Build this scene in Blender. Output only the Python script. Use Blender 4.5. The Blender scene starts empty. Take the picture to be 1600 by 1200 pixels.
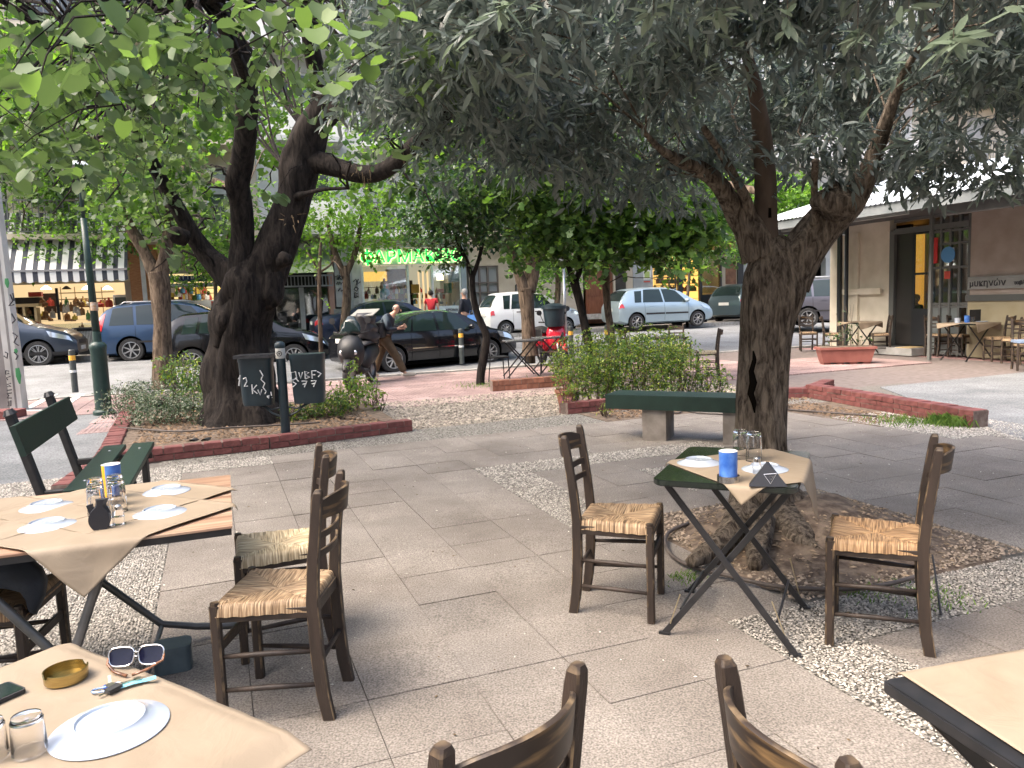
import bpy, math, random
import numpy as np
from mathutils import Vector, Matrix, noise
random.seed(7); RNG = np.random.default_rng(7)
S = bpy.context.scene
COL = S.collection
R = math.radians
# ------------------------------------------------------------------ camera
FPX, PITCH, ROLL, CH = 1200.0, R(6.2), R(2.2), 1.53
_F = Vector((0, math.cos(PITCH), -math.sin(PITCH))); _U = Vector((0, math.sin(PITCH), math.cos(PITCH))); _R = Vector((1, 0, 0))
CF = _F; CR = _R*math.cos(ROLL) - _U*math.sin(ROLL); CU = _U*math.cos(ROLL) + _R*math.sin(ROLL)
CP = Vector((0, 0, CH))
cam = bpy.data.objects.new('camera', bpy.data.cameras.new('camera')); COL.objects.link(cam)
m3 = Matrix((CR, CU, -CF)).transposed()
cam.matrix_world = Matrix.Translation(CP) @ m3.to_4x4()
cam.data.sensor_width = 36; cam.data.lens = 36*FPX/1600; cam.data.clip_start = 0.05; cam.data.clip_end = 600
S.camera = cam
# ------------------------------------------------------------------ light
w = bpy.data.worlds.new('World'); S.world = w; w.use_nodes = True
nt = w.node_tree; bg = nt.nodes['Background']
sky = nt.nodes.new('ShaderNodeTexSky'); sky.sky_type = 'NISHITA'; sky.sun_disc = False
SUN_EL, SUN_AZ = R(50), R(245)
sky.sun_elevation = SUN_EL; sky.sun_rotation = SUN_AZ; sky.dust_density = 8; sky.air_density = .85; sky.ozone_density = .6
nt.links.new(sky.outputs[0], bg.inputs[0]); bg.inputs[1].default_value = 0.15
sd = bpy.data.lights.new('sun', 'SUN'); sd.energy = .4; sd.angle = R(70); sd.color = (1, .98, .95)
so = bpy.data.objects.new('sun', sd); COL.objects.link(so)
sdir = Vector((math.sin(SUN_AZ)*math.cos(SUN_EL), math.cos(SUN_AZ)*math.cos(SUN_EL), math.sin(SUN_EL)))
so.rotation_euler = sdir.to_track_quat('Z', 'Y').to_euler(); so.location = (0, 0, 60)
S.view_settings.view_transform = 'Standard'; S.view_settings.look = 'None'; S.view_settings.gamma = 1
S.view_settings.exposure = 2.3
try: S.view_settings.use_curve_mapping = False
except Exception: pass
S.cycles.transparent_max_bounces = 16; S.cycles.max_bounces = 8; S.cycles.diffuse_bounces = 4

# ------------------------------------------------------------------ measuring helpers
def ray(u, v): return CF + CR*((u-800)/FPX) + CU*((600-v)/FPX)
def G(u, v, z=0.0):
    d = ray(u, v); return CP + d*((z-CH)/d.z)
def A(u, v, Y):
    d = ray(u, v); return CP + d*(Y/d.y)
SA = R(20); CS, SN_ = math.cos(SA), math.sin(SA)
def W(s, n, z=0.0): return Vector((s*CS - n*SN_, s*SN_ + n*CS, z))      # street frame: s along the kerb, n away from the viewer
def toSN(p): return (p[0]*CS + p[1]*SN_, -p[0]*SN_ + p[1]*CS)
def gz(n):
    t = min(1, max(0, (n-17.2)/7)); return .36*t*t*(3-2*t)

# ------------------------------------------------------------------ mesh builder
class MB:
    def __init__(s): s.v = []; s.f = []; s.m = []
    def add(s, vs, fs, m=0):
        o = len(s.v); s.v += [tuple(p) for p in vs]
        for f in fs: s.f.append(tuple(i+o for i in f)); s.m.append(m)
        return s
    def box(s, c, d, rot=None, m=0, ch=0.0):
        x, y, z = d[0]/2, d[1]/2, d[2]/2
        vs = [Vector((a*x, b*y, e*z)) for e in (-1, 1) for b in (-1, 1) for a in (-1, 1)]
        if rot is not None: vs = [rot @ p for p in vs]
        c = Vector(c)
        return s.add([p+c for p in vs], [(0,2,3,1),(4,5,7,6),(0,1,5,4),(2,6,7,3),(0,4,6,2),(1,3,7,5)], m)
    def slab(s, poly, z0, z1, m=0):
        n = len(poly)
        vs = [(p[0], p[1], z0) for p in poly] + [(p[0], p[1], z1) for p in poly]
        a = sum(poly[i][0]*poly[(i+1) % n][1]-poly[(i+1) % n][0]*poly[i][1] for i in range(n))
        up = tuple(range(n, 2*n)); dn = tuple(range(n-1, -1, -1))
        if a < 0: up = up[::-1]; dn = dn[::-1]
        sd_ = [((i), (i+1) % n, (i+1) % n+n, i+n) if a > 0 else (i+n, (i+1) % n+n, (i+1) % n, i) for i in range(n)]
        return s.add(vs, [up, dn]+sd_, m)
    def tube(s, pts, rad, seg=8, m=0, caps=True, ell=1.0, rough=0.0, seed=0):
        pts = [Vector(p) for p in pts]; n = len(pts)
        if not hasattr(rad, '__len__'): rad = [rad]*n
        vs = []; t0 = (pts[1]-pts[0]).normalized(); up = Vector((0, 0, 1)) if abs(t0.z) < .9 else Vector((0, 1, 0))
        x = t0.cross(up).normalized()
        for i in range(n):
            t = (pts[min(i+1, n-1)]-pts[max(i-1, 0)]).normalized()
            x = (x - t*x.dot(t)).normalized(); y = t.cross(x)
            for k in range(seg):
                a = 2*math.pi*k/seg; r = rad[i]
                if rough:
                    q = Vector((math.cos(a)*1.6, math.sin(a)*1.6, pts[i].z*1.3+seed))
                    r *= 1+rough*(noise.noise(q*1.3)*1.2) + rough*.45*abs(noise.noise(Vector((math.cos(a)*5, math.sin(a)*5, pts[i].z*1.5+seed))))
                vs.append(pts[i]+(x*math.cos(a)+y*math.sin(a)*ell)*r)
        fs = [(i*seg+k, i*seg+(k+1) % seg, (i+1)*seg+(k+1) % seg, (i+1)*seg+k) for i in range(n-1) for k in range(seg)]
        if caps: fs += [tuple(range(seg-1, -1, -1)), tuple(range((n-1)*seg, n*seg))]
        return s.add(vs, fs, m)
    def lathe(s, prof, seg=24, c=(0, 0, 0), m=0, axis='z', close=False):
        c = Vector(c); vs = []; n = len(prof)
        for r, z in prof:
            for k in range(seg):
                a = 2*math.pi*k/seg; p = Vector((r*math.cos(a), r*math.sin(a), z))
                if axis == 'y': p = Vector((p.x, p.z, p.y))
                if axis == 'x': p = Vector((p.z, p.x, p.y))
                vs.append(p+c)
        fs = [(i*seg+k, i*seg+(k+1) % seg, (i+1)*seg+(k+1) % seg, (i+1)*seg+k) for i in range(n-1) for k in range(seg)]
        if axis == 'y': fs = [f[::-1] for f in fs]
        return s.add(vs, fs, m)
    def bar(s, p, q, w, d, m=0, mc=None, ch=.18, side=None):
        """chamfered rectangular bar p->q; w along side, d along the other; chamfer faces take material mc"""
        p, q = Vector(p), Vector(q); t = (q-p).normalized()
        x = Vector(side) if side is not None else Vector((1, 0, 0))
        x = (x - t*x.dot(t)).normalized(); y = t.cross(x); c = ch*min(w, d)
        a, b = w/2, d/2
        o = [(a-c, -b), (a, -b+c), (a, b-c), (a-c, b), (-a+c, b), (-a, b-c), (-a, -b+c), (-a+c, -b)]
        vs = [e+x*i+y*j for e in (p, q) for i, j in o]
        k0 = len(s.f)
        s.add(vs, [(i, (i+1) % 8, (i+1) % 8+8, i+8) for i in range(8)]+[tuple(range(7, -1, -1)), tuple(range(8, 16))], m)
        if mc is not None:
            for i in (0, 2, 4, 6): s.m[k0+i] = mc
        return s
    def sweep(s, sec, rings, m=0, closed=True):
        """rings: list of functions/frames -> each list of points already computed"""
        k = len(rings[0]); vs = [p for r in rings for p in r]; n = len(rings)
        fs = [(i*k+j, i*k+(j+1) % k, (i+1)*k+(j+1) % k, (i+1)*k+j) for i in range(n-1) for j in range(k if closed else k-1)]
        if closed: fs += [tuple(range(k-1, -1, -1)), tuple(range((n-1)*k, n*k))]
        return s.add(vs, fs, m)
    def mesh(s, name, mats, smooth=False):
        me = bpy.data.meshes.new(name); me.from_pydata(s.v, [], s.f)
        if not isinstance(mats, (list, tuple)): mats = [mats]
        for a in mats: me.materials.append(a)
        if len(mats) > 1: me.polygons.foreach_set('material_index', s.m)
        if smooth:
            me.polygons.foreach_set('use_smooth', [True]*len(s.f))
            if smooth is not True:
                try: me.set_sharp_from_angle(angle=R(smooth))
                except Exception: pass
        me.update(); return me
    def build(s, name, mats, parent=None, smooth=False, loc=None, kind=None):
        return link(name, s.mesh(name, mats, smooth), parent, loc, kind)
def link(name, me, parent=None, loc=None, kind=None, rz=0, label=None):
    o = bpy.data.objects.new(name, me); COL.objects.link(o)
    if parent is not None: o.parent = parent
    if loc is not None: o.location = loc
    if rz: o.rotation_euler = (0, 0, rz)
    if kind: o['kind'] = kind
    if label: o['label'] = label
    return o
def tag(o, label, cat, group=None, kind=None):
    o['label'] = label; o['category'] = cat
    if group: o['group'] = group
    if kind: o['kind'] = kind
    return o
def thing(name, label, cat, loc=(0, 0, 0), rz=0, group=None, kind=None):
    o = bpy.data.objects.new(name, None); COL.objects.link(o); o.empty_display_size = .1
    o.location = loc; o.rotation_euler = (0, 0, rz)
    return tag(o, label, cat, group, kind)
def dup(src, loc, rz, label, group=None):
    def cp(o, par):
        c = o.copy(); COL.objects.link(c)
        if par is not None: c.parent = par
        for ch in o.children: cp(ch, c)
        return c
    r = cp(src, None); r.location = loc; r.rotation_euler = (0, 0, rz)
    r['label'] = label
    if group: r['group'] = group
    return r
def npmesh(name, verts, faces, mat, smooth=False):
    me = bpy.data.meshes.new(name); nv = len(verts); nf, k = faces.shape
    me.vertices.add(nv); me.vertices.foreach_set('co', np.asarray(verts, dtype=np.float32).ravel())
    me.loops.add(nf*k); me.loops.foreach_set('vertex_index', faces.astype(np.int32).ravel())
    me.polygons.add(nf); me.polygons.foreach_set('loop_start', np.arange(0, nf*k, k, dtype=np.int32))
    me.polygons.foreach_set('loop_total', np.full(nf, k, dtype=np.int32))
    if smooth: me.polygons.foreach_set('use_smooth', np.ones(nf, dtype=bool))
    me.materials.append(mat); me.update(calc_edges=True); me.validate(); return me
def textmesh(txt, size, depth=.01, font_offset=0, align='CENTER'):
    cu = bpy.data.curves.new('txt', 'FONT'); cu.body = txt; cu.size = size; cu.extrude = depth; cu.offset = font_offset
    cu.align_x = align; cu.align_y = 'CENTER'; cu.resolution_u = 3
    ob = bpy.data.objects.new('txt', cu); COL.objects.link(ob)
    dg = bpy.context.evaluated_depsgraph_get(); me = bpy.data.meshes.new_from_object(ob.evaluated_get(dg))
    bpy.data.objects.remove(ob); return me

# ------------------------------------------------------------------ materials
_mc = {}
def mat(name, c1, c2=None, scale=8, rough=.6, metal=0, bump=0, bscale=None, stretch=None, spec=.5, rnd=0, coat=0, detail=5, contrast=(.35, .65), trans=0, emit=None, estr=0, coord='Object', island=0):
    if name in _mc: return _mc[name]
    m = bpy.data.materials.new(name); m.use_nodes = True; N = m.node_tree; L = N.links; b = N.nodes['Principled BSDF']
    b.inputs['Roughness'].default_value = rough; b.inputs['Metallic'].default_value = metal
    b.inputs['Specular IOR Level'].default_value = spec; b.inputs['Coat Weight'].default_value = coat
    b.inputs['Transmission Weight'].default_value = trans
    tc = N.nodes.new('ShaderNodeTexCoord'); mp = N.nodes.new('ShaderNodeMapping'); L.new(tc.outputs[coord], mp.inputs[0])
    if stretch: mp.inputs['Scale'].default_value = stretch
    col = None
    if c2 is not None:
        nz = N.nodes.new('ShaderNodeTexNoise'); nz.inputs['Scale'].default_value = scale; nz.inputs['Detail'].default_value = detail; L.new(mp.outputs[0], nz.inputs[0])
        rp = N.nodes.new('ShaderNodeValToRGB'); rp.color_ramp.elements[0].position = contrast[0]; rp.color_ramp.elements[1].position = contrast[1]
        rp.color_ramp.elements[0].color = (*c1, 1); rp.color_ramp.elements[1].color = (*c2, 1); L.new(nz.outputs[0], rp.inputs[0]); col = rp.outputs[0]
    else: b.inputs['Base Color'].default_value = (*c1, 1)
    if rnd or island:
        if col is None:
            rgb = N.nodes.new('ShaderNodeRGB'); rgb.outputs[0].default_value = (*c1, 1); col = rgb.outputs[0]
        hs = N.nodes.new('ShaderNodeHueSaturation'); mr = N.nodes.new('ShaderNodeMapRange')
        a = rnd or island
        mr.inputs[3].default_value = 1-a; mr.inputs[4].default_value = 1+a
        if island: g = N.nodes.new('ShaderNodeNewGeometry'); L.new(g.outputs['Random Per Island'], mr.inputs[0])
        else: oi = N.nodes.new('ShaderNodeObjectInfo'); L.new(oi.outputs['Random'], mr.inputs[0])
        L.new(mr.outputs[0], hs.inputs['Value']); L.new(col, hs.inputs['Color']); col = hs.outputs[0]
    if col is not None: L.new(col, b.inputs['Base Color'])
    if bump:
        n2 = N.nodes.new('ShaderNodeTexNoise'); n2.inputs['Scale'].default_value = bscale or scale*4; n2.inputs['Detail'].default_value = 6; L.new(mp.outputs[0], n2.inputs[0])
        bp = N.nodes.new('ShaderNodeBump'); bp.inputs['Strength'].default_value = bump; bp.inputs['Distance'].default_value = .01
        L.new(n2.outputs[0], bp.inputs['Height']); L.new(bp.outputs[0], b.inputs['Normal'])
    if emit: b.inputs['Emission Color'].default_value = (*emit, 1); b.inputs['Emission Strength'].default_value = estr
    _mc[name] = m; return m
def leafmat(name, c1, c2, back, tr=.45, rough=.5, spec=.4, var=.35):
    m = bpy.data.materials.new(name); m.use_nodes = True; N = m.node_tree; L = N.links; b = N.nodes['Principled BSDF']; out = N.nodes['Material Output']
    g = N.nodes.new('ShaderNodeNewGeometry'); rp = N.nodes.new('ShaderNodeValToRGB')
    rp.color_ramp.elements[0].color = (*c1, 1); rp.color_ramp.elements[1].color = (*c2, 1); L.new(g.outputs['Random Per Island'], rp.inputs[0])
    mx = N.nodes.new('ShaderNodeMixRGB'); L.new(g.outputs['Backfacing'], mx.inputs[0]); L.new(rp.outputs[0], mx.inputs[1]); mx.inputs[2].default_value = (*back, 1)
    L.new(mx.outputs[0], b.inputs['Base Color']); b.inputs['Roughness'].default_value = rough; b.inputs['Specular IOR Level'].default_value = spec
    tl = N.nodes.new('ShaderNodeBsdfTranslucent'); hs = N.nodes.new('ShaderNodeHueSaturation'); hs.inputs['Value'].default_value = 1.9; hs.inputs['Saturation'].default_value = 1.15; hs.inputs['Hue'].default_value = .495
    L.new(rp.outputs[0], hs.inputs['Color']); L.new(hs.outputs[0], tl.inputs[0])
    ms = N.nodes.new('ShaderNodeMixShader'); ms.inputs[0].default_value = tr; L.new(b.outputs[0], ms.inputs[1]); L.new(tl.outputs[0], ms.inputs[2]); L.new(ms.outputs[0], out.inputs[0])
    return m
def barkmat(name, c1, c2, sc=14, bump=1.0, dist=.03):
    m = bpy.data.materials.new(name); m.use_nodes = True; N = m.node_tree; L = N.links; b = N.nodes['Principled BSDF']; b.inputs['Roughness'].default_value = .92; b.inputs['Specular IOR Level'].default_value = .15
    tc = N.nodes.new('ShaderNodeTexCoord'); mp = N.nodes.new('ShaderNodeMapping'); mp.inputs['Scale'].default_value = (1, 1, .22); L.new(tc.outputs['Object'], mp.inputs[0])
    n1 = N.nodes.new('ShaderNodeTexNoise'); n1.inputs['Scale'].default_value = sc; n1.inputs['Detail'].default_value = 8; n1.inputs['Roughness'].default_value = .65; n1.inputs['Distortion'].default_value = .6; L.new(mp.outputs[0], n1.inputs[0])
    rp = N.nodes.new('ShaderNodeValToRGB'); rp.color_ramp.elements[0].position = .38; rp.color_ramp.elements[1].position = .66
    rp.color_ramp.elements[0].color = (*c1, 1); rp.color_ramp.elements[1].color = (*c2, 1); L.new(n1.outputs[0], rp.inputs[0]); L.new(rp.outputs[0], b.inputs['Base Color'])
    bp = N.nodes.new('ShaderNodeBump'); bp.inputs['Strength'].default_value = bump; bp.inputs['Distance'].default_value = dist; L.new(n1.outputs[0], bp.inputs['Height']); L.new(bp.outputs[0], b.inputs['Normal'])
    return m
def speckmat(name, base, base2, specks, sc=130, bump=.5, rnd=0, rough=.85):
    """stone slab with fine pale and dark grains and broad stains"""
    m = bpy.data.materials.new(name); m.use_nodes = True; N = m.node_tree; L = N.links; b = N.nodes['Principled BSDF']; b.inputs['Roughness'].default_value = rough; b.inputs['Specular IOR Level'].default_value = .3
    tc = N.nodes.new('ShaderNodeTexCoord'); g = N.nodes.new('ShaderNodeNewGeometry')
    n1 = N.nodes.new('ShaderNodeTexNoise'); n1.inputs['Scale'].default_value = 1.1; n1.inputs['Detail'].default_value = 7; n1.inputs['Roughness'].default_value = .7; L.new(g.outputs['Position'], n1.inputs[0])
    rp = N.nodes.new('ShaderNodeValToRGB'); rp.color_ramp.elements[0].position = .36; rp.color_ramp.elements[1].position = .62
    rp.color_ramp.elements[0].color = (*base, 1); rp.color_ramp.elements[1].color = (*base2, 1); L.new(n1.outputs[0], rp.inputs[0])
    n2 = N.nodes.new('ShaderNodeTexNoise'); n2.inputs['Scale'].default_value = sc; n2.inputs['Detail'].default_value = 3; L.new(g.outputs['Position'], n2.inputs[0])
    r2 = N.nodes.new('ShaderNodeValToRGB'); r2.color_ramp.elements[0].position = .34; r2.color_ramp.elements[1].position = .68
    r2.color_ramp.elements[0].color = (.35, .35, .35, 1); r2.color_ramp.elements[1].color = (specks, specks, specks, 1); L.new(n2.outputs[0], r2.inputs[0])
    mx = N.nodes.new('ShaderNodeMixRGB'); mx.blend_type = 'MULTIPLY'; mx.inputs[0].default_value = .75; L.new(rp.outputs[0], mx.inputs[1]); L.new(r2.outputs[0], mx.inputs[2])
    hs = N.nodes.new('ShaderNodeHueSaturation'); oi = N.nodes.new('ShaderNodeObjectInfo'); mr = N.nodes.new('ShaderNodeMapRange'); mr.inputs[3].default_value = 1-rnd; mr.inputs[4].default_value = 1+rnd
    L.new(oi.outputs['Random'], mr.inputs[0]); L.new(mr.outputs[0], hs.inputs['Value']); L.new(mx.outputs[0], hs.inputs['Color']); L.new(hs.outputs[0], b.inputs['Base Color'])
    bp = N.nodes.new('ShaderNodeBump'); bp.inputs['Strength'].default_value = bump; bp.inputs['Distance'].default_value = .004; L.new(n2.outputs[0], bp.inputs['Height']); L.new(bp.outputs[0], b.inputs['Normal'])
    return m

MW = mat('dark_wood', (.014, .0095, .007), (.035, .023, .0165), 3, .58, bump=.25, bscale=30, stretch=(6, 6, 1))
MWW = mat('worn_wood_edge', (.03, .02, .014), (.22, .155, .085), 14, .55, contrast=(.45, .7))
MBLK = mat('black_metal', (.012, .013, .015), (.02, .02, .022), 20, .38)
MGRN = mat('green_metal', (.012, .035, .03), (.018, .045, .038), 12, .45)
MGREY = mat('grey_metal', (.10, .105, .105), (.15, .15, .15), 10, .38, metal=.6)
MSTEEL = mat('steel', (.5, .5, .5), None, rough=.25, metal=1)
MCHROME = mat('chrome', (.7, .7, .7), None, rough=.1, metal=1)
MWHITE = mat('white_paint', (.75, .75, .73), (.65, .65, .63), 5, .5)
MPORC = mat('porcelain', (.37, .42, .49), None, rough=.12, coat=.3)
MRUB = mat('rubber', (.015, .015, .016), (.025, .025, .025), 20, .7)
def glassmat(name, col=(1, 1, 1), rough=.02):
    m = bpy.data.materials.new(name); m.use_nodes = True; N = m.node_tree; b = N.nodes['Principled BSDF']
    b.inputs['Base Color'].default_value = (*col, 1); b.inputs['Transmission Weight'].default_value = 1; b.inputs['Roughness'].default_value = rough; b.inputs['IOR'].default_value = 1.45; return m
def panemat(name, tint=(.9, .95, .95), refl=.16):
    m = bpy.data.materials.new(name); m.use_nodes = True; N = m.node_tree; L = N.links; out = N.nodes['Material Output']; N.nodes.remove(N.nodes['Principled BSDF'])
    t = N.nodes.new('ShaderNodeBsdfTransparent'); t.inputs[0].default_value = (*tint, 1); gl = N.nodes.new('ShaderNodeBsdfGlossy'); gl.inputs['Roughness'].default_value = .03; gl.inputs[0].default_value = (.9, .95, 1, 1)
    lw = N.nodes.new('ShaderNodeLayerWeight'); lw.inputs[0].default_value = .25; mr = N.nodes.new('ShaderNodeMapRange'); mr.inputs[3].default_value = refl; mr.inputs[4].default_value = .9; L.new(lw.outputs['Fresnel'], mr.inputs[0])
    ms = N.nodes.new('ShaderNodeMixShader'); L.new(mr.outputs[0], ms.inputs[0]); L.new(t.outputs[0], ms.inputs[1]); L.new(gl.outputs[0], ms.inputs[2]); L.new(ms.outputs[0], out.inputs[0]); return m
MGLASS = glassmat('drinking_glass'); MPANE = panemat('window_pane'); MCARGLASS = mat('car_glass', (.012, .022, .022), None, rough=.05, spec=.5)
# ================================================================== ground
def patchz(poly, m, name, z, kind='structure'):
    mb = MB(); mb.slab([(p[0], p[1]) for p in poly], z-.05, z); return mb.build(name, m, kind=kind)
MDIRT = mat('bare_soil', (.065, .045, .032), (.19, .145, .105), 14, .95, bump=1, bscale=60)
base = MB(); 
def gp(s, n): 
    p = W(s, n); return (p.x, p.y, 0)
# earth sheet to the horizon, following the rise of the street
rows = [-120, -6, 2, 17] + [17.2+i*.5 for i in range(15)] + [30, 60, 250]
vs = []; 
for n in rows:
    for s in (-250, 250):
        p = W(s, n, gz(n)-.19); vs.append(p)
base.add(vs, [(2*i, 2*i+1, 2*i+3, 2*i+2) for i in range(len(rows)-1)])
base.build('ground', MDIRT, kind='structure')
# road
MROAD = speckmat('asphalt', (.19, .195, .20), (.28, .29, .30), 1.2, 60, .6)
rd = MB(); rows = [16.9+i*.45 for i in range(20)]
vs = []
for n in rows:
    for s in (-60, 60): vs.append(W(s, n, gz(n)-.10))
rd.add(vs, [(2*i, 2*i+1, 2*i+3, 2*i+2) for i in range(len(rows)-1)])
rd.build('road', MROAD, kind='structure')
N_KERB, N_FAR = 16.9, 25.2
MKERB = mat('kerb_stone', (.22, .215, .20), (.36, .35, .33), 9, .85, bump=.4)
MPINK = speckmat('pink_paving', (.26, .185, .175), (.38, .28, .265), 1.3, 70, .5, .14)
MCONC = speckmat('concrete_path', (.15, .16, .165), (.235, .245, .25), 1.2, 50, .4)
kb = MB(); kb2 = MB()
me_k = MB().box((0, 0, 0), (.97, .18, .16)).mesh('kerb_stone', MKERB)
kr = link('kerb', None, None, W(0, N_KERB-.09, -.07), kind='structure', rz=SA)
for i in range(-16, 22): link('kerb_stone', me_k, kr, (i*1.0, 0, random.uniform(-.006, .006)))
kf = link('far_kerb', None, None, W(0, N_FAR, .31), kind='structure', rz=SA)
for i in range(-22, 30): link('kerb_stone', me_k, kf, (i*1.0, 0, random.uniform(-.006, .006)))
# far pavement
fp = MB(); q = [W(-60, N_FAR+.09), W(60, N_FAR+.09), W(60, 45), W(-60, 45)]; fp.slab(q, .1, .385); fp.build('far_pavement', mat('far_paving', (.20, .19, .18), (.30, .28, .26), 3, .9, bump=.3), kind='structure')
# near pavement: pink tiles, the pieces laid one by one where they can be told apart
np_ = MB(); np_.slab([W(-14, 13.6), W(-2.1, 13.6), W(-2.1, 11.35), W(6.9, 11.35), W(6.9, 9.0), W(14, 9.0), W(14, N_KERB-.18), W(-14, N_KERB-.18)], -.12, -.022)
pv = np_.build('pavement', mat('tile_bed', (.12, .10, .09), (.17, .14, .13), 10, .95), kind='structure')
tl = MB(); T = .5
tl.slab([(-T/2+.006, -T/2+.006), (T/2-.006, -T/2+.006), (T/2-.006, T/2-.006), (-T/2+.006, T/2-.006)], -.03, -.004)
for k in range(8): 
    x = -T/2+.035+k*.0615; tl.slab([(x, -T/2+.012), (x+.044, -T/2+.012), (x+.044, T/2-.012), (x, T/2-.012)], -.004, .0)
tme = tl.mesh('paving_tile', MPINK)
cnt = 0; rest = []
for n10 in range(0, 11):
    for s10 in range(0, 40):
        s_, n_ = -2.0+.25+s10*T, 11.35+.25+n10*T
        if s_ > 13 or n_ > N_KERB-.2-.25: continue
        if s_ > 10.4 and n_ > 14: continue
        pix_far = n_ > 15.2
        if cnt < 290 and s_ < 12: link('paving_tile', tme, pv, W(s_, n_, random.uniform(-.003, .003)), rz=SA+random.uniform(-.004, .004)); cnt += 1
        else: rest.append((s_, n_))
rb = MB()
for s_, n_ in rest + [(-13.7+.5*i, 13.9+.5*j) for i in range(24) for j in range(6)]: 
    c = [W(s_-.244, n_-.244), W(s_+.244, n_-.244), W(s_+.244, n_+.244), W(s_-.244, n_+.244)]; rb.slab(c, -.03, 0)
rb.build('paving_tile', MPINK, pv, kind='stuff')
# restaurant forecourt: small pink cobbles
fc = MB(); fc.slab([W(6.6, 2.0), W(24, 2.0), W(24, 12.0), W(14, 16.6), W(6.92, 16.6), W(6.92, 11.3), W(6.6, 11.3)], -.1, -.026)
def cobblemat(name, c1, c2, mortar, size):
    m = bpy.data.materials.new(name); m.use_nodes = True; N = m.node_tree; L = N.links; b = N.nodes['Principled BSDF']; b.inputs['Roughness'].default_value = .85
    g = N.nodes.new('ShaderNodeNewGeometry'); mp = N.nodes.new('ShaderNodeMapping'); mp.inputs['Rotation'].default_value = (0, 0, -SA); L.new(g.outputs['Position'], mp.inputs[0])
    br = N.nodes.new('ShaderNodeTexBrick'); br.offset = .5; br.inputs['Color1'].default_value = (*c1, 1); br.inputs['Color2'].default_value = (*c2, 1); br.inputs['Mortar'].default_value = (*mortar, 1)
    br.inputs['Scale'].default_value = 1; br.inputs['Brick Width'].default_value = size; br.inputs['Row Height'].default_value = size; br.inputs['Mortar Size'].default_value = .008; L.new(mp.outputs[0], br.inputs[0])
    nz = N.nodes.new('ShaderNodeTexNoise'); nz.inputs['Scale'].default_value = 1.3; nz.inputs['Detail'].default_value = 6; L.new(g.outputs['Position'], nz.inputs[0])
    mx = N.nodes.new('ShaderNodeMixRGB'); mx.blend_type = 'OVERLAY'; mx.inputs[0].default_value = .7; L.new(br.outputs[0], mx.inputs[1]); L.new(nz.outputs[0], mx.inputs[2]); L.new(mx.outputs[0], b.inputs['Base Color'])
    bp = N.nodes.new('ShaderNodeBump'); bp.inputs['Strength'].default_value = .6; bp.inputs['Distance'].default_value = .01; bp.invert = True; L.new(br.outputs['Fac'], bp.inputs['Height']); L.new(bp.outputs[0], b.inputs['Normal'])
    return m
fc.build('forecourt', cobblemat('cobbles', (.31, .165, .155), (.39, .235, .22), (.20, .14, .135), .12), kind='structure')
# grey concrete path on the right and on the left
ge = [G(1490, 575), G(1330, 607), G(1535, 668), G(1640, 690)]
gr = MB(); gr.slab([G(1375, 605), G(1640, 578), W(20, 6), W(20, 2), G(1640, 700), G(1530, 664)], -.1, .004); gr.build('path', MCONC, kind='structure')
lp = [G(175, 640), G(95, 775), W(-2.0, 3), W(-30, 3), W(-30, 13.3), W(-3.2, 13.6)]
lp_ = MB(); lp_.slab([W(-1.72, 13.6), W(-1.40, 9.4), W(-1.35, 3), W(-30, 3), W(-30, 13.6)], -.1, -.004); lp_.build('side_path', MCONC, kind='structure')
# crossing stripes at the kerb ramp
MPAINT = mat('road_paint', (.45, .45, .43), (.6, .6, .57), 20, .8)
for (a, b_) in (((40, 640), (85, 616)), ((90, 640), (127, 616)), ((15, 642), (90, 641))):
    P, Q = G(*a), G(*b_); d = (Q-P).normalized(); sd2 = Vector((-d.y, d.x, 0))*.07
    mb = MB(); mb.slab([P-sd2, Q-sd2, Q+sd2, P+sd2], -.002, .006); mb.build('crossing_stripe', MPAINT, kind='structure')

# ------------------------------------------------------------------ plaza slabs
PA = R(21); pc, ps = math.cos(PA), math.sin(PA); PO = G(738, 732)           # origin: outer corner of the white pebble band
def P2(a, b, z=0): return Vector((PO.x + a*pc - b*ps, PO.y + a*ps + b*pc, z))   # a along the band, b away from the viewer
def toP(p): d = Vector((p[0]-PO.x, p[1]-PO.y)); return (d.x*pc+d.y*ps, -d.x*ps+d.y*pc)
MSLAB = speckmat('plaza_stone', (.180, .158, .136), (.265, .240, .210), 1.35, 120, .8, .07)
MBED = mat('slab_bed', (.11, .10, .088), (.16, .15, .132), 30, .95, bump=.6)
bed = MB(); bed.slab([P2(-7, -9.5), P2(8, -9.5), P2(8, 2.45), P2(-7, 2.45)], -.12, -.012)
plaza = bed.build('plaza', MBED, kind='structure')
C4 = .42
def inb(i, j):            # cell (column i, row j): what lies there
    # returns 'slab', 'peb' or None
    if j >= 4: return None
    if i <= -7: return 'peb' if j < 4 else None
    if j == 3 and i < -4: return 'peb'
    if i == 0 and -5 <= j <= -1: return 'peb'
    if 1 <= i <= 5 and j == -1: return 'peb'
    if i in (3,) and j == -3: return 'peb'
    if i == 3 and j == -4: return 'peb'
    if i == 0 and j <= -10: return 'peb'
    if 0 <= i <= 14 and j == -10: return 'peb'
    if 1 <= i <= 4 and -9 <= j <= -6: return 'pit'
    if i >= 11 + (1 if j < -3 else 0): return 'peb' if i <= 13 else None
    return 'slab'
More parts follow.
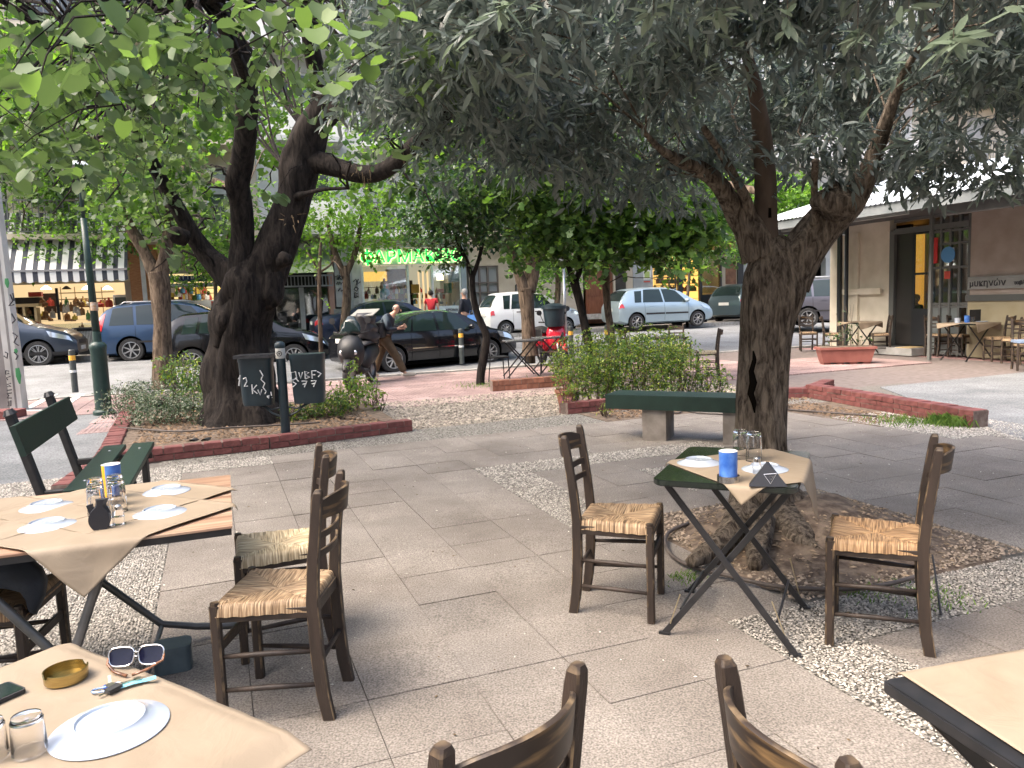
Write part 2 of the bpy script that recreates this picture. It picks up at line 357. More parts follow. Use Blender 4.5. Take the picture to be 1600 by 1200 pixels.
def pebmat():
    m = bpy.data.materials.new('pebble_aggregate'); m.use_nodes = True; N = m.node_tree; L = N.links; b = N.nodes['Principled BSDF']; b.inputs['Roughness'].default_value = .8
    g = N.nodes.new('ShaderNodeNewGeometry'); v = N.nodes.new('ShaderNodeTexVoronoi'); v.inputs['Scale'].default_value = 62; L.new(g.outputs['Position'], v.inputs[0])
    rp = N.nodes.new('ShaderNodeValToRGB'); rp.color_ramp.elements[0].position = .15; rp.color_ramp.elements[1].position = .75; rp.color_ramp.elements[0].color = (1, 1, 1, 1); rp.color_ramp.elements[1].color = (.17, .16, .14, 1); L.new(v.outputs['Distance'], rp.inputs[0])
    sx = N.nodes.new('ShaderNodeSeparateColor'); L.new(v.outputs['Color'], sx.inputs[0]); r2 = N.nodes.new('ShaderNodeValToRGB'); L.new(sx.outputs[0], r2.inputs[0]); r2.color_ramp.elements[0].color = (.13, .12, .10, 1); r2.color_ramp.elements[1].color = (.50, .48, .43, 1)
    mx = N.nodes.new('ShaderNodeMixRGB'); mx.blend_type = 'MULTIPLY'; mx.inputs[0].default_value = 1; L.new(rp.outputs[0], mx.inputs[1]); L.new(r2.outputs[0], mx.inputs[2]); L.new(mx.outputs[0], b.inputs['Base Color'])
    bp = N.nodes.new('ShaderNodeBump'); bp.invert = True; bp.inputs['Strength'].default_value = .9; bp.inputs['Distance'].default_value = .008; L.new(v.outputs['Distance'], bp.inputs['Height']); L.new(bp.outputs[0], b.inputs['Normal'])
    return m
MPEBB = pebmat()
MPEB = mat('pebbles', (.30, .28, .245), None, rough=.8, island=.55)
MPEBD = mat('pit_pebbles', (.25, .20, .15), None, rough=.8, island=.6)
def pebbles(cells, size, m, name, parent, z=0.0, dens=1.0):
    """cells: list of (a0,a1,b0,b1) in plaza coordinates -> one joined mesh of small stones"""
    P = []
    for a0, a1, b0, b1 in cells:
        na, nb = int((a1-a0)/size), int((b1-b0)/size)
        A_, B_ = np.meshgrid(a0+(np.arange(na)+.5)*(a1-a0)/na, b0+(np.arange(nb)+.5)*(b1-b0)/nb)
        p = np.stack([A_.ravel(), B_.ravel()], 1)+RNG.uniform(-.35, .35, (na*nb, 2))*size; P.append(p[RNG.random(len(p)) < dens])
    P = np.concatenate(P); n = len(P)
    X = np.stack([PO.x+P[:, 0]*pc-P[:, 1]*ps, PO.y+P[:, 0]*ps+P[:, 1]*pc, np.full(n, z)], 1)
    t = np.array([(1, 0, 0), (.35, .8, .1), (-.6, .7, 0), (-1, -.1, .1), (-.4, -.8, 0), (.55, -.7, .1), (.1, 0, .75)])
    th = RNG.uniform(0, 6.28, n); sc = RNG.uniform(.38, .68, n)*size; el = RNG.uniform(.55, 1, n)
    c, s_ = np.cos(th), np.sin(th); v = np.zeros((n, 7, 3))
    tx = t[None, :, 0]; ty = t[None, :, 1]*el[:, None]
    v[:, :, 0] = X[:, None, 0]+(tx*c[:, None]-ty*s_[:, None])*sc[:, None]; v[:, :, 1] = X[:, None, 1]+(tx*s_[:, None]+ty*c[:, None])*sc[:, None]
    v[:, :, 2] = X[:, None, 2]+(t[None, :, 2]+RNG.uniform(-.15, .25, (n, 7)))*sc[:, None]
    f = np.array([(i, (i+1) % 6, 6) for i in range(6)])
    F = (f[None]+7*np.arange(n)[:, None, None]).reshape(-1, 3)
    return link(name, npmesh(name, v.reshape(-1, 3), F, m, True), parent, kind='stuff')
g0 = .0019
ME_SL = MB().slab([(g0, g0), (C4-g0, g0), (C4-g0, C4-g0), (g0, C4-g0)], -.05, 0).mesh('paving_slab', MSLAB)
near, far = [], []; ns = 0; pm = MB(); extra = MB()
for j in range(-19, 4):
    for i in range(-16, 15):
        k = inb(i, j); p = P2(i*C4, j*C4)
        if k == 'slab':
            vis = p.y > 1.2 and j >= -14 and ns < 300 and i > -8
            z = random.uniform(-.0025, .0025)
            if vis:
                o = link('paving_slab', ME_SL, plaza, (p.x, p.y, z), rz=PA+random.uniform(-.002, .002)); ns += 1
            else:
                q = [P2(i*C4+x, j*C4+y) for x, y in ((g0, g0), (C4-g0, g0), (C4-g0, C4-g0), (g0, C4-g0))]; extra.slab(q, -.05, z)
        elif k == 'peb':
            q = [P2(i*C4+x, j*C4+y) for x, y in ((0, 0), (C4, 0), (C4, C4), (0, C4))]; pm.slab(q, -.05, -.003)
            (near if (p.y < 5.6 and p.y > 1.2 and abs(p.x) < 4) else far).append((i*C4+.004, (i+1)*C4-.004, j*C4+.004, (j+1)*C4-.004))
extra.build('paving_slab', MSLAB, plaza, kind='stuff')
pm.build('aggregate_band', MPEBB, plaza, kind='stuff')
pebbles(near, .0145, MPEB, 'pebbles', plaza, .001)
fn = [c for c in far if P2(c[0], c[2]).y < 9 and P2(c[0], c[2]).y > 1.2 and abs(P2(c[0], c[2]).x) < 6]
pebbles(fn, .021, MPEB, 'pebbles', plaza, .0)
# far strip of aggregate before the beds and the gravel lane beyond
MGRAV = mat('fine_gravel', (.10, .085, .065), (.36, .32, .26), 32, .95, bump=1, bscale=90, detail=3, contrast=(.4, .62))
st = MB(); st.slab([P2(-2.75, 1.68), P2(5.9, 1.68), P2(5.9, 2.5), P2(-2.75, 2.5)], -.1, -.004); st.build('aggregate_strip', MPEBB, kind='structure')
gv = MB(); gv.slab([P2(-1.0, 2.52), P2(5.9, 2.52), W(7.1, 11.3), W(-2.05, 11.3), W(-2.05, 9.5)], -.1, -.008); gv.build('gravel_lane', MGRAV, kind='structure')
pebbles([(-.9, 5.8, 2.55, 5.3)], .042, mat('gravel_stones', (.24, .21, .17), None, rough=.9, island=.7), 'gravel', bpy.data.objects['gravel_lane'], -.006, .75)
MLIT = mat('soil_litter', (.13, .085, .05), None, rough=.95, island=.75)
pebbles([(-3.1, -.25, 2.75, 5.6)], .05, MLIT, 'soil_litter', None, .068, .55)['label'] = 'dry leaf bits and stones on the soil of the left bed'
bpy.data.objects['soil_litter']['category'] = 'litter'
sd_ = MB(); sd_.slab([P2(2.3, 2.5), P2(6.2, 1.2), P2(5.2, -.35), P2(4.6, -.35), P2(4.5, 1.66), P2(2.3, 1.66)], -.1, .001); sd_.build('soil_bed', MDIRT, kind='structure')
o_ = pebbles([(2.45, 5.9, 1.75, 2.45), (4.65, 5.3, -.2, 1.6)], .04, MLIT, 'soil_litter', None, .003, .6); o_['label'] = 'dry leaf bits and stones on the bare soil round the concrete bench'; o_['category'] = 'litter'
# tree pit round the olive
pit = MB(); PITC = (1.26, -2.94)
rr = []; seg = 48
for k, (r, z) in enumerate([(0, .25), (.22, .22), (.40, .14), (.58, .06), (.78, .008), (1.02, -.006)]):
    for q in range(seg):
        a = 2*math.pi*q/seg; e = max(abs(math.cos(a)), abs(math.sin(a))); rad = r if r < .79 else r*(.835/e if e > .8 else 1.0)
        x, y = PITC[0]+rad*math.cos(a), PITC[1]+rad*math.sin(a); p = P2(x, y); p.z = z+(noise.noise(Vector((p.x*6, p.y*6, 0)))*.03 if r < .8 else 0); rr.append(p)
pit.add(rr, [(k*seg+q, k*seg+(q+1) % seg, (k+1)*seg+(q+1) % seg, (k+1)*seg+q) for k in range(5) for q in range(seg)])
pit.build('tree_pit', MDIRT, plaza, smooth=True)
pebbles([(.44, 2.08, -3.76, -2.12)], .024, MPEBD, 'pebbles', plaza, .004, .8)
mb = MB(); PR_ = [(0, .25), (.22, .22), (.40, .14), (.58, .06), (.78, .008), (1.02, -.006)]
for k in range(1300):
    r = .25+.6*random.random()**.8; a = random.uniform(0, 6.283); x, y = PITC[0]+r*math.cos(a), PITC[1]+r*math.sin(a); p = P2(x, y)
    z = next(z0+(z1-z0)*(r-r0)/(r1-r0) for (r0, z0), (r1, z1) in zip(PR_[:-1], PR_[1:]) if r <= r1)+noise.noise(Vector((p.x*6, p.y*6, 0)))*.03*(r < .8)+.004
    s_ = random.uniform(.005, .014); b = random.uniform(0, 6.28); X_ = Vector((math.cos(b), math.sin(b), 0))*s_*random.uniform(1, 2.2); Y_ = Vector((-math.sin(b), math.cos(b), 0))*s_*.6; q = Vector((p.x, p.y, z))
    mb.add([q-X_, q-Y_, q+X_, q+Y_, q+Vector((0, 0, s_*.6))], [(0, 1, 4), (1, 2, 4), (2, 3, 4), (3, 0, 4)])
mb.build('mound_litter', mat('mound_chips', (.20, .15, .10), None, rough=.9, island=.8), plaza, kind='stuff')
# petals and litter on the paving
MPET = mat('fallen_petals', (.6, .58, .5), None, rough=.9, island=.4)
MTWG = mat('fallen_leaf_litter', (.10, .07, .04), None, rough=.9, island=.5)
for nm, mm, cn, sz in (('petals', MPET, 420, .008), ('leaf_litter', MTWG, 160, .012)):
    mb = MB()
    for k in range(cn):
        p = P2(random.uniform(-2.6, 5.0), random.uniform(-5.5, 1.6)); a = random.uniform(0, 6.3); s_ = sz*random.uniform(.35, 1.1); e = random.uniform(.25, .8)
        x = Vector((math.cos(a), math.sin(a), 0))*s_; y = Vector((-math.sin(a), math.cos(a), 0))*s_*e; z = Vector((0, 0, .004))
        mb.add([p-x+z, p-y+z*1.2, p+x+z*1.5, p+y+z*1.2, p+z*2.2], [(0, 1, 4), (1, 2, 4), (2, 3, 4), (3, 0, 4)])
    tag(mb.build(nm, mm, kind='stuff'), 'small %s scattered over the plaza slabs' % ('white petals' if nm == 'petals' else 'brown dry leaf bits'), nm.replace('_', ' '), None, 'stuff')
# ================================================================== buildings
def PN(u, v, n0):     # point of a pixel ray on the plane n = n0 -> (s, z)
    d = ray(u, v); nd = -d.x*SN_ + d.y*CS; t = n0/nd; p = d*t; return (p.x*CS+p.y*SN_, CH+p.z)
def PS(u, v, s0):
    d = ray(u, v); sd = d.x*CS + d.y*SN_; t = s0/sd; p = d*t; return (-p.x*SN_+p.y*CS, CH+p.z)
def su(u, v=480, n0=27.6): return PN(u, v, n0)[0]
def zv(v, u, n0=27.6): return PN(u, v, n0)[1]
NF = 27.6
MPLAST = [mat('plaster_cream', (.42, .38, .30), (.52, .48, .40), 2, .9, bump=.2), mat('plaster_white', (.52, .52, .50), (.62, .62, .60), 2, .9, bump=.2), mat('plaster_grey', (.36, .37, .36), (.46, .47, .46), 2, .9, bump=.2), mat('plaster_beige', (.38, .33, .26), (.46, .41, .33), 2, .9, bump=.2), mat('plaster_pink', (.45, .34, .29), (.54, .43, .38), 2, .9, bump=.2)]
MDARKIN = mat('dark_interior', (.02, .02, .02), (.05, .045, .04), 3, .9)
MFRAME = mat('dark_frame', (.015, .017, .02), None, rough=.4)
MALU = mat('white_frame', (.6, .62, .62), None, rough=.4)
MSHUT = mat('shutter_grey', (.30, .31, .30), (.36, .37, .36), 6, .6)
MRAIL = mat('railing_metal', (.10, .11, .11), None, rough=.5)
MFLOOR = mat('interior_floor', (.12, .10, .08), None, rough=.6)
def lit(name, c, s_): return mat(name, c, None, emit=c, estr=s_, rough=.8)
LWARM = lit('lit_wall_warm', (.75, .55, .30), .24); LYEL = lit('lit_wall_yellow', (.8, .62, .28), .28); LWHITE = lit('lamp_white', (1, .95, .85), 3.0); LORANGE = lit('lit_wall_amber', (.85, .48, .12), .4); LCOOL = lit('lit_wall_pale', (.42, .40, .30), .18)  # the wall colours emit: room light is put into the surfaces themselves
FR = Matrix.Rotation(SA, 3, 'Z')
def fbox(mb, s0, s1, n0, n1, z0, z1, m=0):
    """box in street coordinates relative to a building's own empty at W(0,0)"""
    mb.slab([(s0, n0), (s1, n0), (s1, n1), (s0, n1)], z0, z1, m); return mb
def part(parent, name, m, boxes, **k):
    mb = MB()
    for b in boxes: fbox(mb, *b)
    return mb.build(name, m, parent, **k)
def building(name, label, s0, s1, m, top=3.75, floors=4, setb=0.0, win=1.0, rail='bars', shut=None, seed=0):
    t = thing(name, label, 'building', (0, 0, 0), SA); rnd = random.Random(seed)
    H = top+floors*3.0
    part(t, 'back_wall', m, [(s0, s1, NF+6.0, NF+6.3, .3, H)])
    part(t, 'side_wall', m, [(s0, s0+.18, NF+.25, NF+6, .3, H)]); part(t, 'side_wall', m, [(s1-.18, s1, NF+.25, NF+6, .3, H)])
    part(t, 'roof', m, [(s0, s1, NF, NF+6.3, H, H+.25)])
    part(t, 'shop_floor', MFLOOR, [(s0+.18, s1-.18, NF, NF+6, .30, .42)])
    part(t, 'shop_ceiling', m, [(s0+.18, s1-.18, NF, NF+6, top-.12, top)])
    nb = max(1, round((s1-s0)/2.6)); wdt = (s1-s0)/nb
    wl = MB()
    for f in range(floors):
        z = top+f*3.0
        for k in range(nb):
            a = s0+k*wdt; w0, w1 = a+wdt*.22, a+wdt*.78; h0, h1 = z+.12, z+2.35
            fbox(wl, a, w0, NF, NF+.25, z, z+3.0); fbox(wl, w1, a+wdt, NF, NF+.25, z, z+3.0); fbox(wl, w0, w1, NF, NF+.25, h1, z+3.0); fbox(wl, w0, w1, NF, NF+.25, z, h0)
            wf = part(t, 'window', MALU if rnd.random() < .6 else MFRAME, [(w0, w0+.07, NF+.10, NF+.18, h0, h1), (w1-.07, w1, NF+.10, NF+.18, h0, h1), (w0+.07, w1-.07, NF+.10, NF+.18, h1-.07, h1), (w0+.07, w1-.07, NF+.10, NF+.18, h0, h0+.07), ((w0+w1)/2-.035, (w0+w1)/2+.035, NF+.10, NF+.18, h0+.07, h1-.07)])
            part(wf, 'pane', mat('upstairs_glass', (.05, .06, .06), None, rough=.08, spec=.8), [(w0+.07, w1-.07, NF+.13, NF+.15, h0+.07, h1-.07)])
            if rnd.random() < .5: part(wf, 'shutter', MSHUT, [(w0+.07, w1-.07, NF+.06, NF+.09, h0+(h1-h0)*rnd.uniform(.2, .7), h1)])
        bt = part(t, 'balcony', m, [(s0+.3, s1-.3, NF-1.2, NF, z-.14, z+.02)])
        if rail == 'solid': part(bt, 'parapet', MPLAST[1], [(s0+.3, s1-.3, NF-1.2, NF-1.1, z+.02, z+.95)])
        else:
            rb = [(s0+.3, s1-.3, NF-1.18, NF-1.14, z+.98, z+1.02), (s0+.3, s1-.3, NF-1.18, NF-1.14, z+.08, z+.11)]
            x = s0+.32
            while x < s1-.32: rb.append((x, x+.03, NF-1.17, NF-1.15, z+.11, z+.98)); x += .16
            part(bt, 'railing', MRAIL, rb)
    wl.build('wall', m, t)
    return t
def fpoly(u0, v0, u1, v1, n0=NF):
    """rectangle on a facade from two photo corners -> s0,s1,z0,z1"""
    vm = (v0+v1)/2; a, b = PN(u0, v1, n0), PN(u1, v0, n0); return PN(u0, vm, n0)[0], PN(u1, vm, n0)[0], a[1], b[1]
# s-limits of the buildings along the far pavement
sa, sb, sc_, sd3, se, sf, sg, sh = su(-260), su(206), su(415), su(560), su(730), su(990), su(1160), su(1420)
B1 = building('bakery_building', 'pale apartment house with the striped awning bakery on its ground floor at the left', sa, sb, MPLAST[0], 4.0, 4, seed=1)
B2 = building('shop_house', 'house with the electrical shop and brick clad pillar behind the thick dark trunk', sb+.01, sc_, MPLAST[3], 3.9, 4, seed=2)
B3 = building('old_shop_house', 'house with the closed dark shop under a faded green awning', sc_+.01, sd3, MPLAST[2], 4.1, 4, rail='solid', seed=3)
B4 = building('pharmacy_building', 'building with the green lettered pharmacy on its ground floor', sd3+.01, se, MPLAST[1], 4.0, 4, seed=4)
B5 = building('beige_house', 'beige house with lattice windows and the arched brown door', se+.01, sf, MPLAST[3], 4.0, 4, seed=5)
B6 = building('amber_shop_building', 'building with the amber lit shop window behind the silver hatchback', sf+.01, sg, MPLAST[2], 4.0, 4, seed=6)
B7 = building('corner_building', 'grey building at the far right end of the street behind the olive trunk', sg+.01, sh, MPLAST[1], 4.0, 4, rail='solid', seed=7)
B8 = building('end_building', 'pale building at the far right seen above the tavern roof', sh+.01, sh+14, MPLAST[0], 4.0, 4, seed=8)
B9 = building('left_end_building', 'pale apartment house at the far left end of the street', sa-14, sa-.01, MPLAST[4], 4.0, 4, rail='solid', seed=9)
def fb(mb, u0, v0, u1, v1, n0, n1, m=0):
    s0, s1, z0, z1 = fpoly(u0, v0, u1, v1, n0); fbox(mb, s0, s1, n0, n1, max(z0, .40), z1, m); return mb
def fpart(parent, name, m, u0, v0, u1, v1, n0=NF, n1=NF+.2, **k): return fb(MB(), u0, v0, u1, v1, n0, n1).build(name, m, parent, **k)
# ---- bakery
MCREAMP = mat('cream_panel', (.55, .45, .28), (.62, .52, .34), 3, .6)
fpart(B1, 'lintel', MCREAMP, -60, 400, 204, 447, NF, NF+.3)
part(B1, 'shop_back', LWARM, [(su(-40), sb-.2, NF+3.2, NF+3.3, .42, 3.8)])
part(B1, 'side_panel', MPLAST[0], [(sa, su(-60), NF, NF+.3, .4, 4.0)])
MSTR = bpy.data.materials.new('awning_stripes'); MSTR.use_nodes = True
def stripemat(m, c1, c2, w):
    N = m.node_tree; L = N.links; b = N.nodes['Principled BSDF']; tc = N.nodes.new('ShaderNodeTexCoord'); sp = N.nodes.new('ShaderNodeSeparateXYZ'); L.new(tc.outputs['Object'], sp.inputs[0])
    a = N.nodes.new('ShaderNodeMath'); a.operation = 'DIVIDE'; a.inputs[1].default_value = w; L.new(sp.outputs[0], a.inputs[0]); f = N.nodes.new('ShaderNodeMath'); f.operation = 'FRACT'; L.new(a.outputs[0], f.inputs[0])
    g = N.nodes.new('ShaderNodeMath'); g.operation = 'GREATER_THAN'; g.inputs[1].default_value = .55; L.new(f.outputs[0], g.inputs[0]); mx = N.nodes.new('ShaderNodeMixRGB'); mx.inputs[1].default_value = (*c1, 1); mx.inputs[2].default_value = (*c2, 1); L.new(g.outputs[0], mx.inputs[0]); L.new(mx.outputs[0], b.inputs['Base Color']); b.inputs['Roughness'].default_value = .8
stripemat(MSTR, (.72, .72, .70), (.045, .05, .065), .30)
aw = MB(); N0 = 25.9
sL, zF = PN(15, 424, N0); sR_, _ = PN(199, 424, N0); _, zT = PN(199, 345, N0+1.6)
n = 60; vs = []
for i in range(n+1):
    s_ = sL-1.5+(sR_-sL+1.5)*i/n
    sag = .03*math.sin(i*.9)
    vs += [(s_, NF-.02, zT+.25), (s_, (NF+N0)/2, (zT+.25+zF)/2-.05+sag*.4), (s_, N0, zF), (s_, N0+.01, zF-.30-.05*abs(math.sin(i*math.pi/4)))]
fs = [(i*4+j, i*4+j+1, (i+1)*4+j+1, (i+1)*4+j) for i in range(n) for j in range(3)]
aw.add(vs, fs); o = aw.build('awning', MSTR, B1); md = o.modifiers.new('t', 'SOLIDIFY'); md.thickness = .012
part(o, 'awning_bar', MSTEEL, [(sL-1.5, sR_, N0-.03, N0-.015, zF-.03, zF+.03)])
# counters, shelves, goods
MCOUNT = mat('counter_cream', (.62, .55, .42), (.7, .63, .5), 5, .4); MSHELF = mat('shelf_wood', (.35, .24, .12), (.45, .32, .17), 8, .5)
fpart(B1, 'counter', MCOUNT, 60, 520, 130, 556, NF+.5, NF+1.2); fpart(B1, 'display_case', MCOUNT, 62, 498, 170, 502, NF+.5, NF+1.2); fpart(B1, 'display_glass', MPANE, 62, 503, 170, 520, NF+.5, NF+.52)
ck = MB(); fb(ck, 24, 474, 60, 480, NF+.3, NF+.8); fb(ck, 24, 480, 28, 545, NF+.3, NF+.8); fb(ck, 38, 480, 42, 545, NF+.3, NF+.8); fb(ck, 56, 480, 60, 545, NF+.3, NF+.8); fb(ck, 24, 543, 60, 547, NF+.3, NF+.8)
for vv in (492, 505, 520): fb(ck, 24, vv, 60, vv+1.5, NF+.3, NF+.8)
ck.build('cabinet', mat('pale_wood', (.55, .42, .22), None, rough=.5), B1)
fpart(B1, 'cabinet_back', MDARKIN, 26, 478, 59, 545, NF+.85, NF+.9)
fpart(B1, 'fridge_panel', MDARKIN, 22, 464, 62, 478, NF+.9, NF+1.2); fpart(B1, 'dark_mullion', MFRAME, 88, 450, 92, 500, NF+.8, NF+.9); fpart(B1, 'door_dark', mat('brown_door', (.10, .06, .04), None), 68, 458, 88, 490, NF+2.8, NF+2.9)
fpart(B1, 'wall_shelf', MSHELF, 95, 478, 168, 481, NF+2.4, NF+3.0); fpart(B1, 'fridge', MALU, 178, 460, 204, 500, NF+1.5, NF+2.2); fpart(B1, 'fridge_door', mat('fridge_dark', (.06, .09, .09), None, rough=.2), 181, 464, 202, 498, NF+1.46, NF+1.48)
rnd = random.Random(4)
goods = [mat('goods_white', (.7, .66, .6), None), mat('goods_red', (.45, .05, .03), None), mat('goods_brown', (.30, .15, .06), None), mat('goods_green', (.12, .3, .1), None), mat('goods_blue', (.1, .3, .5), None), mat('goods_yellow', (.75, .55, .08), None)]
def good(parent, name, m, u, v, n0, w, h):
    s_, z_ = PN(u, v, n0); mb = MB(); mb.lathe([(0, 0), (w, 0), (w, h*.55), (w*.75, h*.7), (w*.3, h*.78), (w*.3, h), (0, h)], 8, (s_, n0, z_)); return mb.build(name, m, parent)
for i, u in enumerate((72, 83, 93, 96, 101, 107, 112, 118, 124, 129)): good(B1, 'bottle', goods[0] if i % 3 else goods[2], u, 497 if u < 90 else 486+rnd.uniform(0, 8), NF+.9, .08, .30)
for i in range(14): good(B1, 'jar', goods[rnd.randrange(6)], rnd.choice((31, 34, 46, 50, 53)), rnd.choice((491, 504, 519, 542)), NF+.5, .06, .18)
for u in (75, 92, 115, 140, 155): good(B1, 'pastry', goods[0 if u % 2 else 2], u, 518, NF+.85, .14, .12)
fpart(B1, 'wrapped_ham', goods[1], 44, 456, 64, 464, NF+1.0, NF+1.3)
# plant arrangement with orange / red tufts
# vent grille box on the pavement
mb = MB(); g0_, g1_, gz0, gz1 = fpoly(121, 513, 160, 552, 26.6)
for k in range(15): x = g0_+.05+(g1_-g0_-.1)*k/14; fbox(mb, x-.012, x+.012, 26.56, 26.60, gz0+.12, gz1-.06)
gb = thing('metal_cabinet', 'black slatted metal cabinet in front of the bakery', 'cabinet', (0, 0, 0), SA); mb.build('slats', mat('slat_grey', (.35, .36, .34), None, rough=.5, metal=.3), gb, kind='stuff')
part(gb, 'cabinet_body', MFRAME, [(g0_, g1_, 26.62, 27.1, .40, gz1)]); part(gb, 'cabinet_top', MFRAME, [(g0_-.04, g1_+.04, 26.5, 27.15, gz1, gz1+.05)])
# ---- electrical shop, brick pillar
MTER = cobblemat('brick_cladding', (.42, .18, .07), (.50, .24, .10), (.3, .2, .14), .22)
fpart(B2, 'brick_pillar', mat('clad_orange', (.40, .17, .07), (.52, .26, .12), 12, .7, stretch=(1, 1, 6)), 206, 380, 250, 556, NF-.06, NF+.3)
fpart(B2, 'downpipe', MWHITE, 224, 390, 231, 556, NF-.18, NF-.08)
part(B2, 'shop_back', LYEL, [(su(252), sc_-.2, NF+2.2, NF+2.3, .42, 3.2)]); fpart(B2, 'sign_board', mat('navy', (.02, .03, .10), None, rough=.4), 262, 428, 412, 441, NF-.12, NF)
fpart(B2, 'fascia', MPLAST[3], 250, 385, 414, 428, NF, NF+.3); fpart(B2, 'light_box', LWHITE, 315, 443, 398, 448, NF+.3, NF+.5); fpart(B2, 'canopy_edge', MSHUT, 262, 441, 350, 449, NF-.35, NF+.2)
def ftext(parent, txt, u, v, h, m, n0, name='lettering', depth=.01, off=0, align='CENTER'):
    me = textmesh(txt, h, depth, off, align); me.materials.clear(); me.materials.append(m); s_, z_ = PN(u, v, n0); o = link(name, me, parent, (s_, n0, z_)); o.rotation_euler = (R(90), 0, 0); return o
ftext(B2, 'ΝΑΥΤΙΛΙΑΚΑ', 300, 433, .22, MWHITE, NF-.14); ftext(B2, 'ΣΑ', 372, 430.5, .16, MWHITE, NF-.14); ftext(B2, 'ΚΙΝ', 374, 436, .18, MWHITE, NF-.14)
fpart(B2, 'window_bar', mat('bar_yellow', (.5, .33, .06), None), 342, 448, 346, 480, NF+.4, NF+.5); fpart(B2, 'red_sign', goods[1], 330, 470, 342, 478, NF+.3, NF+.35)
fpart(B2, 'counter', MSHUT, 262, 468, 350, 500, NF+.8, NF+1.2)
for i in range(18): good(B2, 'ware', goods[rnd.randrange(6)], rnd.uniform(262, 335), rnd.choice((468, 459)), NF+1.0, .09, .25)
# ---- dark closed shop
fpart(B3, 'fascia', MPLAST[2], 416, 380, 516, 400, NF, NF+.3)
mb = MB(); a0, z0_ = PN(430, 427, 26.3); a1, _ = PN(522, 427, 26.3); _, z1_ = PN(522, 403, 26.3+1.2)
mb.add([(a0, 26.3, z0_), (a1, 26.3, z0_), (a1, NF, z1_+.3), (a0, NF, z1_+.3)], [(0, 1, 2, 3)]); o = mb.build('awning', mat('faded_green', (.14, .20, .12), (.22, .27, .17), 3, .8), B3); md = o.modifiers.new('t', 'SOLIDIFY'); md.thickness = .02
mb = MB(); r0, r1, rz0, rz1 = fpoly(438, 430, 520, 447, NF-.3)
for k in range(16): x = r0+(r1-r0)*k/15; fbox(mb, x-.015, x+.015, NF-.32, NF-.29, rz0, rz1)
fbox(mb, r0, r1, NF-.33, NF-.28, rz0-.05, rz0); fbox(mb, r0, r1, NF-.33, NF-.28, rz1-.02, rz1+.03); mb.build('grille', MSHUT, B3, kind='stuff')
part(B3, 'shop_back', MDARKIN, [(sc_+.2, sd3-.2, NF+2.2, NF+2.3, .42, 3.8)]); fpart(B3, 'door_post', MSHUT, 470, 449, 477, 532, NF+.1, NF+.2); fpart(B3, 'shop_glass', MPANE, 432, 449, 514, 530, NF+.22, NF+.24)
fpart(B3, 'pink_pilaster', mat('pink_plaster2', (.48, .27, .21), (.55, .33, .27), 4, .85), 515, 400, 523, 530, NF-.05, NF+.3); fpart(B3, 'stone_wall', mat('dirty_white', (.42, .41, .38), (.60, .59, .56), 2.5, .9), 523, 385, 559, 480, NF, NF+.3); fpart(B3, 'plinth', MKERB, 523, 481, 568, 530, NF-.08, NF+.3)
fpart(B3, 'drain_pipe', MSHUT, 546, 380, 550, 480, NF-.12, NF-.02)
MGRAF = mat('spray_black', (.015, .015, .02), None, rough=.6)
def strokes(parent, name, lines, n0, r=.018, m=None, fn=None):
    for pts in lines:
        P = [((fn or (lambda u, v: (PN(u, v, n0)[0], n0, PN(u, v, n0)[1])))(u, v)) for u, v in pts]
        mb = MB(); mb.tube(P, r, 5); mb.build(name, m or MGRAF, parent)
strokes(B3, 'graffiti', [[(536, 417), (531, 420), (535, 424), (530, 427)], [(524, 433), (527, 430), (527, 437)], [(529, 437), (530, 430), (533, 431), (530, 434), (534, 437)], [(536, 431), (541, 430)], [(538, 431), (538, 437)], [(541, 437), (543, 430), (545, 437)], [(526, 444), (528, 440), (529, 445), (531, 440), (533, 444), (536, 440), (538, 444), (541, 441), (544, 443)], [(528, 455), (532, 450), (533, 455), (541, 449)], [(537, 449), (541, 448), (541, 453)]], NF-.02)
strokes(B4, 'graffiti', [[(552, 440), (556, 436), (558, 442)], [(560, 436), (556, 446), (563, 440)], [(556, 448), (553, 452), (557, 455), (560, 451), (556, 448)], [(554, 457), (554, 465)], [(554, 457), (559, 459), (555, 461), (560, 463), (554, 465)]], NF-.02)
# ---- pharmacy
part(B4, 'white_pier', MPLAST[1], [(sd3+.01, su(567), NF, NF+.3, .4, 4.0)]); MSIGNB = mat('sign_pale_blue', (.42, .52, .56), (.48, .57, .61), 3, .5)
fpart(B4, 'sign_panel', MSIGNB, 566, 391, 728, 414, NF-.12, NF)
for k in range(5): fpart(B4, 'fascia_slat', MSIGNB, 572, 371+k*4, 729, 374+k*4, NF-.3+.02*k, NF)
fpart(B4, 'right_pier', mat('pier_blue_grey', (.25, .30, .33), None, rough=.6), 722, 391, 730, 530, NF-.1, NF+.3)
part(B4, 'shop_back', LCOOL, [(su(568), se-.2, NF+3.0, NF+3.1, .42, 3.8)])
for u in (566.5, 637.5, 675.5, 720): fpart(B4, 'mullion', MALU, u, 414, u+3.6, 530, NF-.05, NF+.05)
fpart(B4, 'shop_window', MPANE, 570, 415, 637, 530, NF, NF+.02); fpart(B4, 'shop_window', MPANE, 679, 415, 720, 530, NF, NF+.02)
fpart(B4, 'lit_wood_shelf', LORANGE, 569, 424, 605, 440, NF+2.6, NF+2.7); fpart(B4, 'wood_panel', mat('panel_brown', (.16, .09, .04), (.24, .14, .07), 6, .5), 605, 420, 640, 500, NF+2.6, NF+2.7); fpart(B4, 'dark_door', MDARKIN, 634, 438, 646, 500, NF+2.3, NF+2.4)  # the amber shelf emits, shop lighting put into its colour
fpart(B4, 'poster', mat('poster_amber', (.7, .40, .08), None), 643, 444, 655, 458, NF+1.2, NF+1.25)
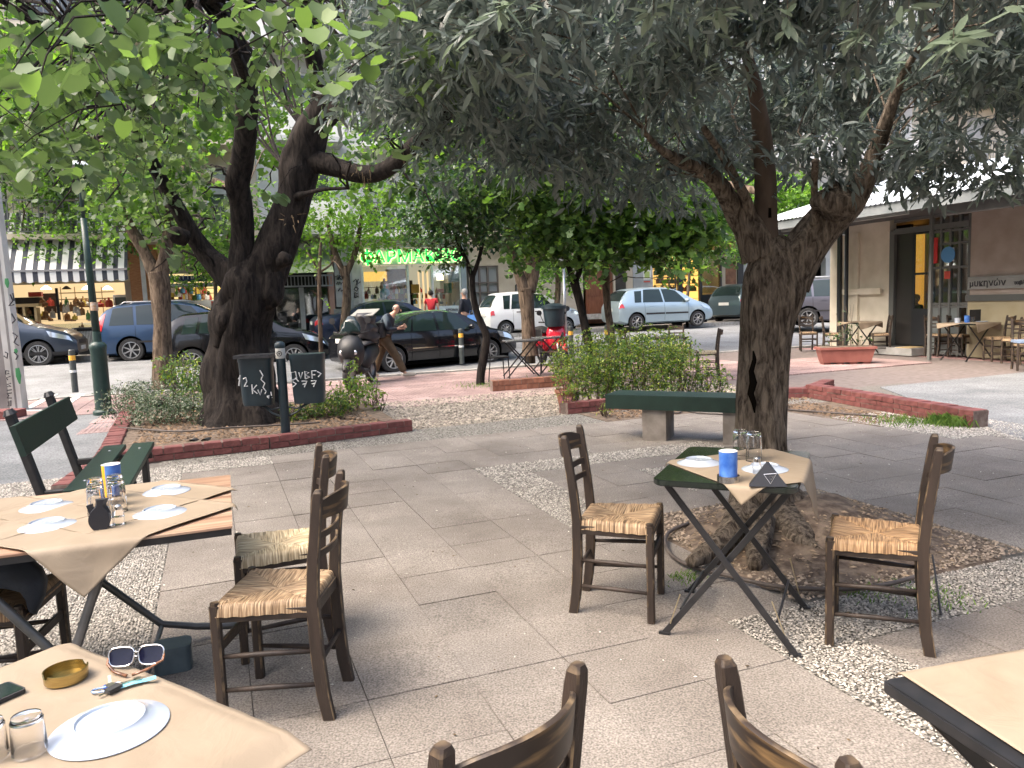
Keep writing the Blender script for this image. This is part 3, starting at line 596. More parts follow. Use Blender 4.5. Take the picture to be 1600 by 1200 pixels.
for k in range(5): fpart(B4, 'shelf', MSHELF, 643, 458+k*9, 676, 459.5+k*9, NF+1.6, NF+2.2)
for k in range(3): fpart(B4, 'shelf_post', LWARM, 655+k*7, 424, 657+k*7, 500, NF+1.5, NF+1.6)  # posts emit too, carrying the shop lighting in their material
fpart(B4, 'notice', mat('notice_pale', (.5, .55, .55), None), 700, 424, 719, 441, NF+.05, NF+.07); fpart(B4, 'lamp_panel', lit('lamp_amber', (.9, .7, .35), 1.2), 683, 428, 693, 438, NF+1.8, NF+1.9); fpart(B4, 'green_panel', mat('panel_green', (.02, .28, .16), None), 694, 442, 706, 458, NF+.6, NF+.65)
fpart(B4, 'window_sill_panel', MSIGNB, 679, 477, 720, 530, NF-.03, NF+.03); fpart(B4, 'display_shelf', MALU, 681, 458, 702, 460, NF+.4, NF+.7); fpart(B4, 'pink_box', mat('pink_box', (.75, .35, .38), None), 683, 451, 694, 457, NF+.45, NF+.6)
ftext(B4, 'ΧΡΩΜΑ', 706, 484, .13, MFRAME, NF-.045)
for i in range(36): good(B4, 'medicine_box', goods[rnd.randrange(6)], rnd.uniform(645, 674) if i % 2 else rnd.uniform(598, 635), 457+9*rnd.randrange(3), NF+1.8, .07, .2)
good(B4, 'mannequin', goods[4], 602, 468, NF+.8, .18, .55); good(B4, 'mannequin', mat('goods_pink', (.6, .2, .25), None), 601, 452, NF+1.0, .15, .4)
MGN = lit('neon_green', (.03, .62, .10), .45); MYN = lit('neon_yellow', (.9, .9, .35), .8)
for nm_, m_, nn, dd, off_ in (('lettering', MGN, NF-.22, .04, .002), ('lettering_glow', MYN, NF-.15, .01, .014)):
    o = ftext(B4, 'ΑΡΜΑΚΕΙΟ', 583.5 if nm_ == 'lettering' else 584, 402.5 if nm_ == 'lettering' else 403, .62, m_, nn, nm_, dd, off_, 'LEFT'); o.scale = (1.02, 1, 1)
    s_, z_ = PN(574, 402, nn); mb = MB(); w_ = .05 if nm_ == 'lettering' else .065
    mb.tube([(s_+.20*math.cos(a*.3142), nn, z_+.155*math.sin(a*.3142)) for a in range(22)], w_, 6, ell=1); mb.tube([(s_, nn, z_-.28), (s_, nn, z_+.28)], w_, 6); mb.build(nm_, m_, B4)
for i in range(60): good(B4, 'medicine_box', goods[(0, 1, 3, 4, 5, 2, 0)[rnd.randrange(7)]], rnd.uniform(572, 632) if i % 3 else rnd.uniform(682, 718), 451+8*rnd.randrange(5), NF+rnd.uniform(.5, 2.3), rnd.uniform(.04, .09), rnd.uniform(.12, .3))
for v_ in (448, 460, 472): fpart(B4, 'shelf', MSHELF, 572, v_, 600, v_+1.3, NF+1.4, NF+2.2)
for i in range(46): good(B1, 'jar', goods[(0, 2, 5, 0, 2, 1, 3)[rnd.randrange(7)]], rnd.uniform(64, 176), rnd.choice((478, 480, 500, 502, 519)), NF+rnd.uniform(.6, 2.6), rnd.uniform(.05, .12), rnd.uniform(.12, .34))
for u_ in (96, 118, 140, 160): fpart(B1, 'wall_seam', MSHELF, u_, 448, u_+1, 500, NF+3.14, NF+3.18)
for v_ in (456, 466): fpart(B1, 'wall_shelf', MSHELF, 92, v_, 176, v_+1.4, NF+2.6, NF+3.1)
for u_ in (72, 104, 136, 168): s_, z_ = PN(u_, 452, NF+1.5); mb = MB(); mb.lathe([(0, .12), (.05, .1), (.16, 0), (.14, 0), (0, .02)], 12, (s_, NF+1.5, z_)); mb.build('pendant_lamp', LWHITE if u_ != 104 else MFRAME, B1)
for i in range(30): good(B2, 'ware', goods[rnd.randrange(6)], rnd.uniform(262, 340), rnd.choice((458, 464, 470, 476)), NF+rnd.uniform(.9, 1.9), rnd.uniform(.06, .15), rnd.uniform(.15, .35))
for v_ in (450, 458, 466): fpart(B2, 'wall_shelf', MSHELF, 262, v_, 340, v_+1.5, NF+1.6, NF+2.1)
# ---- beige house with lattice and arched door
part(B5, 'ground_wall', MPLAST[3], [(su(735), su(738), NF, NF+.3, .4, 4.0), (su(781), su(912), NF, NF+.3, .4, 4.0), (su(738), su(781), NF, NF+.3, zv(415, 760), 4.0)])
lat = MB()
for u in (738, 750, 763, 779): fb(lat, u, 415, u+2.5, 530, NF+.02, NF+.12)
for v in (415, 440, 455, 475, 495): fb(lat, 738, v, 781, v+3, NF+.03, NF+.11)
lat.build('lattice_frame', mat('brown_grey_frame', (.12, .10, .09), None), B5); fpart(B5, 'lattice_glass', mat('frosted', (.28, .30, .31), None, rough=.4), 738, 415, 781, 530, NF+.14, NF+.16)
MDOORB = mat('door_red_brown', (.13, .045, .02), (.20, .075, .035), 5, .4, stretch=(8, 8, 1)); s0, s1, z0, z1 = fpoly(916, 414, 958, 488, NF)
mb = MB(); P = [(s0, 0.5), (s1, .5)]+[(s1-(s1-s0)*k/10, z1-.35+.35*math.sin(math.pi*k/10)) for k in range(11)]
vs = [(x, NF+.04, z) for x, z in P]+[(x, NF+.12, z) for x, z in P]; kk = len(P); mb.add(vs, [tuple(range(kk)), tuple(range(2*kk-1, kk-1, -1))]+[(i, i+kk, (i+1) % kk+kk, (i+1) % kk) for i in range(kk)]); dr = mb.build('door', MDOORB, B5)
for i in range(2):
    for j in range(3): a = s0+(s1-s0)*(.08+.47*i); part(dr, 'door_panel', MDOORB, [(a, a+(s1-s0)*.37, NF+.01, NF+.04, .75+j*.85, .75+j*.85+.65)])
part(B5, 'side_wall_piece', MPLAST[3], [(su(959.5), sf-.01, NF, NF+.3, .4, 4.0)]); fpart(B5, 'dark_recess', MDARKIN, 962, 405, 978, 488, NF-.02, NF-.005); fpart(B5, 'lintel', MPLAST[3], 913, 380, 959, 412, NF, NF+.3); fpart(B5, 'step', MKERB, 905, 488, 990, 500, NF-.6, NF-.02)
strokes(B5, 'graffiti', [[(806, 455), (806, 446), (809, 443), (812, 446), (812, 455)], [(816, 455), (817, 445), (820, 450)]], NF-.02, .03)
# ---- amber shop
part(B6, 'left_pier', mat('graffiti_grey', (.25, .27, .28), (.42, .44, .45), 1.3, .8), [(sf+.01, su(1021), NF, NF+.3, .4, 4.0)]); part(B6, 'shop_back', LORANGE, [(su(1021), su(1136), NF+2.0, NF+2.1, .42, 3.8)])
fpart(B6, 'poster', mat('poster_green', (.35, .45, .15), None), 1007, 424, 1015, 434, NF-.02, NF-.005); fpart(B6, 'poster_frame', MWHITE, 1005.5, 421, 1017, 437, NF-.012, NF-.003); fpart(B6, 'poster_strip', goods[1], 1006, 439, 1016, 441, NF-.02, NF-.005)
for u0, u1 in ((1061, 1067), (1094, 1097.5), (1126, 1128), (1153, 1162)): fpart(B6, 'frame_post', MFRAME, u0, 397, u1, 520, NF-.04, NF+.1)
fpart(B6, 'top_beam', MFRAME, 1096, 390, 1162, 398, NF-.05, NF+.15); fpart(B6, 'base_panel', MFRAME, 1096, 458, 1160, 520, NF-.02, NF+.08); fpart(B6, 'lintel', MPLAST[2], 1021, 375, 1096, 396, NF, NF+.3)
fpart(B6, 'shop_window', MPANE, 1022, 397, 1061, 500, NF+.04, NF+.06); fpart(B6, 'shop_window', MPANE, 1097, 398, 1126, 458, NF+.04, NF+.06)
fpart(B6, 'banner', mat('banner_beige', (.42, .36, .28), None), 1128, 398, 1153, 457, NF+.02, NF+.05); fpart(B6, 'banner_picture', mat('banner_brown', (.10, .04, .02), (.26, .12, .06), 3, .6), 1134, 404, 1150, 444, NF+.0, NF+.018)
for k in range(5):
    fpart(B6, 'shelf', MSHELF, 1021, 419+k*13, 1061, 421+k*13, NF+1.2, NF+1.8); fpart(B6, 'shelf', mat('shelf_amber', (.55, .3, .07), None), 1067, 430+k*12, 1094, 431.5+k*12, NF+1.2, NF+1.8)
for k in range(3): fpart(B6, 'shelf_post', MSHELF, 1035+k*10, 402, 1037+k*10, 490, NF+1.15, NF+1.2)
for i in range(40): good(B6, 'ware', goods[rnd.choice((0, 2, 5, 2, 3))], rnd.uniform(1022, 1092), rnd.choice((418, 430, 443, 455)), NF+1.5, .09, .26)
part(B7, 'ground_wall', MPLAST[2], [(sg+.02, su(1185), NF, NF+.3, .4, 4.0), (su(1230), sh-.02, NF, NF+.3, 2.9, 4.0), (su(1290), sh-.02, NF, NF+.3, .4, 2.9)]); part(B7, 'shop_back', MDARKIN, [(sg+.2, sh-.2, NF+2, NF+2.1, .4, 3.8)]); part(B7, 'white_column', MWHITE, [(su(1196), su(1204), NF-.1, NF+.2, .4, 4.0)])
for b in (B8,): part(b, 'ground_wall', MPLAST[0], [(sh+.02, sh+13.9, NF, NF+.3, .4, 4.0)])
part(B9, 'ground_wall', MPLAST[4], [(sa-13.9, sa-.02, NF, NF+.3, .4, 4.0)])
# buildings closing the view left and right, and unseen blocks added behind against sky reflections
def block(name, label, s0, s1, n0, n1, h, m):
    t = thing(name, label, 'building', (0, 0, 0), SA); part(t, 'wall', m, [(s0, s1, n0, n1, 0, h)])
    for f in range(int(h/3)-0):
        for k in range(int((n1-n0)/2.8)):
            y = n0+.8+k*2.8
            for sx, off in ((s0, -.03), (s1, .0)): part(t, 'window', mat('upstairs_glass', (.05, .06, .06)), [(sx+off, sx+off+.03, y, y+1.2, 1.0+f*3, 2.5+f*3)])
block('side_building', 'pale building beyond the side street at the left', -26, -15, -14, 14, 15, MPLAST[1])
block('rear_building', 'unseen beige apartment house added behind the viewer to cut sky reflections', -13, 6, -34, -20, 13, MPLAST[3]); block('rear_building', 'unseen grey apartment house added behind the viewer beside the tavern to cut sky reflections', 7, 26, -32, -16, 13, MPLAST[2])

# ================================================================== tavern
T = thing('tavern', 'low cream and taupe tavern with a corrugated roof, glazed door and grey eave', 'building', (0, 0, 0), SA)
SW = 14.4; MTAU = mat('taupe_plaster', (.29, .24, .205), (.35, .295, .255), 3, .85, bump=.15); MCRM = mat('tavern_cream', (.58, .53, .42), (.68, .63, .52), 2.5, .85, bump=.15); MEAVE = mat('eave_grey', (.10, .115, .12), (.15, .165, .17), 2.5, .5)
def nu(u, v=500, s0=SW): return PS(u, v, s0)[0]
def zu(u, v, s0=SW): return PS(u, v, s0)[1]
def tb(name, m, u0, v0, u1, v1, d0=0, d1=.12, z0=None, parent=None):
    """piece of the tavern front: pixel rectangle at its left edge heights, d = distance in front of (-) or into the wall"""
    na, nb_ = nu(u0, v1), nu(u1, v1); za, zb_ = (zu(u0, v1) if z0 is None else z0), zu(u0, v0)
    return part(parent or T, name, m, [(SW+d0, SW+d1, nb_, na, za, zb_)])
part(T, 'wall', MTAU, [(SW, SW+.2, -4, nu(1512), 0, 3.05)])
part(T, 'cream_panel', MCRM, [(SW, SW+.2, nu(1388), 15.1, 0, 3.05)]); part(T, 'side_wall', MCRM, [(SW+.2, SW+7, 14.9, 15.1, 0, 3.05)])
tb('pilaster', MCRM, 1301, 370, 1318, 560, -.10, -.0, 0); tb('panel_trim', MCRM, 1337, 365, 1342, 560, -.07, 0, .0); tb('panel_rail', MCRM, 1318, 452, 1381, 461, -.12, -.071); 
# lower plaster of the wall and the sign
part(T, 'lower_wall', mat('dim_ochre', (.30, .26, .16), (.34, .30, .2), 3, .85), [(SW-.012, SW, -4, nu(1512), .0, zu(1560, 469))])
part(T, 'wall_band', mat('band_grey', (.075, .08, .075), None, rough=.6), [(SW-.05, SW-.012, -4, nu(1510), zu(1560, 470), zu(1560, 460))])
part(T, 'sign_board', mat('sign_grey', (.20, .205, .195), (.24, .245, .235), 3, .6), [(SW-.06, SW-.02, 3, nu(1514), zu(1560, 451), zu(1560, 431))])
me = textmesh('μυκηνών', .19, .004, .001, 'LEFT'); me.materials.clear(); me.materials.append(MGRAF); o = link('lettering', me, T, (SW-.066, nu(1518, 440), zu(1550, 442))); o.rotation_euler = (R(90), 0, R(-90))
me = textmesh('ταβέρνα', .10, .004, .003, 'LEFT'); me.materials.clear(); me.materials.append(MGRAF); o = link('lettering', me, T, (SW-.066, nu(1588, 440), zu(1583, 442))); o.rotation_euler = (R(90), 0, R(-90))
# door opening and interior
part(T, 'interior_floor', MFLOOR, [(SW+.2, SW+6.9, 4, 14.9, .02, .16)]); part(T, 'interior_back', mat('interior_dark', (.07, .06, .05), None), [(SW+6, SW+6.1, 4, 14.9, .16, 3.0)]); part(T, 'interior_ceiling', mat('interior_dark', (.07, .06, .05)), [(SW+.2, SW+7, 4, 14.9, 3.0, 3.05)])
part(T, 'lit_interior_wall', lit('interior_orange_lit', (.80, .36, .06), .22), [(SW+1.6, SW+1.65, nu(1441, 480, SW+1.6), nu(1420, 480, SW+1.6), .3, 2.95)])  # orange wall emits in place of the light inside the room
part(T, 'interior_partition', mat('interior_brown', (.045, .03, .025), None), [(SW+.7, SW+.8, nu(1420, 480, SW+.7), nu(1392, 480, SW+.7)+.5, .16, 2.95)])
MTF = mat('frame_grey', (.10, .105, .10), None, rough=.5)
zd1 = zu(1394, 367)
tb('door_post', MTF, 1389, 362, 1396, 545, -.03, .12, 0); tb('door_post', MTF, 1450, 362, 1453, 545, -.03, .12, 0); part(T, 'door_lintel', MTF, [(SW-.03, SW+.12, nu(1512), nu(1396), zd1, zd1+.12)]); part(T, 'transom_frame', MTF, [(SW-.02, SW+.1, nu(1512), nu(1396), 2.95, 3.05)])
dr = part(T, 'door', mat('door_dark', (.03, .028, .026), None, rough=.3), [(SW+.05, SW+.09, nu(1421), nu(1396)-.02, .18, zd1)])
dg = part(T, 'door', MFRAME, [(SW+.05, SW+.09, nu(1450), nu(1450)+.06, .18, zd1), (SW+.05, SW+.09, nu(1421)-.06, nu(1421), .18, zd1), (SW+.05, SW+.09, nu(1450)+.06, nu(1421)-.06, .18, 1.0), (SW+.05, SW+.09, nu(1450)+.06, nu(1421)-.06, 1.75, 1.80), (SW+.05, SW+.09, nu(1450)+.06, nu(1421)-.06, zd1-.05, zd1)]); part(dg, 'pane', MPANE, [(SW+.065, SW+.075, nu(1450)+.06, nu(1421)-.06, 1.0, zd1-.05)])
a, b = nu(1512), nu(1454); nw = 4
for k in range(nw+1): y = b+(a-b)*k/nw; part(T, 'window_bar', MTF, [(SW-.01, SW+.06, y-.025, y+.025, .0, 2.95)])
for z in (.02, 1.02, 1.08, 1.85, 2.35, 2.62): part(T, 'window_rail', MTF, [(SW+.0, SW+.055, a+.03, b-.03, z, z+.05)])
part(T, 'window_panel', mat('panel_grey', (.14, .16, .16), None, rough=.4), [(SW+.02, SW+.04, a+(b-a)*.26, b-.03, .07, 1.02)]); part(T, 'window_pane', MPANE, [(SW+.025, SW+.035, a+.03, b-.03, 1.13, 2.9)])
tb('red_notice', mat('notice_red', (.5, .02, .02), None), 1456, 372, 1466, 412, -.035, -.02); tb('orange_notice', goods[1], 1477, 424, 1486, 436, -.035, -.02)
mb = MB(); cy, cz = nu(1483, 398), zu(1483, 398); mb.lathe([(0, 0), (.17, 0), (.17, .01), (0, .01)], 24, (SW-.035, cy, cz), axis='x'); mb.build('round_blue_sign', mat('sign_blue', (.08, .25, .5), None), T); tb('white_notice', MALU, 1476, 388, 1492, 409, -.025, -.015)
tb('counter_shelf', MALU, 1470, 455, 1508, 459, .3, .6)
part(T, 'step', mat('step_grey', (.20, .20, .19), (.26, .26, .25), 6, .8), [(SW-.55, SW-.02, nu(1455), nu(1385)+.3, 0, .16)]); part(T, 'door_mat', mat('mat_ochre', (.38, .28, .14), None, rough=.95), [(SW-.53, SW-.1, nu(1450), nu(1428), .161, .175)])
# eave, gutter, roof
ez = 2.9; es = 11.7
part(T, 'fascia_board', MEAVE, [(es, es+.05, -5, 15.6, ez-.02, ez+.17)]); part(T, 'soffit', mat('soffit_dark', (.07, .075, .08), None, rough=.7), [(es+.05, SW, -5, 15.6, ez+.12, ez+.15)]); part(T, 'roller_tube', mat('awning_roll', (.10, .10, .10), (.14, .14, .14), 4, .7), [(es+.30, es+.52, -5, nu(1450, 340, es), ez-.16, ez+.05)])
part(T, 'awning_rail', mat('pale_rail', (.30, .33, .32), None), [(es+.3, es+.4, nu(1395, 350, es), 14.6, ez-.05, ez+.05)])
part(T, 'end_fascia', MEAVE, [(es, SW+7, 15.601, 15.65, ez-.02, ez+.17)])
rf = MB(); ncor = 170; vs = []
for i in range(ncor*4+1):
    y = -5+20.6*i/(ncor*4); w_ = .012*math.sin(i*math.pi/2)
    vs += [(es-.05, y, ez+.185+w_), (es+4.5, y, ez+1.35+w_), (es+9, y, ez+.3+w_)]
rf.add(vs, [(i*3+j, i*3+j+1, (i+1)*3+j+1, (i+1)*3+j) for i in range(ncor*4) for j in range(2)]); o = rf.build('corrugated_roof', mat('roof_sheet', (.34, .39, .43), (.44, .49, .53), 2, .45, bump=.1), T, smooth=40); md = o.modifiers.new('t', 'SOLIDIFY'); md.thickness = .01
for u in (1322, 1453): y = nu(u, 500, 13.3); part(T, 'post', MFRAME if u < 1400 else MTF, [(13.27, 13.33, y-.03, y+.03, 0, ez+.12)])
y = 14.95; part(T, 'post', MFRAME, [(14.0, 14.07, y-.05, y+.05, 0, ez+.12)])

# ================================================================== brick kerbs
MBRR = mat('painted_brick_red', (.11, .032, .03), (.19, .065, .058), 9, .8, bump=.6, bscale=40, rnd=.18); MBRO = mat('brick_orange', (.19, .075, .045), (.30, .135, .085), 9, .85, bump=.6, bscale=40, rnd=.2); MMORT = mat('mortar', (.13, .09, .075), (.2, .16, .14), 20, .95, bump=.5)
BRK = {}
def brick_wall(label, pts, courses=2, m=MBRR, bl=.20, bh=.068, th=.13, group=None, name='brick_kerb', z0=0):
    t = thing(name, label, 'brick kerb', (pts[0][0], pts[0][1], 0), 0, group); O = Vector((pts[0][0], pts[0][1], 0)); mt = MB()
    for a, b in zip(pts[:-1], pts[1:]):
        a, b = Vector((a[0], a[1], 0)), Vector((b[0], b[1], 0)); L = (b-a).length; n = max(1, round(L/bl)); l = L/n; h = math.atan2(b.y-a.y, b.x-a.x); x = (b-a)/L; y = Vector((-x.y, x.x, 0))
        q = [a-O-y*(th/2-.008), b-O-y*(th/2-.008), b-O+y*(th/2-.008), a-O+y*(th/2-.008)]; mt.slab(q, -.06, z0+courses*bh-.006)
        key = (round(l, 3), bh, th, m.name)
        if key not in BRK:
            w_, d_, e = l/2-.005, th/2, .007; b1 = MB(); b1.slab([(-w_, -d_), (w_, -d_), (w_, d_), (-w_, d_)], .004, bh-.008); b1.slab([(-w_+e, -d_+e), (w_-e, -d_+e), (w_-e, d_-e), (-w_+e, d_-e)], bh-.008, bh-.001); BRK[key] = b1.mesh('brick', m)
            b2 = MB(); w2 = l/4-.005; b2.slab([(-w2, -d_), (w2, -d_), (w2, d_), (-w2, d_)], .004, bh-.003); BRK[key+('h',)] = b2.mesh('brick', m)
        for c in range(courses):
            if c % 2 == 0: xs = [(i+.5)*l for i in range(n)]; 
            else: xs = [(i+1)*l for i in range(n-1)]
            for xx in xs:
                p = a-O+x*xx+y*random.uniform(-.005, .005); o = link('brick', BRK[key], t, (p.x, p.y, z0+c*bh+random.uniform(-.002, .003)), rz=h+random.uniform(-.012, .012))
            if c % 2 == 1:
                for xx in (l*.25, L-l*.25): p = a-O+x*xx; link('brick', BRK[key+('h',)], t, (p.x, p.y, z0+c*bh), rz=h)
    mt.build('mortar', MMORT, t); return t
kL0, kL1, kLb = G(150, 738), G(641, 672), G(208, 625)
KL0 = G(176, 727)
brick_wall('dark red painted brick kerb along the front of the left planting bed', [(KL0.x, KL0.y), (G(420, 700).x, G(420, 700).y), (kL1.x, kL1.y)], 2, th=.16)
kb_ = G(212, 628); brick_wall('dark red brick kerb beside the side path, running back from the slatted bench', [(G(100, 775).x, G(100, 775).y), (KL0.x-.1, KL0.y+.05), (kb_.x, kb_.y)], 1, bh=.10, th=.20)
m0, m1 = G(884, 646), G(950, 640); brick_wall('short red brick kerb at the left end of the concrete bench', [(G(890, 610).x, G(890, 610).y), (m0.x, m0.y), (m1.x, m1.y)], 2, MBRR, th=.16, bh=.075)
brick_wall('orange brick kerb under the black metal table', [(G(768, 611).x, G(768, 611).y), (G(892, 602).x, G(892, 602).y)], 2, MBRO, th=.18, bh=.09)
brick_wall('low brick kerb behind the concrete bench', [(m1.x, m1.y), (G(1150, 636).x, G(1150, 636).y)], 1, MBRO, bh=.09)
brick_wall('long red brick kerb beside the grey path, right of the olive trunk', [(G(1268, 620).x, G(1268, 620).y), (G(1532, 668).x, G(1532, 668).y)], 3, MBRR, th=.20, bh=.062)
brick_wall('short red brick kerb meeting the tree pit edge behind the olive trunk', [(G(1216, 622).x, G(1216, 622).y), (G(1262, 620).x, G(1262, 620).y), (G(1294, 606).x, G(1294, 606).y)], 2, MBRR, th=.18)
# soil of the left bed
bd = MB(); bd.slab([(KL0.x, KL0.y), (G(420, 700).x, G(420, 700).y), (kL1.x, kL1.y), tuple(W(1.9, 9.4))[:2], tuple(W(1.9, 12.2))[:2], tuple(W(-1.6, 13.4))[:2], (kb_.x, kb_.y)], -.1, .07); bd.build('planting_bed', MDIRT, kind='structure')
for u, v in ((308, 696), (327, 695)):
    p = G(u, v); mb = MB(); mb.lathe([(.045, -.1), (.045, .005), (.038, .005), (.038, -.1)], 20, (p.x, p.y-.035, .05), axis='y'); o = mb.build('drain_pipe', MRUB); tag(o, 'dark drain pipe mouth in the dark red kerb, %s of the two' % ('left' if u == 308 else 'right'), 'drain pipe', 'drain pipes')
# ================================================================== trees and plants
BK_DARK = barkmat('bark_dark', (.007, .006, .006), (.036, .030, .026), 16, 1, .03)
BK_OLIVE = barkmat('bark_olive', (.040, .031, .024), (.25, .208, .162), 34, 1, .05)
BK_BROWN = barkmat('bark_brown', (.04, .03, .022), (.15, .115, .085), 18, 1, .02)
BK_SMOOTH = barkmat('bark_smooth', (.065, .05, .04), (.11, .088, .07), 5, .3, .01)
LF_CER = leafmat('leaf_round', (.034, .072, .022), (.095, .145, .048), (.07, .105, .062), .30)  # green shifted towards yellow in place of backlight
LF_CERL = leafmat('leaf_round_backlit', (.085, .155, .04), (.14, .22, .06), (.10, .16, .07), .42)  # lighter copy of the round leaf, backlight put into its colour
LF_OLV = leafmat('leaf_long_dark', (.042, .060, .054), (.12, .15, .132), (.13, .16, .145), .24, .42, .5)
LF_OLVL = leafmat('leaf_long_skylit', (.11, .15, .11), (.19, .24, .17), (.16, .2, .15), .3, .42, .5)  # paler copy of the long leaf, sky light put into its colour
LF_MID = leafmat('leaf_maple', (.028, .062, .020), (.080, .145, .040), (.05, .11, .03), .42)
LF_MIDL = leafmat('leaf_maple_light', (.085, .165, .035), (.15, .24, .055), (.1, .2, .05), .5)
LF_DARK = leafmat('leaf_citrus', (.012, .038, .014), (.035, .08, .025), (.03, .06, .02), .25, .35)
LF_BG = leafmat('leaf_feathery', (.08, .17, .03), (.17, .30, .06), (.1, .2, .05), .5)
LF_HEDGE = leafmat('leaf_hedge', (.04, .085, .015), (.24, .30, .05), (.07, .12, .03), .35)
LF_IVY = leafmat('leaf_ivy', (.018, .045, .02), (.09, .13, .07), (.05, .08, .04), .25)
HEART = np.array([(0, 0, 0), (.38, -.10, .05), (.52, .28, .09), (.34, .66, .05), (0, .88, -.03), (-.34, .66, .05), (-.52, .28, .09), (-.38, -.10, .05), (0, .35, -.02)])
HEARTF = np.array([(i, (i+1) % 8, 8) for i in range(8)])
LONG = np.array([(0, 0, 0), (.11, .30, .015), (.10, .68, .0), (0, 1, -.06), (-.10, .68, .0), (-.11, .30, .015), (0, .45, -.02)]); LONGF = np.array([(0, 1, 6), (1, 2, 6), (2, 3, 6), (3, 4, 6), (4, 5, 6), (5, 0, 6)])
DIAM = np.array([(0, 0, 0), (.33, .42, .06), (0, 1, -.04), (-.33, .42, .06)]); DIAMF = np.array([(0, 1, 2), (0, 2, 3)])
MAPLE = np.array([(0, 0, 0), (.5, .1, .06), (.30, .42, .0), (.42, .80, .05), (0, 1.0, -.03), (-.42, .80, .05), (-.30, .42, 0), (-.5, .1, .06)]); MAPLEF = np.array([(0, 1, 2), (0, 2, 4), (2, 3, 4), (0, 4, 6), (4, 5, 6), (0, 6, 7)])
TPL = {'heart': (HEART, HEARTF), 'long': (LONG, LONGF), 'diam': (DIAM, DIAMF), 'maple': (MAPLE, MAPLEF)}
def leaves(name, pos, size, tpl, m, parent=None, dirs=None, droop=.45, jitter=.7, flat=None, kind='stuff', szvar=.35, stretch=1.0):
    """one mesh of leaves: pos (n,3); dirs = direction each leaf points; flat: leaves lie nearly horizontal"""
    T_, F_ = TPL[tpl]; n = len(pos); k = len(T_)
    if dirs is None:
        a = RNG.uniform(0, 2*np.pi, n); dirs = np.stack([np.cos(a), np.sin(a), np.full(n, -droop)], 1)
    y = dirs+RNG.normal(0, jitter*.5, (n, 3)); y /= np.linalg.norm(y, axis=1, keepdims=True)+1e-9
    up = np.array([0, 0, 1.0])+RNG.normal(0, .45 if flat is None else flat, (n, 3)); x = np.cross(y, up); x /= np.linalg.norm(x, axis=1, keepdims=True)+1e-9; z = np.cross(x, y)
    s = size*(1+RNG.uniform(-szvar, szvar, n))
    v = pos[:, None, :]+(x[:, None, :]*T_[None, :, 0, None]*stretch+y[:, None, :]*T_[None, :, 1, None]+z[:, None, :]*T_[None, :, 2, None]*RNG.uniform(.3, 2.2, (n, 1, 1)))*s[:, None, None]
    F = (F_[None]+k*np.arange(n)[:, None, None]).reshape(-1, 3)
    return link(name, npmesh(name, v.reshape(-1, 3), F, m), parent, kind=kind)
def clump_pts(clumps, per, shell=.35):
    """clumps: (x,y,z,rx,ry,rz,weight)"""
    out = []
    for c in clumps:
        n = int(per*(c[6] if len(c) > 6 else 1)*c[3]*c[4]*max(c[5], .15)**.5)
        d = RNG.normal(0, 1, (n, 3)); d /= np.linalg.norm(d, axis=1, keepdims=True); r = RNG.uniform(shell, 1, (n, 1))**.6
        out.append(np.array(c[:3])+d*r*np.array(c[3:6]))
    return np.concatenate(out) if out else np.zeros((0, 3))
def sprays(centers, n_leaf, length, spread=.5, droop=.5):
    """leaves set along short drooping twigs -> positions, directions, twig polylines"""
    n = len(centers); a = RNG.uniform(0, 2*np.pi, n); d = np.stack([np.cos(a), np.sin(a), RNG.uniform(-droop-.4, .25, n)], 1); d /= np.linalg.norm(d, axis=1, keepdims=True)
    t = (np.arange(n_leaf)+.5)/n_leaf; L = length*RNG.uniform(.6, 1.3, (n, 1, 1))
    P = centers[:, None, :]+d[:, None, :]*L*t[None, :, None]+np.array([0, 0, -1.0])*L*.35*(t**2)[None, :, None]
    tang = d[:, None, :]+np.array([0, 0, -.7])*t[None, :, None]
    side = RNG.normal(0, spread, (n, n_leaf, 3)); D = tang+side
    return P.reshape(-1, 3), D.reshape(-1, 3), [(centers[i], P[i, n_leaf//2], P[i, -1]) for i in range(n)]
def limb(pts, seg=18, rough=.18, seed=0, sub=5):
    """pts: (u, v, Y, radius in photo pixels) -> smooth rough tube"""
    P = [A(u, v, Y) for u, v, Y, r in pts]; Rr = [r/FPX*Y for u, v, Y, r in pts]; n = len(P)
    Q, q = [], []
    for i in range(n-1):
        p0, p1, p2, p3 = P[max(i-1, 0)], P[i], P[i+1], P[min(i+2, n-1)]
        for k in range(sub):
            t = k/sub; Q.append(.5*((2*p1)+(p2-p0)*t+(2*p0-5*p1+4*p2-p3)*t*t+(3*p1-p0-3*p2+p3)*t*t*t)); q.append(Rr[i]*(1-t)+Rr[i+1]*t)
    Q.append(P[-1]); q.append(Rr[-1])
    return MB().tube(Q, q, seg, rough=rough, seed=seed)
def tree(name, label, base, limbs, bark, group=None, cat='tree'):
    t = thing(name, label, cat, (0, 0, 0), 0, group)
    for i, (nm, pts, seg, rg) in enumerate(limbs): limb(pts, seg, rg, seed=i*3.7+base).build(nm, bark if not isinstance(bark, dict) else bark.get(i, bark[-1]), t, smooth=True)
    return t
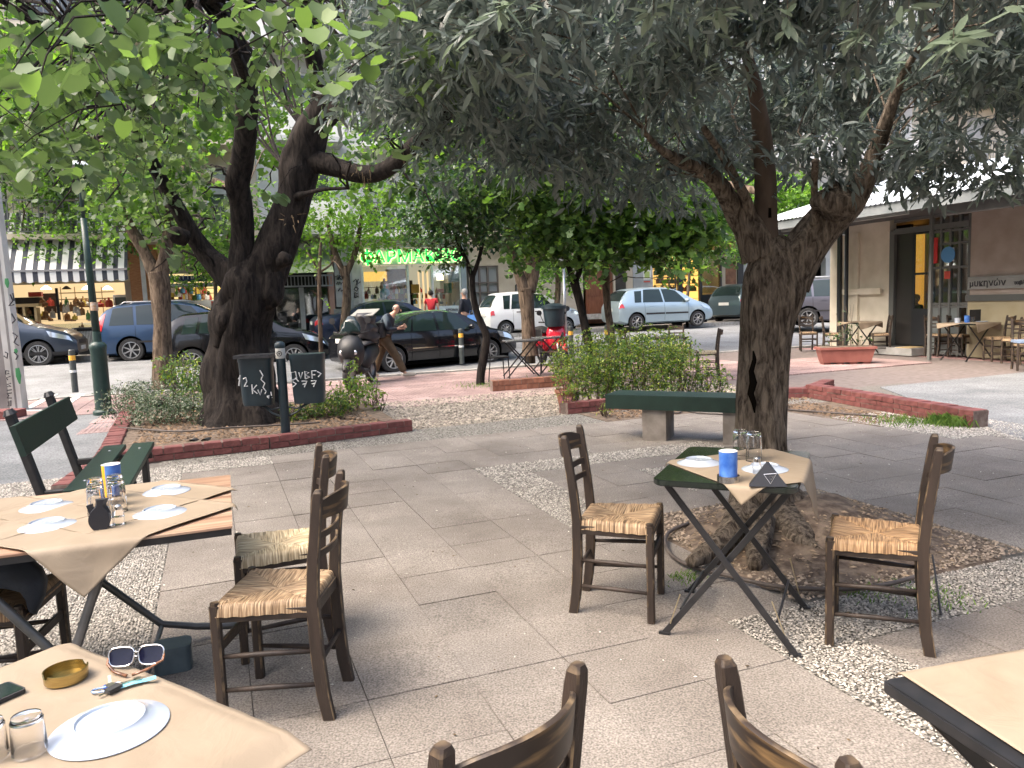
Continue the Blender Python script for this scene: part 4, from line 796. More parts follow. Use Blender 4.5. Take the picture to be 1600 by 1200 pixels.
def twigs(name, lines, r, m, parent, seg=3):
    V_, F_ = [], []; 
    for pl in lines:
        o = len(V_); pl = [Vector(p) for p in pl]
        for i, p in enumerate(pl):
            rr = r*(1-.6*i/(len(pl)-1)); d = (pl[min(i+1, len(pl)-1)]-pl[max(i-1, 0)]).normalized(); x = d.orthogonal().normalized(); y = d.cross(x)
            for k in range(seg): a = 2*math.pi*k/seg; V_.append(p+(x*math.cos(a)+y*math.sin(a))*rr)
        for i in range(len(pl)-1):
            for k in range(seg): F_.append((o+i*seg+k, o+i*seg+(k+1) % seg, o+(i+1)*seg+(k+1) % seg, o+(i+1)*seg+k))
    me = bpy.data.meshes.new(name); me.from_pydata([tuple(v) for v in V_], [], F_); me.materials.append(m); return link(name, me, parent, kind='stuff')
def branchlets(starts, targets, wob=.12, n=4):
    L = []
    S_ = np.array([tuple(s) for s in starts])
    for t in targets:
        i = np.argmin(np.linalg.norm(S_-t, axis=1)); a = S_[i]; d = t-a
        L.append([a+d*k/n+(RNG.normal(0, wob, 3)*np.linalg.norm(d)*.25 if 0 < k < n else 0)+np.array([0, 0, .12*np.linalg.norm(d)*math.sin(math.pi*k/n)]) for k in range(n+1)])
    return L

# ---------------------------------------------------------------- big dark tree on the left
YL = 10.2
T1 = tree('judas_tree', 'massive dark gnarled tree with a burled double trunk in the left planting bed', 1, [
    ('trunk', [(385, 672, YL, 78), (383, 648, YL, 60), (378, 610, YL, 47), (375, 570, YL, 44), (376, 535, YL, 42), (380, 500, YL, 45), (385, 465, YL, 43), (388, 435, YL, 36), (392, 405, YL, 24), (394, 385, YL, 10)], 40, .28),
    ('trunk', [(352, 668, YL-.1, 40), (352, 640, YL-.1, 30), (356, 600, YL-.1, 22), (372, 560, YL-.1, 18)], 20, .3),
    ('burl', [(342, 545, YL-.2, 8), (350, 525, YL-.15, 20), (358, 500, YL-.15, 27), (368, 474, YL-.15, 22), (376, 452, YL-.1, 12)], 24, .3),
    ('burl', [(400, 480, YL-.1, 10), (418, 462, YL-.12, 20), (424, 440, YL-.12, 18), (424, 418, YL-.1, 14)], 24, .3),
    ('limb', [(372, 440, YL, 26), (352, 425, YL, 20), (325, 400, YL, 15), (300, 365, YL-.1, 12), (280, 330, YL-.2, 11), (262, 300, YL-.4, 10), (238, 255, YL-.6, 9.5), (215, 210, YL-.9, 9), (188, 170, YL-1.2, 7), (160, 120, YL-1.5, 5), (140, 70, YL-1.6, 4)], 16, .2),
    ('limb', [(378, 445, YL-.1, 26), (376, 410, YL-.1, 19), (378, 370, YL-.1, 17), (377, 320, YL-.2, 16), (372, 285, YL-.3, 18), (378, 250, YL-.4, 16), (384, 200, YL-.6, 16), (386, 150, YL-.8, 16.5), (378, 100, YL-1, 16), (362, 55, YL-1.2, 15), (335, 10, YL-1.5, 14), (300, -40, YL-1.8, 12)], 20, .16),
    ('limb', [(400, 455, YL, 34), (415, 420, YL, 32), (432, 385, YL, 29), (448, 345, YL, 26), (460, 305, YL, 25), (466, 270, YL, 30), (472, 245, YL, 30), (486, 205, YL-.1, 24), (503, 165, YL-.2, 18), (500, 130, YL-.3, 14), (490, 90, YL-.5, 12), (482, 40, YL-.7, 11), (475, -20, YL-1, 10)], 26, .2),
    ('limb', [(478, 250, YL, 22), (502, 256, YL-.1, 16), (530, 264, YL-.2, 13.5), (560, 272, YL-.3, 13), (590, 271, YL-.4, 12.5), (615, 258, YL-.5, 12), (638, 238, YL-.6, 12), (660, 216, YL-.8, 12), (690, 188, YL-1, 10.5), (714, 160, YL-1.1, 8), (745, 130, YL-1.3, 6), (790, 95, YL-1.6, 4)], 16, .22),
    ('limb', [(496, 190, YL-.1, 22), (520, 172, YL-.2, 17), (545, 160, YL-.4, 12), (572, 148, YL-.6, 6), (600, 120, YL-.9, 4), (640, 80, YL-1.2, 3)], 14, .22),
    ('limb', [(455, 310, YL-.1, 10), (478, 303, YL-.3, 4), (505, 296, YL-.5, 3), (545, 294, YL-.7, 2)], 8, .1),
    ('limb', [(386, 130, YL-.8, 9), (372, 90, YL-1.6, 8), (345, 30, YL-2.8, 10), (300, -60, YL-4, 14)], 10, .12),
    ('stub', [(292, 372, YL-.3, 11), (276, 366, YL-.4, 12), (268, 362, YL-.5, 6)], 10, .3),
    ('stub', [(440, 412, YL-.2, 9), (447, 405, YL-.3, 12), (452, 402, YL-.35, 5)], 10, .3)], BK_DARK)
limbs_pts = []
for o in T1.children:
    if o.name.startswith('limb'):
        vs = o.data.vertices; limbs_pts += [vs[i].co.copy() for i in range(0, len(vs), 60)]
# canopy underside rises away from the viewer; real crown centred over the trunk
def ucl(u, v, Y, r, rz=None, w=1.0): p = A(u, v, Y); return (p.x, p.y, p.z, r, r, rz if rz else r*.6, w)
cl = []
rnd = random.Random(5)
for u, v, Y, r, w in ((40, 60, 4.2, .55, 1), (140, 40, 5, .7, 1), (230, 90, 5.5, .7, 1), (90, 150, 5.5, .7, 1), (180, 190, 7, .8, 1), (60, 240, 7.5, .6, .8), (130, 230, 7.5, .7, 1), (230, 220, 8, .7, .9), (300, 140, 7, .8, 1), (290, 260, 9.5, .7, .8), (320, 40, 5.5, .8, 1),
    (430, 30, 6, .6, .6), (450, 90, 7.5, .5, .4), (540, 50, 6, .8, 1), (580, 120, 7.5, .7, 1), (640, 60, 6, .7, 1), (700, 100, 7, .6, 1), (690, 20, 5.5, .7, 1), (760, 60, 7, .6, .8), (600, 180, 8.5, .6, .7), (560, 220, 9, .4, .6), (30, 300, 8, .45, .6), (100, 290, 8.5, .45, .6), (190, 280, 9, .6, .7), (240, 330, 10, .5, .6), (270, 400, 10.5, .3, .5), (170, 120, 6, .8, 1), (20, 160, 6, .6, 1),
    (330, 210, 9, .6, .7), (500, 20, 6, .6, 1), (250, 20, 5, .7, 1), (440, 320, 11, .3, .4), (655, 265, 9.3, .25, .6), (330, 330, 11.5, .6, .5), (545, 90, 8, .5, .5), (60, 200, 6.5, .7, 1), (340, 290, 10.5, .6, .6)):
    cl.append(ucl(u, v, Y, r*.95, r*.55, w))
for k in range(46):   # the rest of the crown, above and behind the picture
    a = rnd.uniform(0, 6.28); rr = 5.2*math.sqrt(rnd.random()); x, y = -3.0+rr*math.cos(a), 9.0+rr*math.sin(a)*1.0
    z = 5.0+1.6*(1-(rr/5.4)**2)*rnd.random()+.4*rnd.random()
    if y < 3.2: continue
    cl.append((x, y, z, .9, .9, .5, .55))
P_ = clump_pts(cl, 230, .2); cen, D_, TL = P_, None, None
Pl, Dl, Tl = sprays(P_[RNG.random(len(P_)) < .42], 5, .30, .7, .5)
backlit_m = RNG.random(len(Pl)) < .16+.25*np.clip((Pl[:, 0]+2.5)/3, 0, 1)*(Pl[:, 2] < 4.6)  # share of backlit-coloured leaves grows to the right, low in the crown
leaves('foliage', Pl[~backlit_m], .078, 'heart', LF_CER, T1, Dl[~backlit_m]*.5+np.array([0, 0, -.35]), jitter=.8)
leaves('foliage', Pl[backlit_m], .075, 'heart', LF_CERL, T1, Dl[backlit_m]*.5+np.array([0, 0, -.35]), jitter=.8)
twigs('twigs', [t for t in Tl if RNG.random() < .6], .0035, BK_DARK, T1)
cc = [np.array(c[:3])+RNG.normal(0, .3, 3) for c in cl for _ in range(3)]
twigs('branchlets', branchlets(limbs_pts, cc, .14, 5), .018, BK_DARK, T1, 5)
# the large leaves hanging nearest to the viewer, one object each
LME = []
def leafmesh(tpl, m, size):
    T_, F_ = TPL[tpl]; return npmesh('leaf', T_*size, F_, m, True)
HL = [leafmesh('heart', LF_CER, 1), leafmesh('heart', LF_CERL, 1)]
k = 0
near_spots = [(20, 110, 2.3, 6, 50), (60, 130, 2.4, 5, 40), (155, 30, 2.7, 9, 40), (195, 40, 2.7, 7, 30), (110, 100, 3, 9, 60), (240, 70, 3.2, 9, 50), (330, 110, 3.3, 9, 30), (290, 60, 3.4, 8, 50), (60, 210, 4.2, 14, 70), (20, 240, 4.0, 12, 40), (130, 260, 4.4, 14, 70), (180, 150, 3.8, 10, 60), (425, 25, 3.3, 6, 30), (540, 30, 3.0, 10, 50), (600, 20, 3.1, 8, 40), (530, 120, 3.5, 6, 30), (570, 90, 3.6, 7, 40), (440, 120, 3.6, 4, 25), (690, 90, 3.8, 14, 45), (730, 60, 3.7, 12, 50), (640, 240, 4.6, 7, 20), (720, 130, 4.2, 8, 40), (5, 290, 4.2, 10, 35), (270, 395, 5, 5, 12), (255, 350, 5.5, 7, 25), (430, 310, 6, 6, 12), (660, 130, 4, 8, 40), (380, 20, 3.4, 8, 40)]
lsp = []
for u, v, Y, n, sp in near_spots:
    c = A(u, v, Y); par = A(u, v-70, Y); sx_ = rnd.uniform(-.25, .25); pl = [c+Vector((sx_*2.2, .3, .30)), c+Vector((sx_*1.4, .15, .24)), c+Vector((sx_*.5, .03, .09)), c]; lsp.append(pl)
    for _ in range(n):
        if k >= 285: break
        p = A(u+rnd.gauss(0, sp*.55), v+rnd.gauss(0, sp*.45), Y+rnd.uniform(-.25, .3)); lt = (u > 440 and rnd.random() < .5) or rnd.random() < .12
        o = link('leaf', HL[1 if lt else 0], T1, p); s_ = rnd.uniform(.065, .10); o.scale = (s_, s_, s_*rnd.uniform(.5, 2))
        a = rnd.uniform(0, 6.28); o.rotation_euler = (R(rnd.uniform(-75, 10)), R(rnd.uniform(-25, 25)), a); k += 1
twigs('twigs', lsp, .005, BK_DARK, T1, 5)
# dry fern-like sprouts on the branch
sp = []
for _ in range(90):
    u0 = rnd.choice([(655, 222), (700, 180), (640, 240), (560, 275), (545, 165), (450, 345), (680, 200), (715, 160)]); a = A(u0[0]+rnd.gauss(0, 14), u0[1]+rnd.gauss(0, 8), 9.5+rnd.uniform(-.2, .2)); sp.append([a, a+Vector((rnd.gauss(0, .05), rnd.gauss(0, .05), rnd.uniform(-.16, .08)))])
twigs('dry_sprouts', sp, .006, mat('dry_sprout', (.10, .07, .035), None, rough=.9), T1)

# ---------------------------------------------------------------- olive-like tree on the right
YO = 4.75
OT = tree('broad_tree', 'stout fissured tree with a dense dark narrow leaved crown beside the concrete bench', 2, [
    ('trunk', [(1192, 868, YO-.02, 84), (1190, 842, YO, 66), (1189, 812, YO, 51), (1190, 775, YO, 46), (1192, 735, YO, 43.5), (1192, 690, YO, 41), (1190, 640, YO, 39), (1190, 590, YO, 38), (1193, 540, YO, 39), (1199, 495, YO, 42), (1207, 455, YO, 46), (1210, 425, YO, 44), (1208, 395, YO, 34), (1204, 370, YO, 16)], 56, .20),
    ('limb', [(1228, 440, YO, 36), (1250, 400, YO, 33), (1275, 365, YO, 31), (1302, 335, YO-.02, 30), (1325, 312, YO-.05, 27), (1345, 288, YO-.1, 18), (1360, 258, YO-.15, 13), (1372, 225, YO-.2, 11), (1388, 180, YO-.3, 9), (1410, 120, YO-.4, 6), (1450, 50, YO-.6, 3)], 30, .2),
    ('burl', [(1278, 318, YO-.1, 10), (1290, 315, YO-.15, 24), (1310, 318, YO-.15, 30), (1332, 312, YO-.1, 18), (1342, 305, YO-.1, 8)], 24, .45),
    ('limb', [(1200, 410, YO, 26), (1196, 370, YO, 19), (1196, 330, YO, 17), (1196, 290, YO-.05, 16), (1193, 240, YO-.1, 15), (1188, 190, YO-.2, 13), (1178, 130, YO-.3, 10), (1160, 60, YO-.45, 7), (1130, -20, YO-.7, 4)], 24, .06),
    ('limb', [(1190, 400, YO, 30), (1172, 360, YO, 24), (1152, 335, YO, 19), (1140, 315, YO-.05, 15), (1120, 285, YO-.1, 13), (1095, 265, YO-.15, 12), (1060, 250, YO-.25, 9), (1030, 232, YO-.35, 5), (1005, 205, YO-.45, 3)], 24, .12),
    ('limb', [(1178, 350, YO-.05, 9), (1165, 310, YO-.1, 8), (1150, 280, YO-.2, 7), (1130, 245, YO-.3, 6), (1100, 200, YO-.5, 5)], 12, .1),
    ('limb', [(1272, 350, YO-.1, 7), (1274, 320, YO-.15, 5.5), (1272, 290, YO-.2, 5), (1274, 250, YO-.3, 5)], 10, .1),
    ('root', [(1165, 790, YO-.1, 24), (1140, 835, YO-.35, 20), (1105, 862, YO-.55, 15), (1078, 878, YO-.7, 8)], 16, .3),
    ('root', [(1215, 800, YO-.1, 26), (1245, 838, YO-.4, 24), (1268, 858, YO-.5, 18), (1296, 872, YO-.6, 8)], 16, .3),
    ('root', [(1190, 810, YO-.3, 22), (1185, 850, YO-.5, 20), (1180, 885, YO-.7, 10)], 16, .3),
    ('root', [(1225, 770, YO, 20), (1262, 800, YO-.05, 20), (1290, 820, YO-.1, 10)], 16, .3)], {3: BK_SMOOTH, -1: BK_OLIVE})
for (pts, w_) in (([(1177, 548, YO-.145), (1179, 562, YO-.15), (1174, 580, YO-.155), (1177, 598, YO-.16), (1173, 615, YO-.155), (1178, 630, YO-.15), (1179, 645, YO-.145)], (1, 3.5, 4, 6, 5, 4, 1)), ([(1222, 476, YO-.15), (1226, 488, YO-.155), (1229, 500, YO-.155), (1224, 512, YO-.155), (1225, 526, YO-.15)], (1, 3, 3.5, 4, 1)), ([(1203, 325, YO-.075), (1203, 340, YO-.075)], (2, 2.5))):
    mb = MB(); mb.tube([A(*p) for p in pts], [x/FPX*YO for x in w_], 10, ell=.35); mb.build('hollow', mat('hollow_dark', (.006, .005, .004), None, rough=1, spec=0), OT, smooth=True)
oc = []
rnd = random.Random(9)
OX, OY = 1.95, 4.55
for k in range(170):
    a = rnd.uniform(0, 6.283); rr = 2.75*math.sqrt(rnd.random()); x, y = OX+rr*math.cos(a), OY+rr*math.sin(a)*.98
    zb = 2.46+.10*math.sin(x*3+y*2)+.14*(rr/2.75)**2*-1 + .16
    for lay in range(2):
        z = zb+.12+(lay*.42+rnd.random()*.30); 
        if math.hypot(x-1.75, y-4.75) < .55 and lay == 0 and rnd.random() < .8: continue
        oc.append((x, y, z, .36, .36, .22, .8))
for u, v, Y, r in ((1470, 262, 4.6, .22), (1420, 275, 5.2, .2), (1540, 270, 4.4, .2), (1580, 262, 4.2, .2), (1060, 300, 5.6, .24), (1000, 285, 5.4, .25), (960, 262, 5.2, .3), (900, 250, 5, .3), (930, 225, 4.6, .3), (860, 215, 4.4, .3), (820, 190, 4.3, .28), (1130, 235, 4.6, .3), (1050, 230, 4.7, .3), (770, 130, 3.9, .25), (1385, 268, 5.5, .2), (1250, 235, 4.7, .3), (1320, 225, 4.5, .3), (1500, 225, 4.2, .3), (1440, 228, 4.4, .3), (740, 60, 3.4, .2)):
    oc.append(ucl(u, v, Y, r, r*.7, 1.3))
Po = clump_pts(oc, 600, .1)
Po = Po[(Po[:, 1] > 1.9)]
Px, Dx, Tx = sprays(Po, 10, .17, .6, .45)
print('olive leaves', len(Px))
lm = RNG.random(len(Px)) < .10
leaves('foliage', Px[~lm], .078, 'long', LF_OLV, OT, Dx[~lm], jitter=.35, stretch=1.15); leaves('foliage', Px[lm], .078, 'long', LF_OLVL, OT, Dx[lm], jitter=.35, stretch=1.15)
twigs('twigs', [t for t in Tx if RNG.random() < .3], .0025, BK_OLIVE, OT)
lp2 = []
for o in OT.children:
    if o.name.startswith('limb'): lp2 += [o.data.vertices[i].co.copy() for i in range(0, len(o.data.vertices), 50)]
twigs('branchlets', branchlets(lp2, [np.array(c[:3]) for c in oc[::9]], .12, 5), .006, BK_OLIVE, OT, 5)
LL = leafmesh('long', LF_OLVL, 1)  # nearest top leaves use the paler copy, painted as lit by the sky
for u, v, Y, n in ((1490, 60, 2.1, 16), (1340, 60, 2.6, 10), (1230, 35, 2.8, 8), (1420, 20, 2.6, 8), (1590, 25, 2.0, 8), (1120, 20, 2.9, 10), (780, 15, 2.6, 10), (1020, 25, 3, 8)):
    c = A(u, v, Y)
    for i in range(n):
        o = link('leaf', LL, OT, c+Vector((rnd.gauss(0, .012), rnd.gauss(0, .012), rnd.uniform(-.02, .03)))); s_ = rnd.uniform(.07, .11); o.scale = (s_*1.25, s_, s_); o.rotation_euler = (R(rnd.uniform(-60, 25)), R(rnd.uniform(-30, 30)), rnd.uniform(0, 6.28))
    twigs('twigs', [[c+Vector((0, .05, .4)), c+Vector((.01, .02, .15)), c]], .003, BK_OLIVE, OT, 5)

# ---------------------------------------------------------------- trees between plaza and street
def crown(t, cl, per, size, tpl, m, m2=None, frac=.2, jit=.9, n_l=5, ln=.3, bark=BK_BROWN, tw=.35):
    P = clump_pts(cl, per, .25); a, d, tl_ = sprays(P, n_l, ln, .8, .3); k = RNG.random(len(a)) < frac
    leaves('foliage', a[~k] if m2 else a, size, tpl, m, t, (d[~k] if m2 else d)*.6, jitter=jit)
    if m2: leaves('foliage', a[k], size, tpl, m2, t, d[k]*.6, jitter=jit)
    twigs('twigs', [x for x in tl_ if RNG.random() < tw], .004, bark, t)
    lp = [];
    for o in t.children:
        if o.name.startswith(('limb', 'trunk')): lp += [o.data.vertices[i].co.copy() for i in range(len(o.data.vertices)//2, len(o.data.vertices), 12)]
    twigs('branchlets', branchlets(lp, [np.array(c[:3])+RNG.normal(0, .15, 3) for c in cl for _ in range(2)], .12, 4), .014, bark, t, 4)
def plot_tree(name, label, u, v, Y, limbs, bark, group, seed): return tree(name, label, seed, limbs, bark, group)
t2_ = tree('street_tree', 'brown forked street tree in front of the dark blue estate car', 11, [
    ('trunk', [(258, 606, 16.6, 20), (256, 590, 16.6, 16), (254, 540, 16.6, 13), (252, 490, 16.6, 13), (250, 445, 16.6, 15), (247, 425, 16.6, 15)], 20, .15),
    ('limb', [(246, 430, 16.6, 12), (232, 405, 16.6, 9), (218, 380, 16.6, 9), (206, 360, 16.6, 8), (195, 330, 16.4, 5), (180, 290, 16.2, 3)], 12, .2),
    ('limb', [(250, 430, 16.6, 12), (258, 400, 16.6, 10), (262, 370, 16.7, 8), (264, 330, 16.8, 6), (262, 280, 16.9, 4)], 12, .2)], BK_BROWN, 'trees along the pavement')
crown(t2_, [ucl(*c) for c in ((230, 320, 16.5, .9, .6, .8), (180, 300, 16.5, .8, .5, .8), (280, 300, 16.5, .9, .6, .8), (300, 370, 17, .7, .4, .6), (215, 250, 16, 1, .7, .8), (160, 360, 16.5, .5, .3, .5), (340, 400, 17, .5, .35, .5), (270, 240, 17, 1, .6, .7))], 110, .13, 'maple', LF_MIDL, LF_MID, .4)
t3_ = tree('slender_tree', 'slender leaning dark trunk tree beside the black metal chair', 12, [
    ('trunk', [(751, 602, 14.2, 7), (752, 580, 14.2, 6.5), (758, 545, 14.2, 6.5), (760, 525, 14.2, 6), (752, 505, 14.2, 5.5), (744, 485, 14.2, 5), (739, 455, 14.2, 4.5), (738, 430, 14.2, 4.5)], 12, .12),
    ('limb', [(738, 435, 14.2, 4), (730, 410, 14.2, 3.5), (718, 385, 14.2, 3), (705, 350, 14.1, 2)], 8, .1), ('limb', [(739, 432, 14.2, 3.5), (748, 405, 14.2, 3), (756, 370, 14.3, 2.5), (765, 320, 14.3, 2)], 8, .1)], BK_DARK, 'trees along the pavement')
crown(t3_, [ucl(*c) for c in ((700, 345, 14, .8, .5, 1), (740, 330, 14, .9, .6, 1), (670, 330, 14, .6, .45, 1), (780, 350, 14.4, .7, .5, 1), (700, 390, 14, .45, .25, .7), (725, 290, 13.5, .9, .5, 1), (660, 370, 14, .35, .25, .7), (690, 415, 13.9, .25, .16, .6))], 330, .10, 'diam', LF_DARK, LF_MID, .3, n_l=6, ln=.28)
t4_ = tree('street_tree', 'forked brown street tree standing in front of the white hatchback', 13, [
    ('trunk', [(828, 556, 17.6, 14), (827, 540, 17.6, 11), (825, 500, 17.6, 10.5), (823, 470, 17.6, 11), (822, 450, 17.6, 12)], 16, .15),
    ('limb', [(820, 455, 17.6, 10), (812, 430, 17.6, 8), (804, 405, 17.6, 7), (796, 380, 17.6, 6), (790, 340, 17.6, 4)], 10, .2),
    ('limb', [(826, 455, 17.6, 10), (834, 430, 17.6, 8), (840, 400, 17.6, 7), (841, 370, 17.6, 6), (845, 320, 17.6, 4)], 10, .2)], BK_BROWN, 'trees along the pavement')
crown(t4_, [ucl(*c) for c in ((800, 340, 17.4, 1.0, .7, .9), (860, 330, 17.4, 1.0, .7, .9), (830, 280, 17.2, 1.2, .8, .9), (760, 300, 17.4, .9, .6, .9), (900, 300, 17.4, .9, .6, .9))], 180, .13, 'maple', LF_MID, LF_MIDL, .35)
t5_ = tree('maple_tree', 'leaning thin trunk tree with a bright green crown behind the hedge, left one of two', 14, [
    ('trunk', [(934, 602, 13.6, 8), (928, 570, 13.6, 7.5), (920, 535, 13.6, 7), (912, 500, 13.6, 6.5), (904, 465, 13.6, 6.5), (897, 440, 13.6, 7)], 12, .12),
    ('limb', [(897, 442, 13.6, 5), (890, 420, 13.6, 4.5), (880, 390, 13.6, 3.5), (872, 350, 13.5, 2.5)], 8, .1), ('limb', [(898, 440, 13.6, 5), (906, 420, 13.6, 4.5), (905, 380, 13.5, 3.5), (910, 340, 13.4, 2.5)], 8, .1)], BK_DARK, 'trees behind the hedge')
t6_ = tree('maple_tree', 'upright thin brown trunk tree behind the hedge, right one of two', 15, [
    ('trunk', [(963, 602, 13.9, 6.5), (962, 570, 13.9, 6), (955, 520, 13.9, 5.5), (949, 480, 13.9, 5.5), (947, 440, 13.9, 6), (946, 410, 13.9, 6)], 12, .12),
    ('limb', [(946, 415, 13.9, 5), (940, 390, 13.9, 4), (930, 350, 13.8, 3)], 8, .1), ('limb', [(947, 415, 13.9, 5), (962, 385, 13.9, 4), (975, 345, 13.8, 3)], 8, .1)], BK_BROWN, 'trees behind the hedge')
crown(t5_, [ucl(*c) for c in ((870, 330, 13.2, .9, .6, 1), (900, 370, 13.2, .7, .45, 1), (850, 380, 13.4, .6, .35, .9), (920, 300, 13, 1, .6, 1), (860, 270, 13, 1, .6, 1), (820, 400, 13.4, .4, .25, .8), (800, 260, 13, .9, .6, .9), (930, 400, 13, .5, .3, 1))], 260, .11, 'maple', LF_MID, LF_MIDL, .3)
crown(t6_, [ucl(*c) for c in ((980, 340, 13.6, .9, .6, 1), (1020, 380, 13.4, .7, .4, 1), (1060, 350, 13.4, .7, .5, 1), (1100, 370, 13.6, .55, .35, 1), (1030, 300, 13.2, 1, .6, 1), (960, 390, 13.4, .5, .3, 1), (1085, 320, 13.4, .7, .5, 1), (1120, 350, 13.8, .4, .3, .9), (1065, 420, 12.6, .20, .30, 1), (1060, 395, 13.3, .4, .25, 1))], 260, .12, 'maple', LF_MIDL, LF_MID, .45)
t7_ = tree('staked_sapling', 'thin staked sapling with few leaves beside the litter bins', 16, [('trunk', [(503, 617, 13.6, 4), (502, 560, 13.6, 3.5), (500, 500, 13.6, 3.5), (499, 440, 13.6, 3), (500, 400, 13.6, 2.5), (502, 370, 13.6, 1.5)], 8, .05), ('limb', [(500, 430, 13.6, 2), (488, 405, 13.6, 1.5), (480, 395, 13.6, 1)], 6, .1), ('limb', [(500, 425, 13.6, 2), (515, 415, 13.6, 1.5), (525, 400, 13.6, 1)], 6, .1)], BK_BROWN)
crown(t7_, [ucl(*c) for c in ((497, 405, 13.6, .25, .25, .5), (490, 460, 13.6, .18, .12, .5), (510, 385, 13.6, .25, .2, .4))], 260, .08, 'diam', LF_MIDL, None)
# far street trees before the facades
def bgtree(label, u, Y, base_v, v_top, spread, m, m2, seed, dens=90, size=.16, tpl='diam', bark=BK_BROWN, cl=None, r0=8):
    t = tree('background_tree', label, seed, [('trunk', [(u, base_v, Y, r0), (u-2, base_v-40, Y, r0*.8), (u+2, base_v-90, Y, r0*.75), (u, base_v-140, Y, r0*.6)], 10, .15), ('limb', [(u, base_v-120, Y, r0*.6), (u-18, base_v-165, Y, r0*.5), (u-30, v_top+40, Y, r0*.25)], 8, .15), ('limb', [(u, base_v-125, Y, r0*.6), (u+16, base_v-165, Y, r0*.5), (u+26, v_top+30, Y, r0*.25)], 8, .15)], bark, 'trees on the far pavement')
    crown(t, [ucl(*c) for c in cl], dens, size, tpl, m, m2, .35, n_l=6, ln=.4); return t
bgtree('pale feathery street tree above the bakery awning, leftmost of the far trees', 12, 23.5, 570, 300, 0, LF_BG, LF_MID, 21, 130, .13, cl=((80, 370, 23.5, 1.2, .8, .8), (60, 330, 23.5, 1.2, .8, .7), (130, 350, 23.5, 1.1, .7, .7), (170, 380, 23.5, .9, .5, .6), (50, 410, 23.5, .7, .4, .6), (200, 330, 23.5, 1.3, .9, .7), (30, 280, 23.5, 1.2, .8, .6), (140, 400, 23.5, .7, .3, .6), (110, 250, 23.5, 2, 1.4, .6)), r0=5)
bgtree('bright street tree between the electrical shop and the green awning', 335, 24.0, 560, 300, 0, LF_BG, LF_MID, 22, 110, .15, cl=((320, 400, 24, 1.1, .7, .8), (300, 350, 24, 1.4, .9, .7), (350, 370, 24, 1.2, .8, .6), (290, 430, 24, .8, .4, .6), (420, 330, 24, 1.4, 1, .5), (330, 430, 24, .6, .3, .6)), r0=4)
bgtree('thick dark street tree in front of the graffiti wall', 540, 23.8, 555, 300, 0, LF_BG, LF_MIDL, 23, 100, .15, cl=((560, 370, 23.8, 1.2, .7, .6), (500, 360, 23.8, 1.2, .7, .6), (600, 340, 23.8, 1.4, 1, .6), (540, 310, 23.8, 1.8, 1.2, .6), (640, 370, 23.8, .5, .3, .6), (470, 400, 23.8, .8, .5, .5), (560, 400, 23.8, .5, .3, .6)), r0=9)
bgtree('pale street tree behind the white hatchback', 870, 27.2, 540, 330, 0, LF_BG, LF_MID, 24, 100, .15, cl=((860, 430, 27.2, .9, .9, .7), (880, 390, 27.2, 1.4, .9, .7), (840, 410, 27.2, .9, .6, .7), (900, 430, 27, .7, .6, .6)), r0=6)
bgtree('street tree in front of the amber shop window', 1075, 29, 520, 330, 0, LF_MID, LF_BG, 25, 110, .16, cl=((1090, 420, 29, .7, .6, .7), (1060, 400, 29, .9, .6, .7), (1130, 375, 29, 1.6, .8, .7), (1180, 385, 29, .9, .5, .7)), r0=3)
bgtree('bright tree showing through the fork of the stout tree', 1232, 30, 520, 300, 0, LF_BG, LF_MIDL, 26, 110, .17, cl=((1230, 330, 30, 1.4, 1, .8), (1210, 300, 30, 1.6, 1.1, .8), (1260, 320, 30, 1.3, .9, .8), (1180, 300, 30, 1.4, 1, .7)), r0=4)
def massed(label, ub, Yb, cl, m, m2, dens, size, seed, grp='tall trees closing the view above the street'):
    P0 = A(*cl[0][:3]); t = thing('tall_tree', label, 'tree', (0, 0, 0), 0, grp)
    B0 = A(ub, 560, Yb); mb = MB(); mb.tube([Vector((B0.x, B0.y, 0)), Vector((B0.x, B0.y, 1.6)), A(ub, 380, Yb), A(ub, 300, Yb+.6), P0], [.13, .12, .11, .09, .06], 10, rough=.15, seed=seed); mb.build('trunk', BK_BROWN, t, smooth=True)
    crown(t, [ucl(*c) for c in cl], dens, size, 'maple', m, m2, .35, n_l=6, ln=.5)
massed('tall tree high above the white hatchback and the pharmacy', 828, 18.6, ((700, 240, 20.5, 1.8, 1.2, .7), (640, 200, 20.5, 1.6, 1.1, .7), (770, 220, 20.5, 1.8, 1.2, .7), (720, 150, 20.5, 2, 1.4, .7), (600, 280, 20.5, 1, .7, .5), (830, 190, 20.5, 1.8, 1.2, .7)), LF_MID, LF_MIDL, 70, .17, 31)
massed('tall tree high above the silver hatchback', 1190, 17.5, ((980, 250, 21.5, 2, 1.3, .8), (920, 220, 21.5, 1.8, 1.2, .8), (1050, 270, 21.5, 1.8, 1.1, .8), (1100, 300, 21.5, 1.4, .9, .8), (1000, 180, 21.5, 2, 1.4, .8)), LF_MID, LF_MIDL, 80, .17, 32)
massed('tall tree high above the bakery and the lamp post', 378, 15.8, ((60, 180, 20, 1.8, 1.2, .7), (150, 150, 20, 2, 1.3, .7), (240, 180, 20, 1.8, 1.2, .7), (330, 150, 20, 2, 1.3, .6), (20, 90, 20, 2, 1.3, .7), (430, 180, 20, 1.6, 1.1, .5)), LF_MIDL, LF_BG, 60, .17, 33)
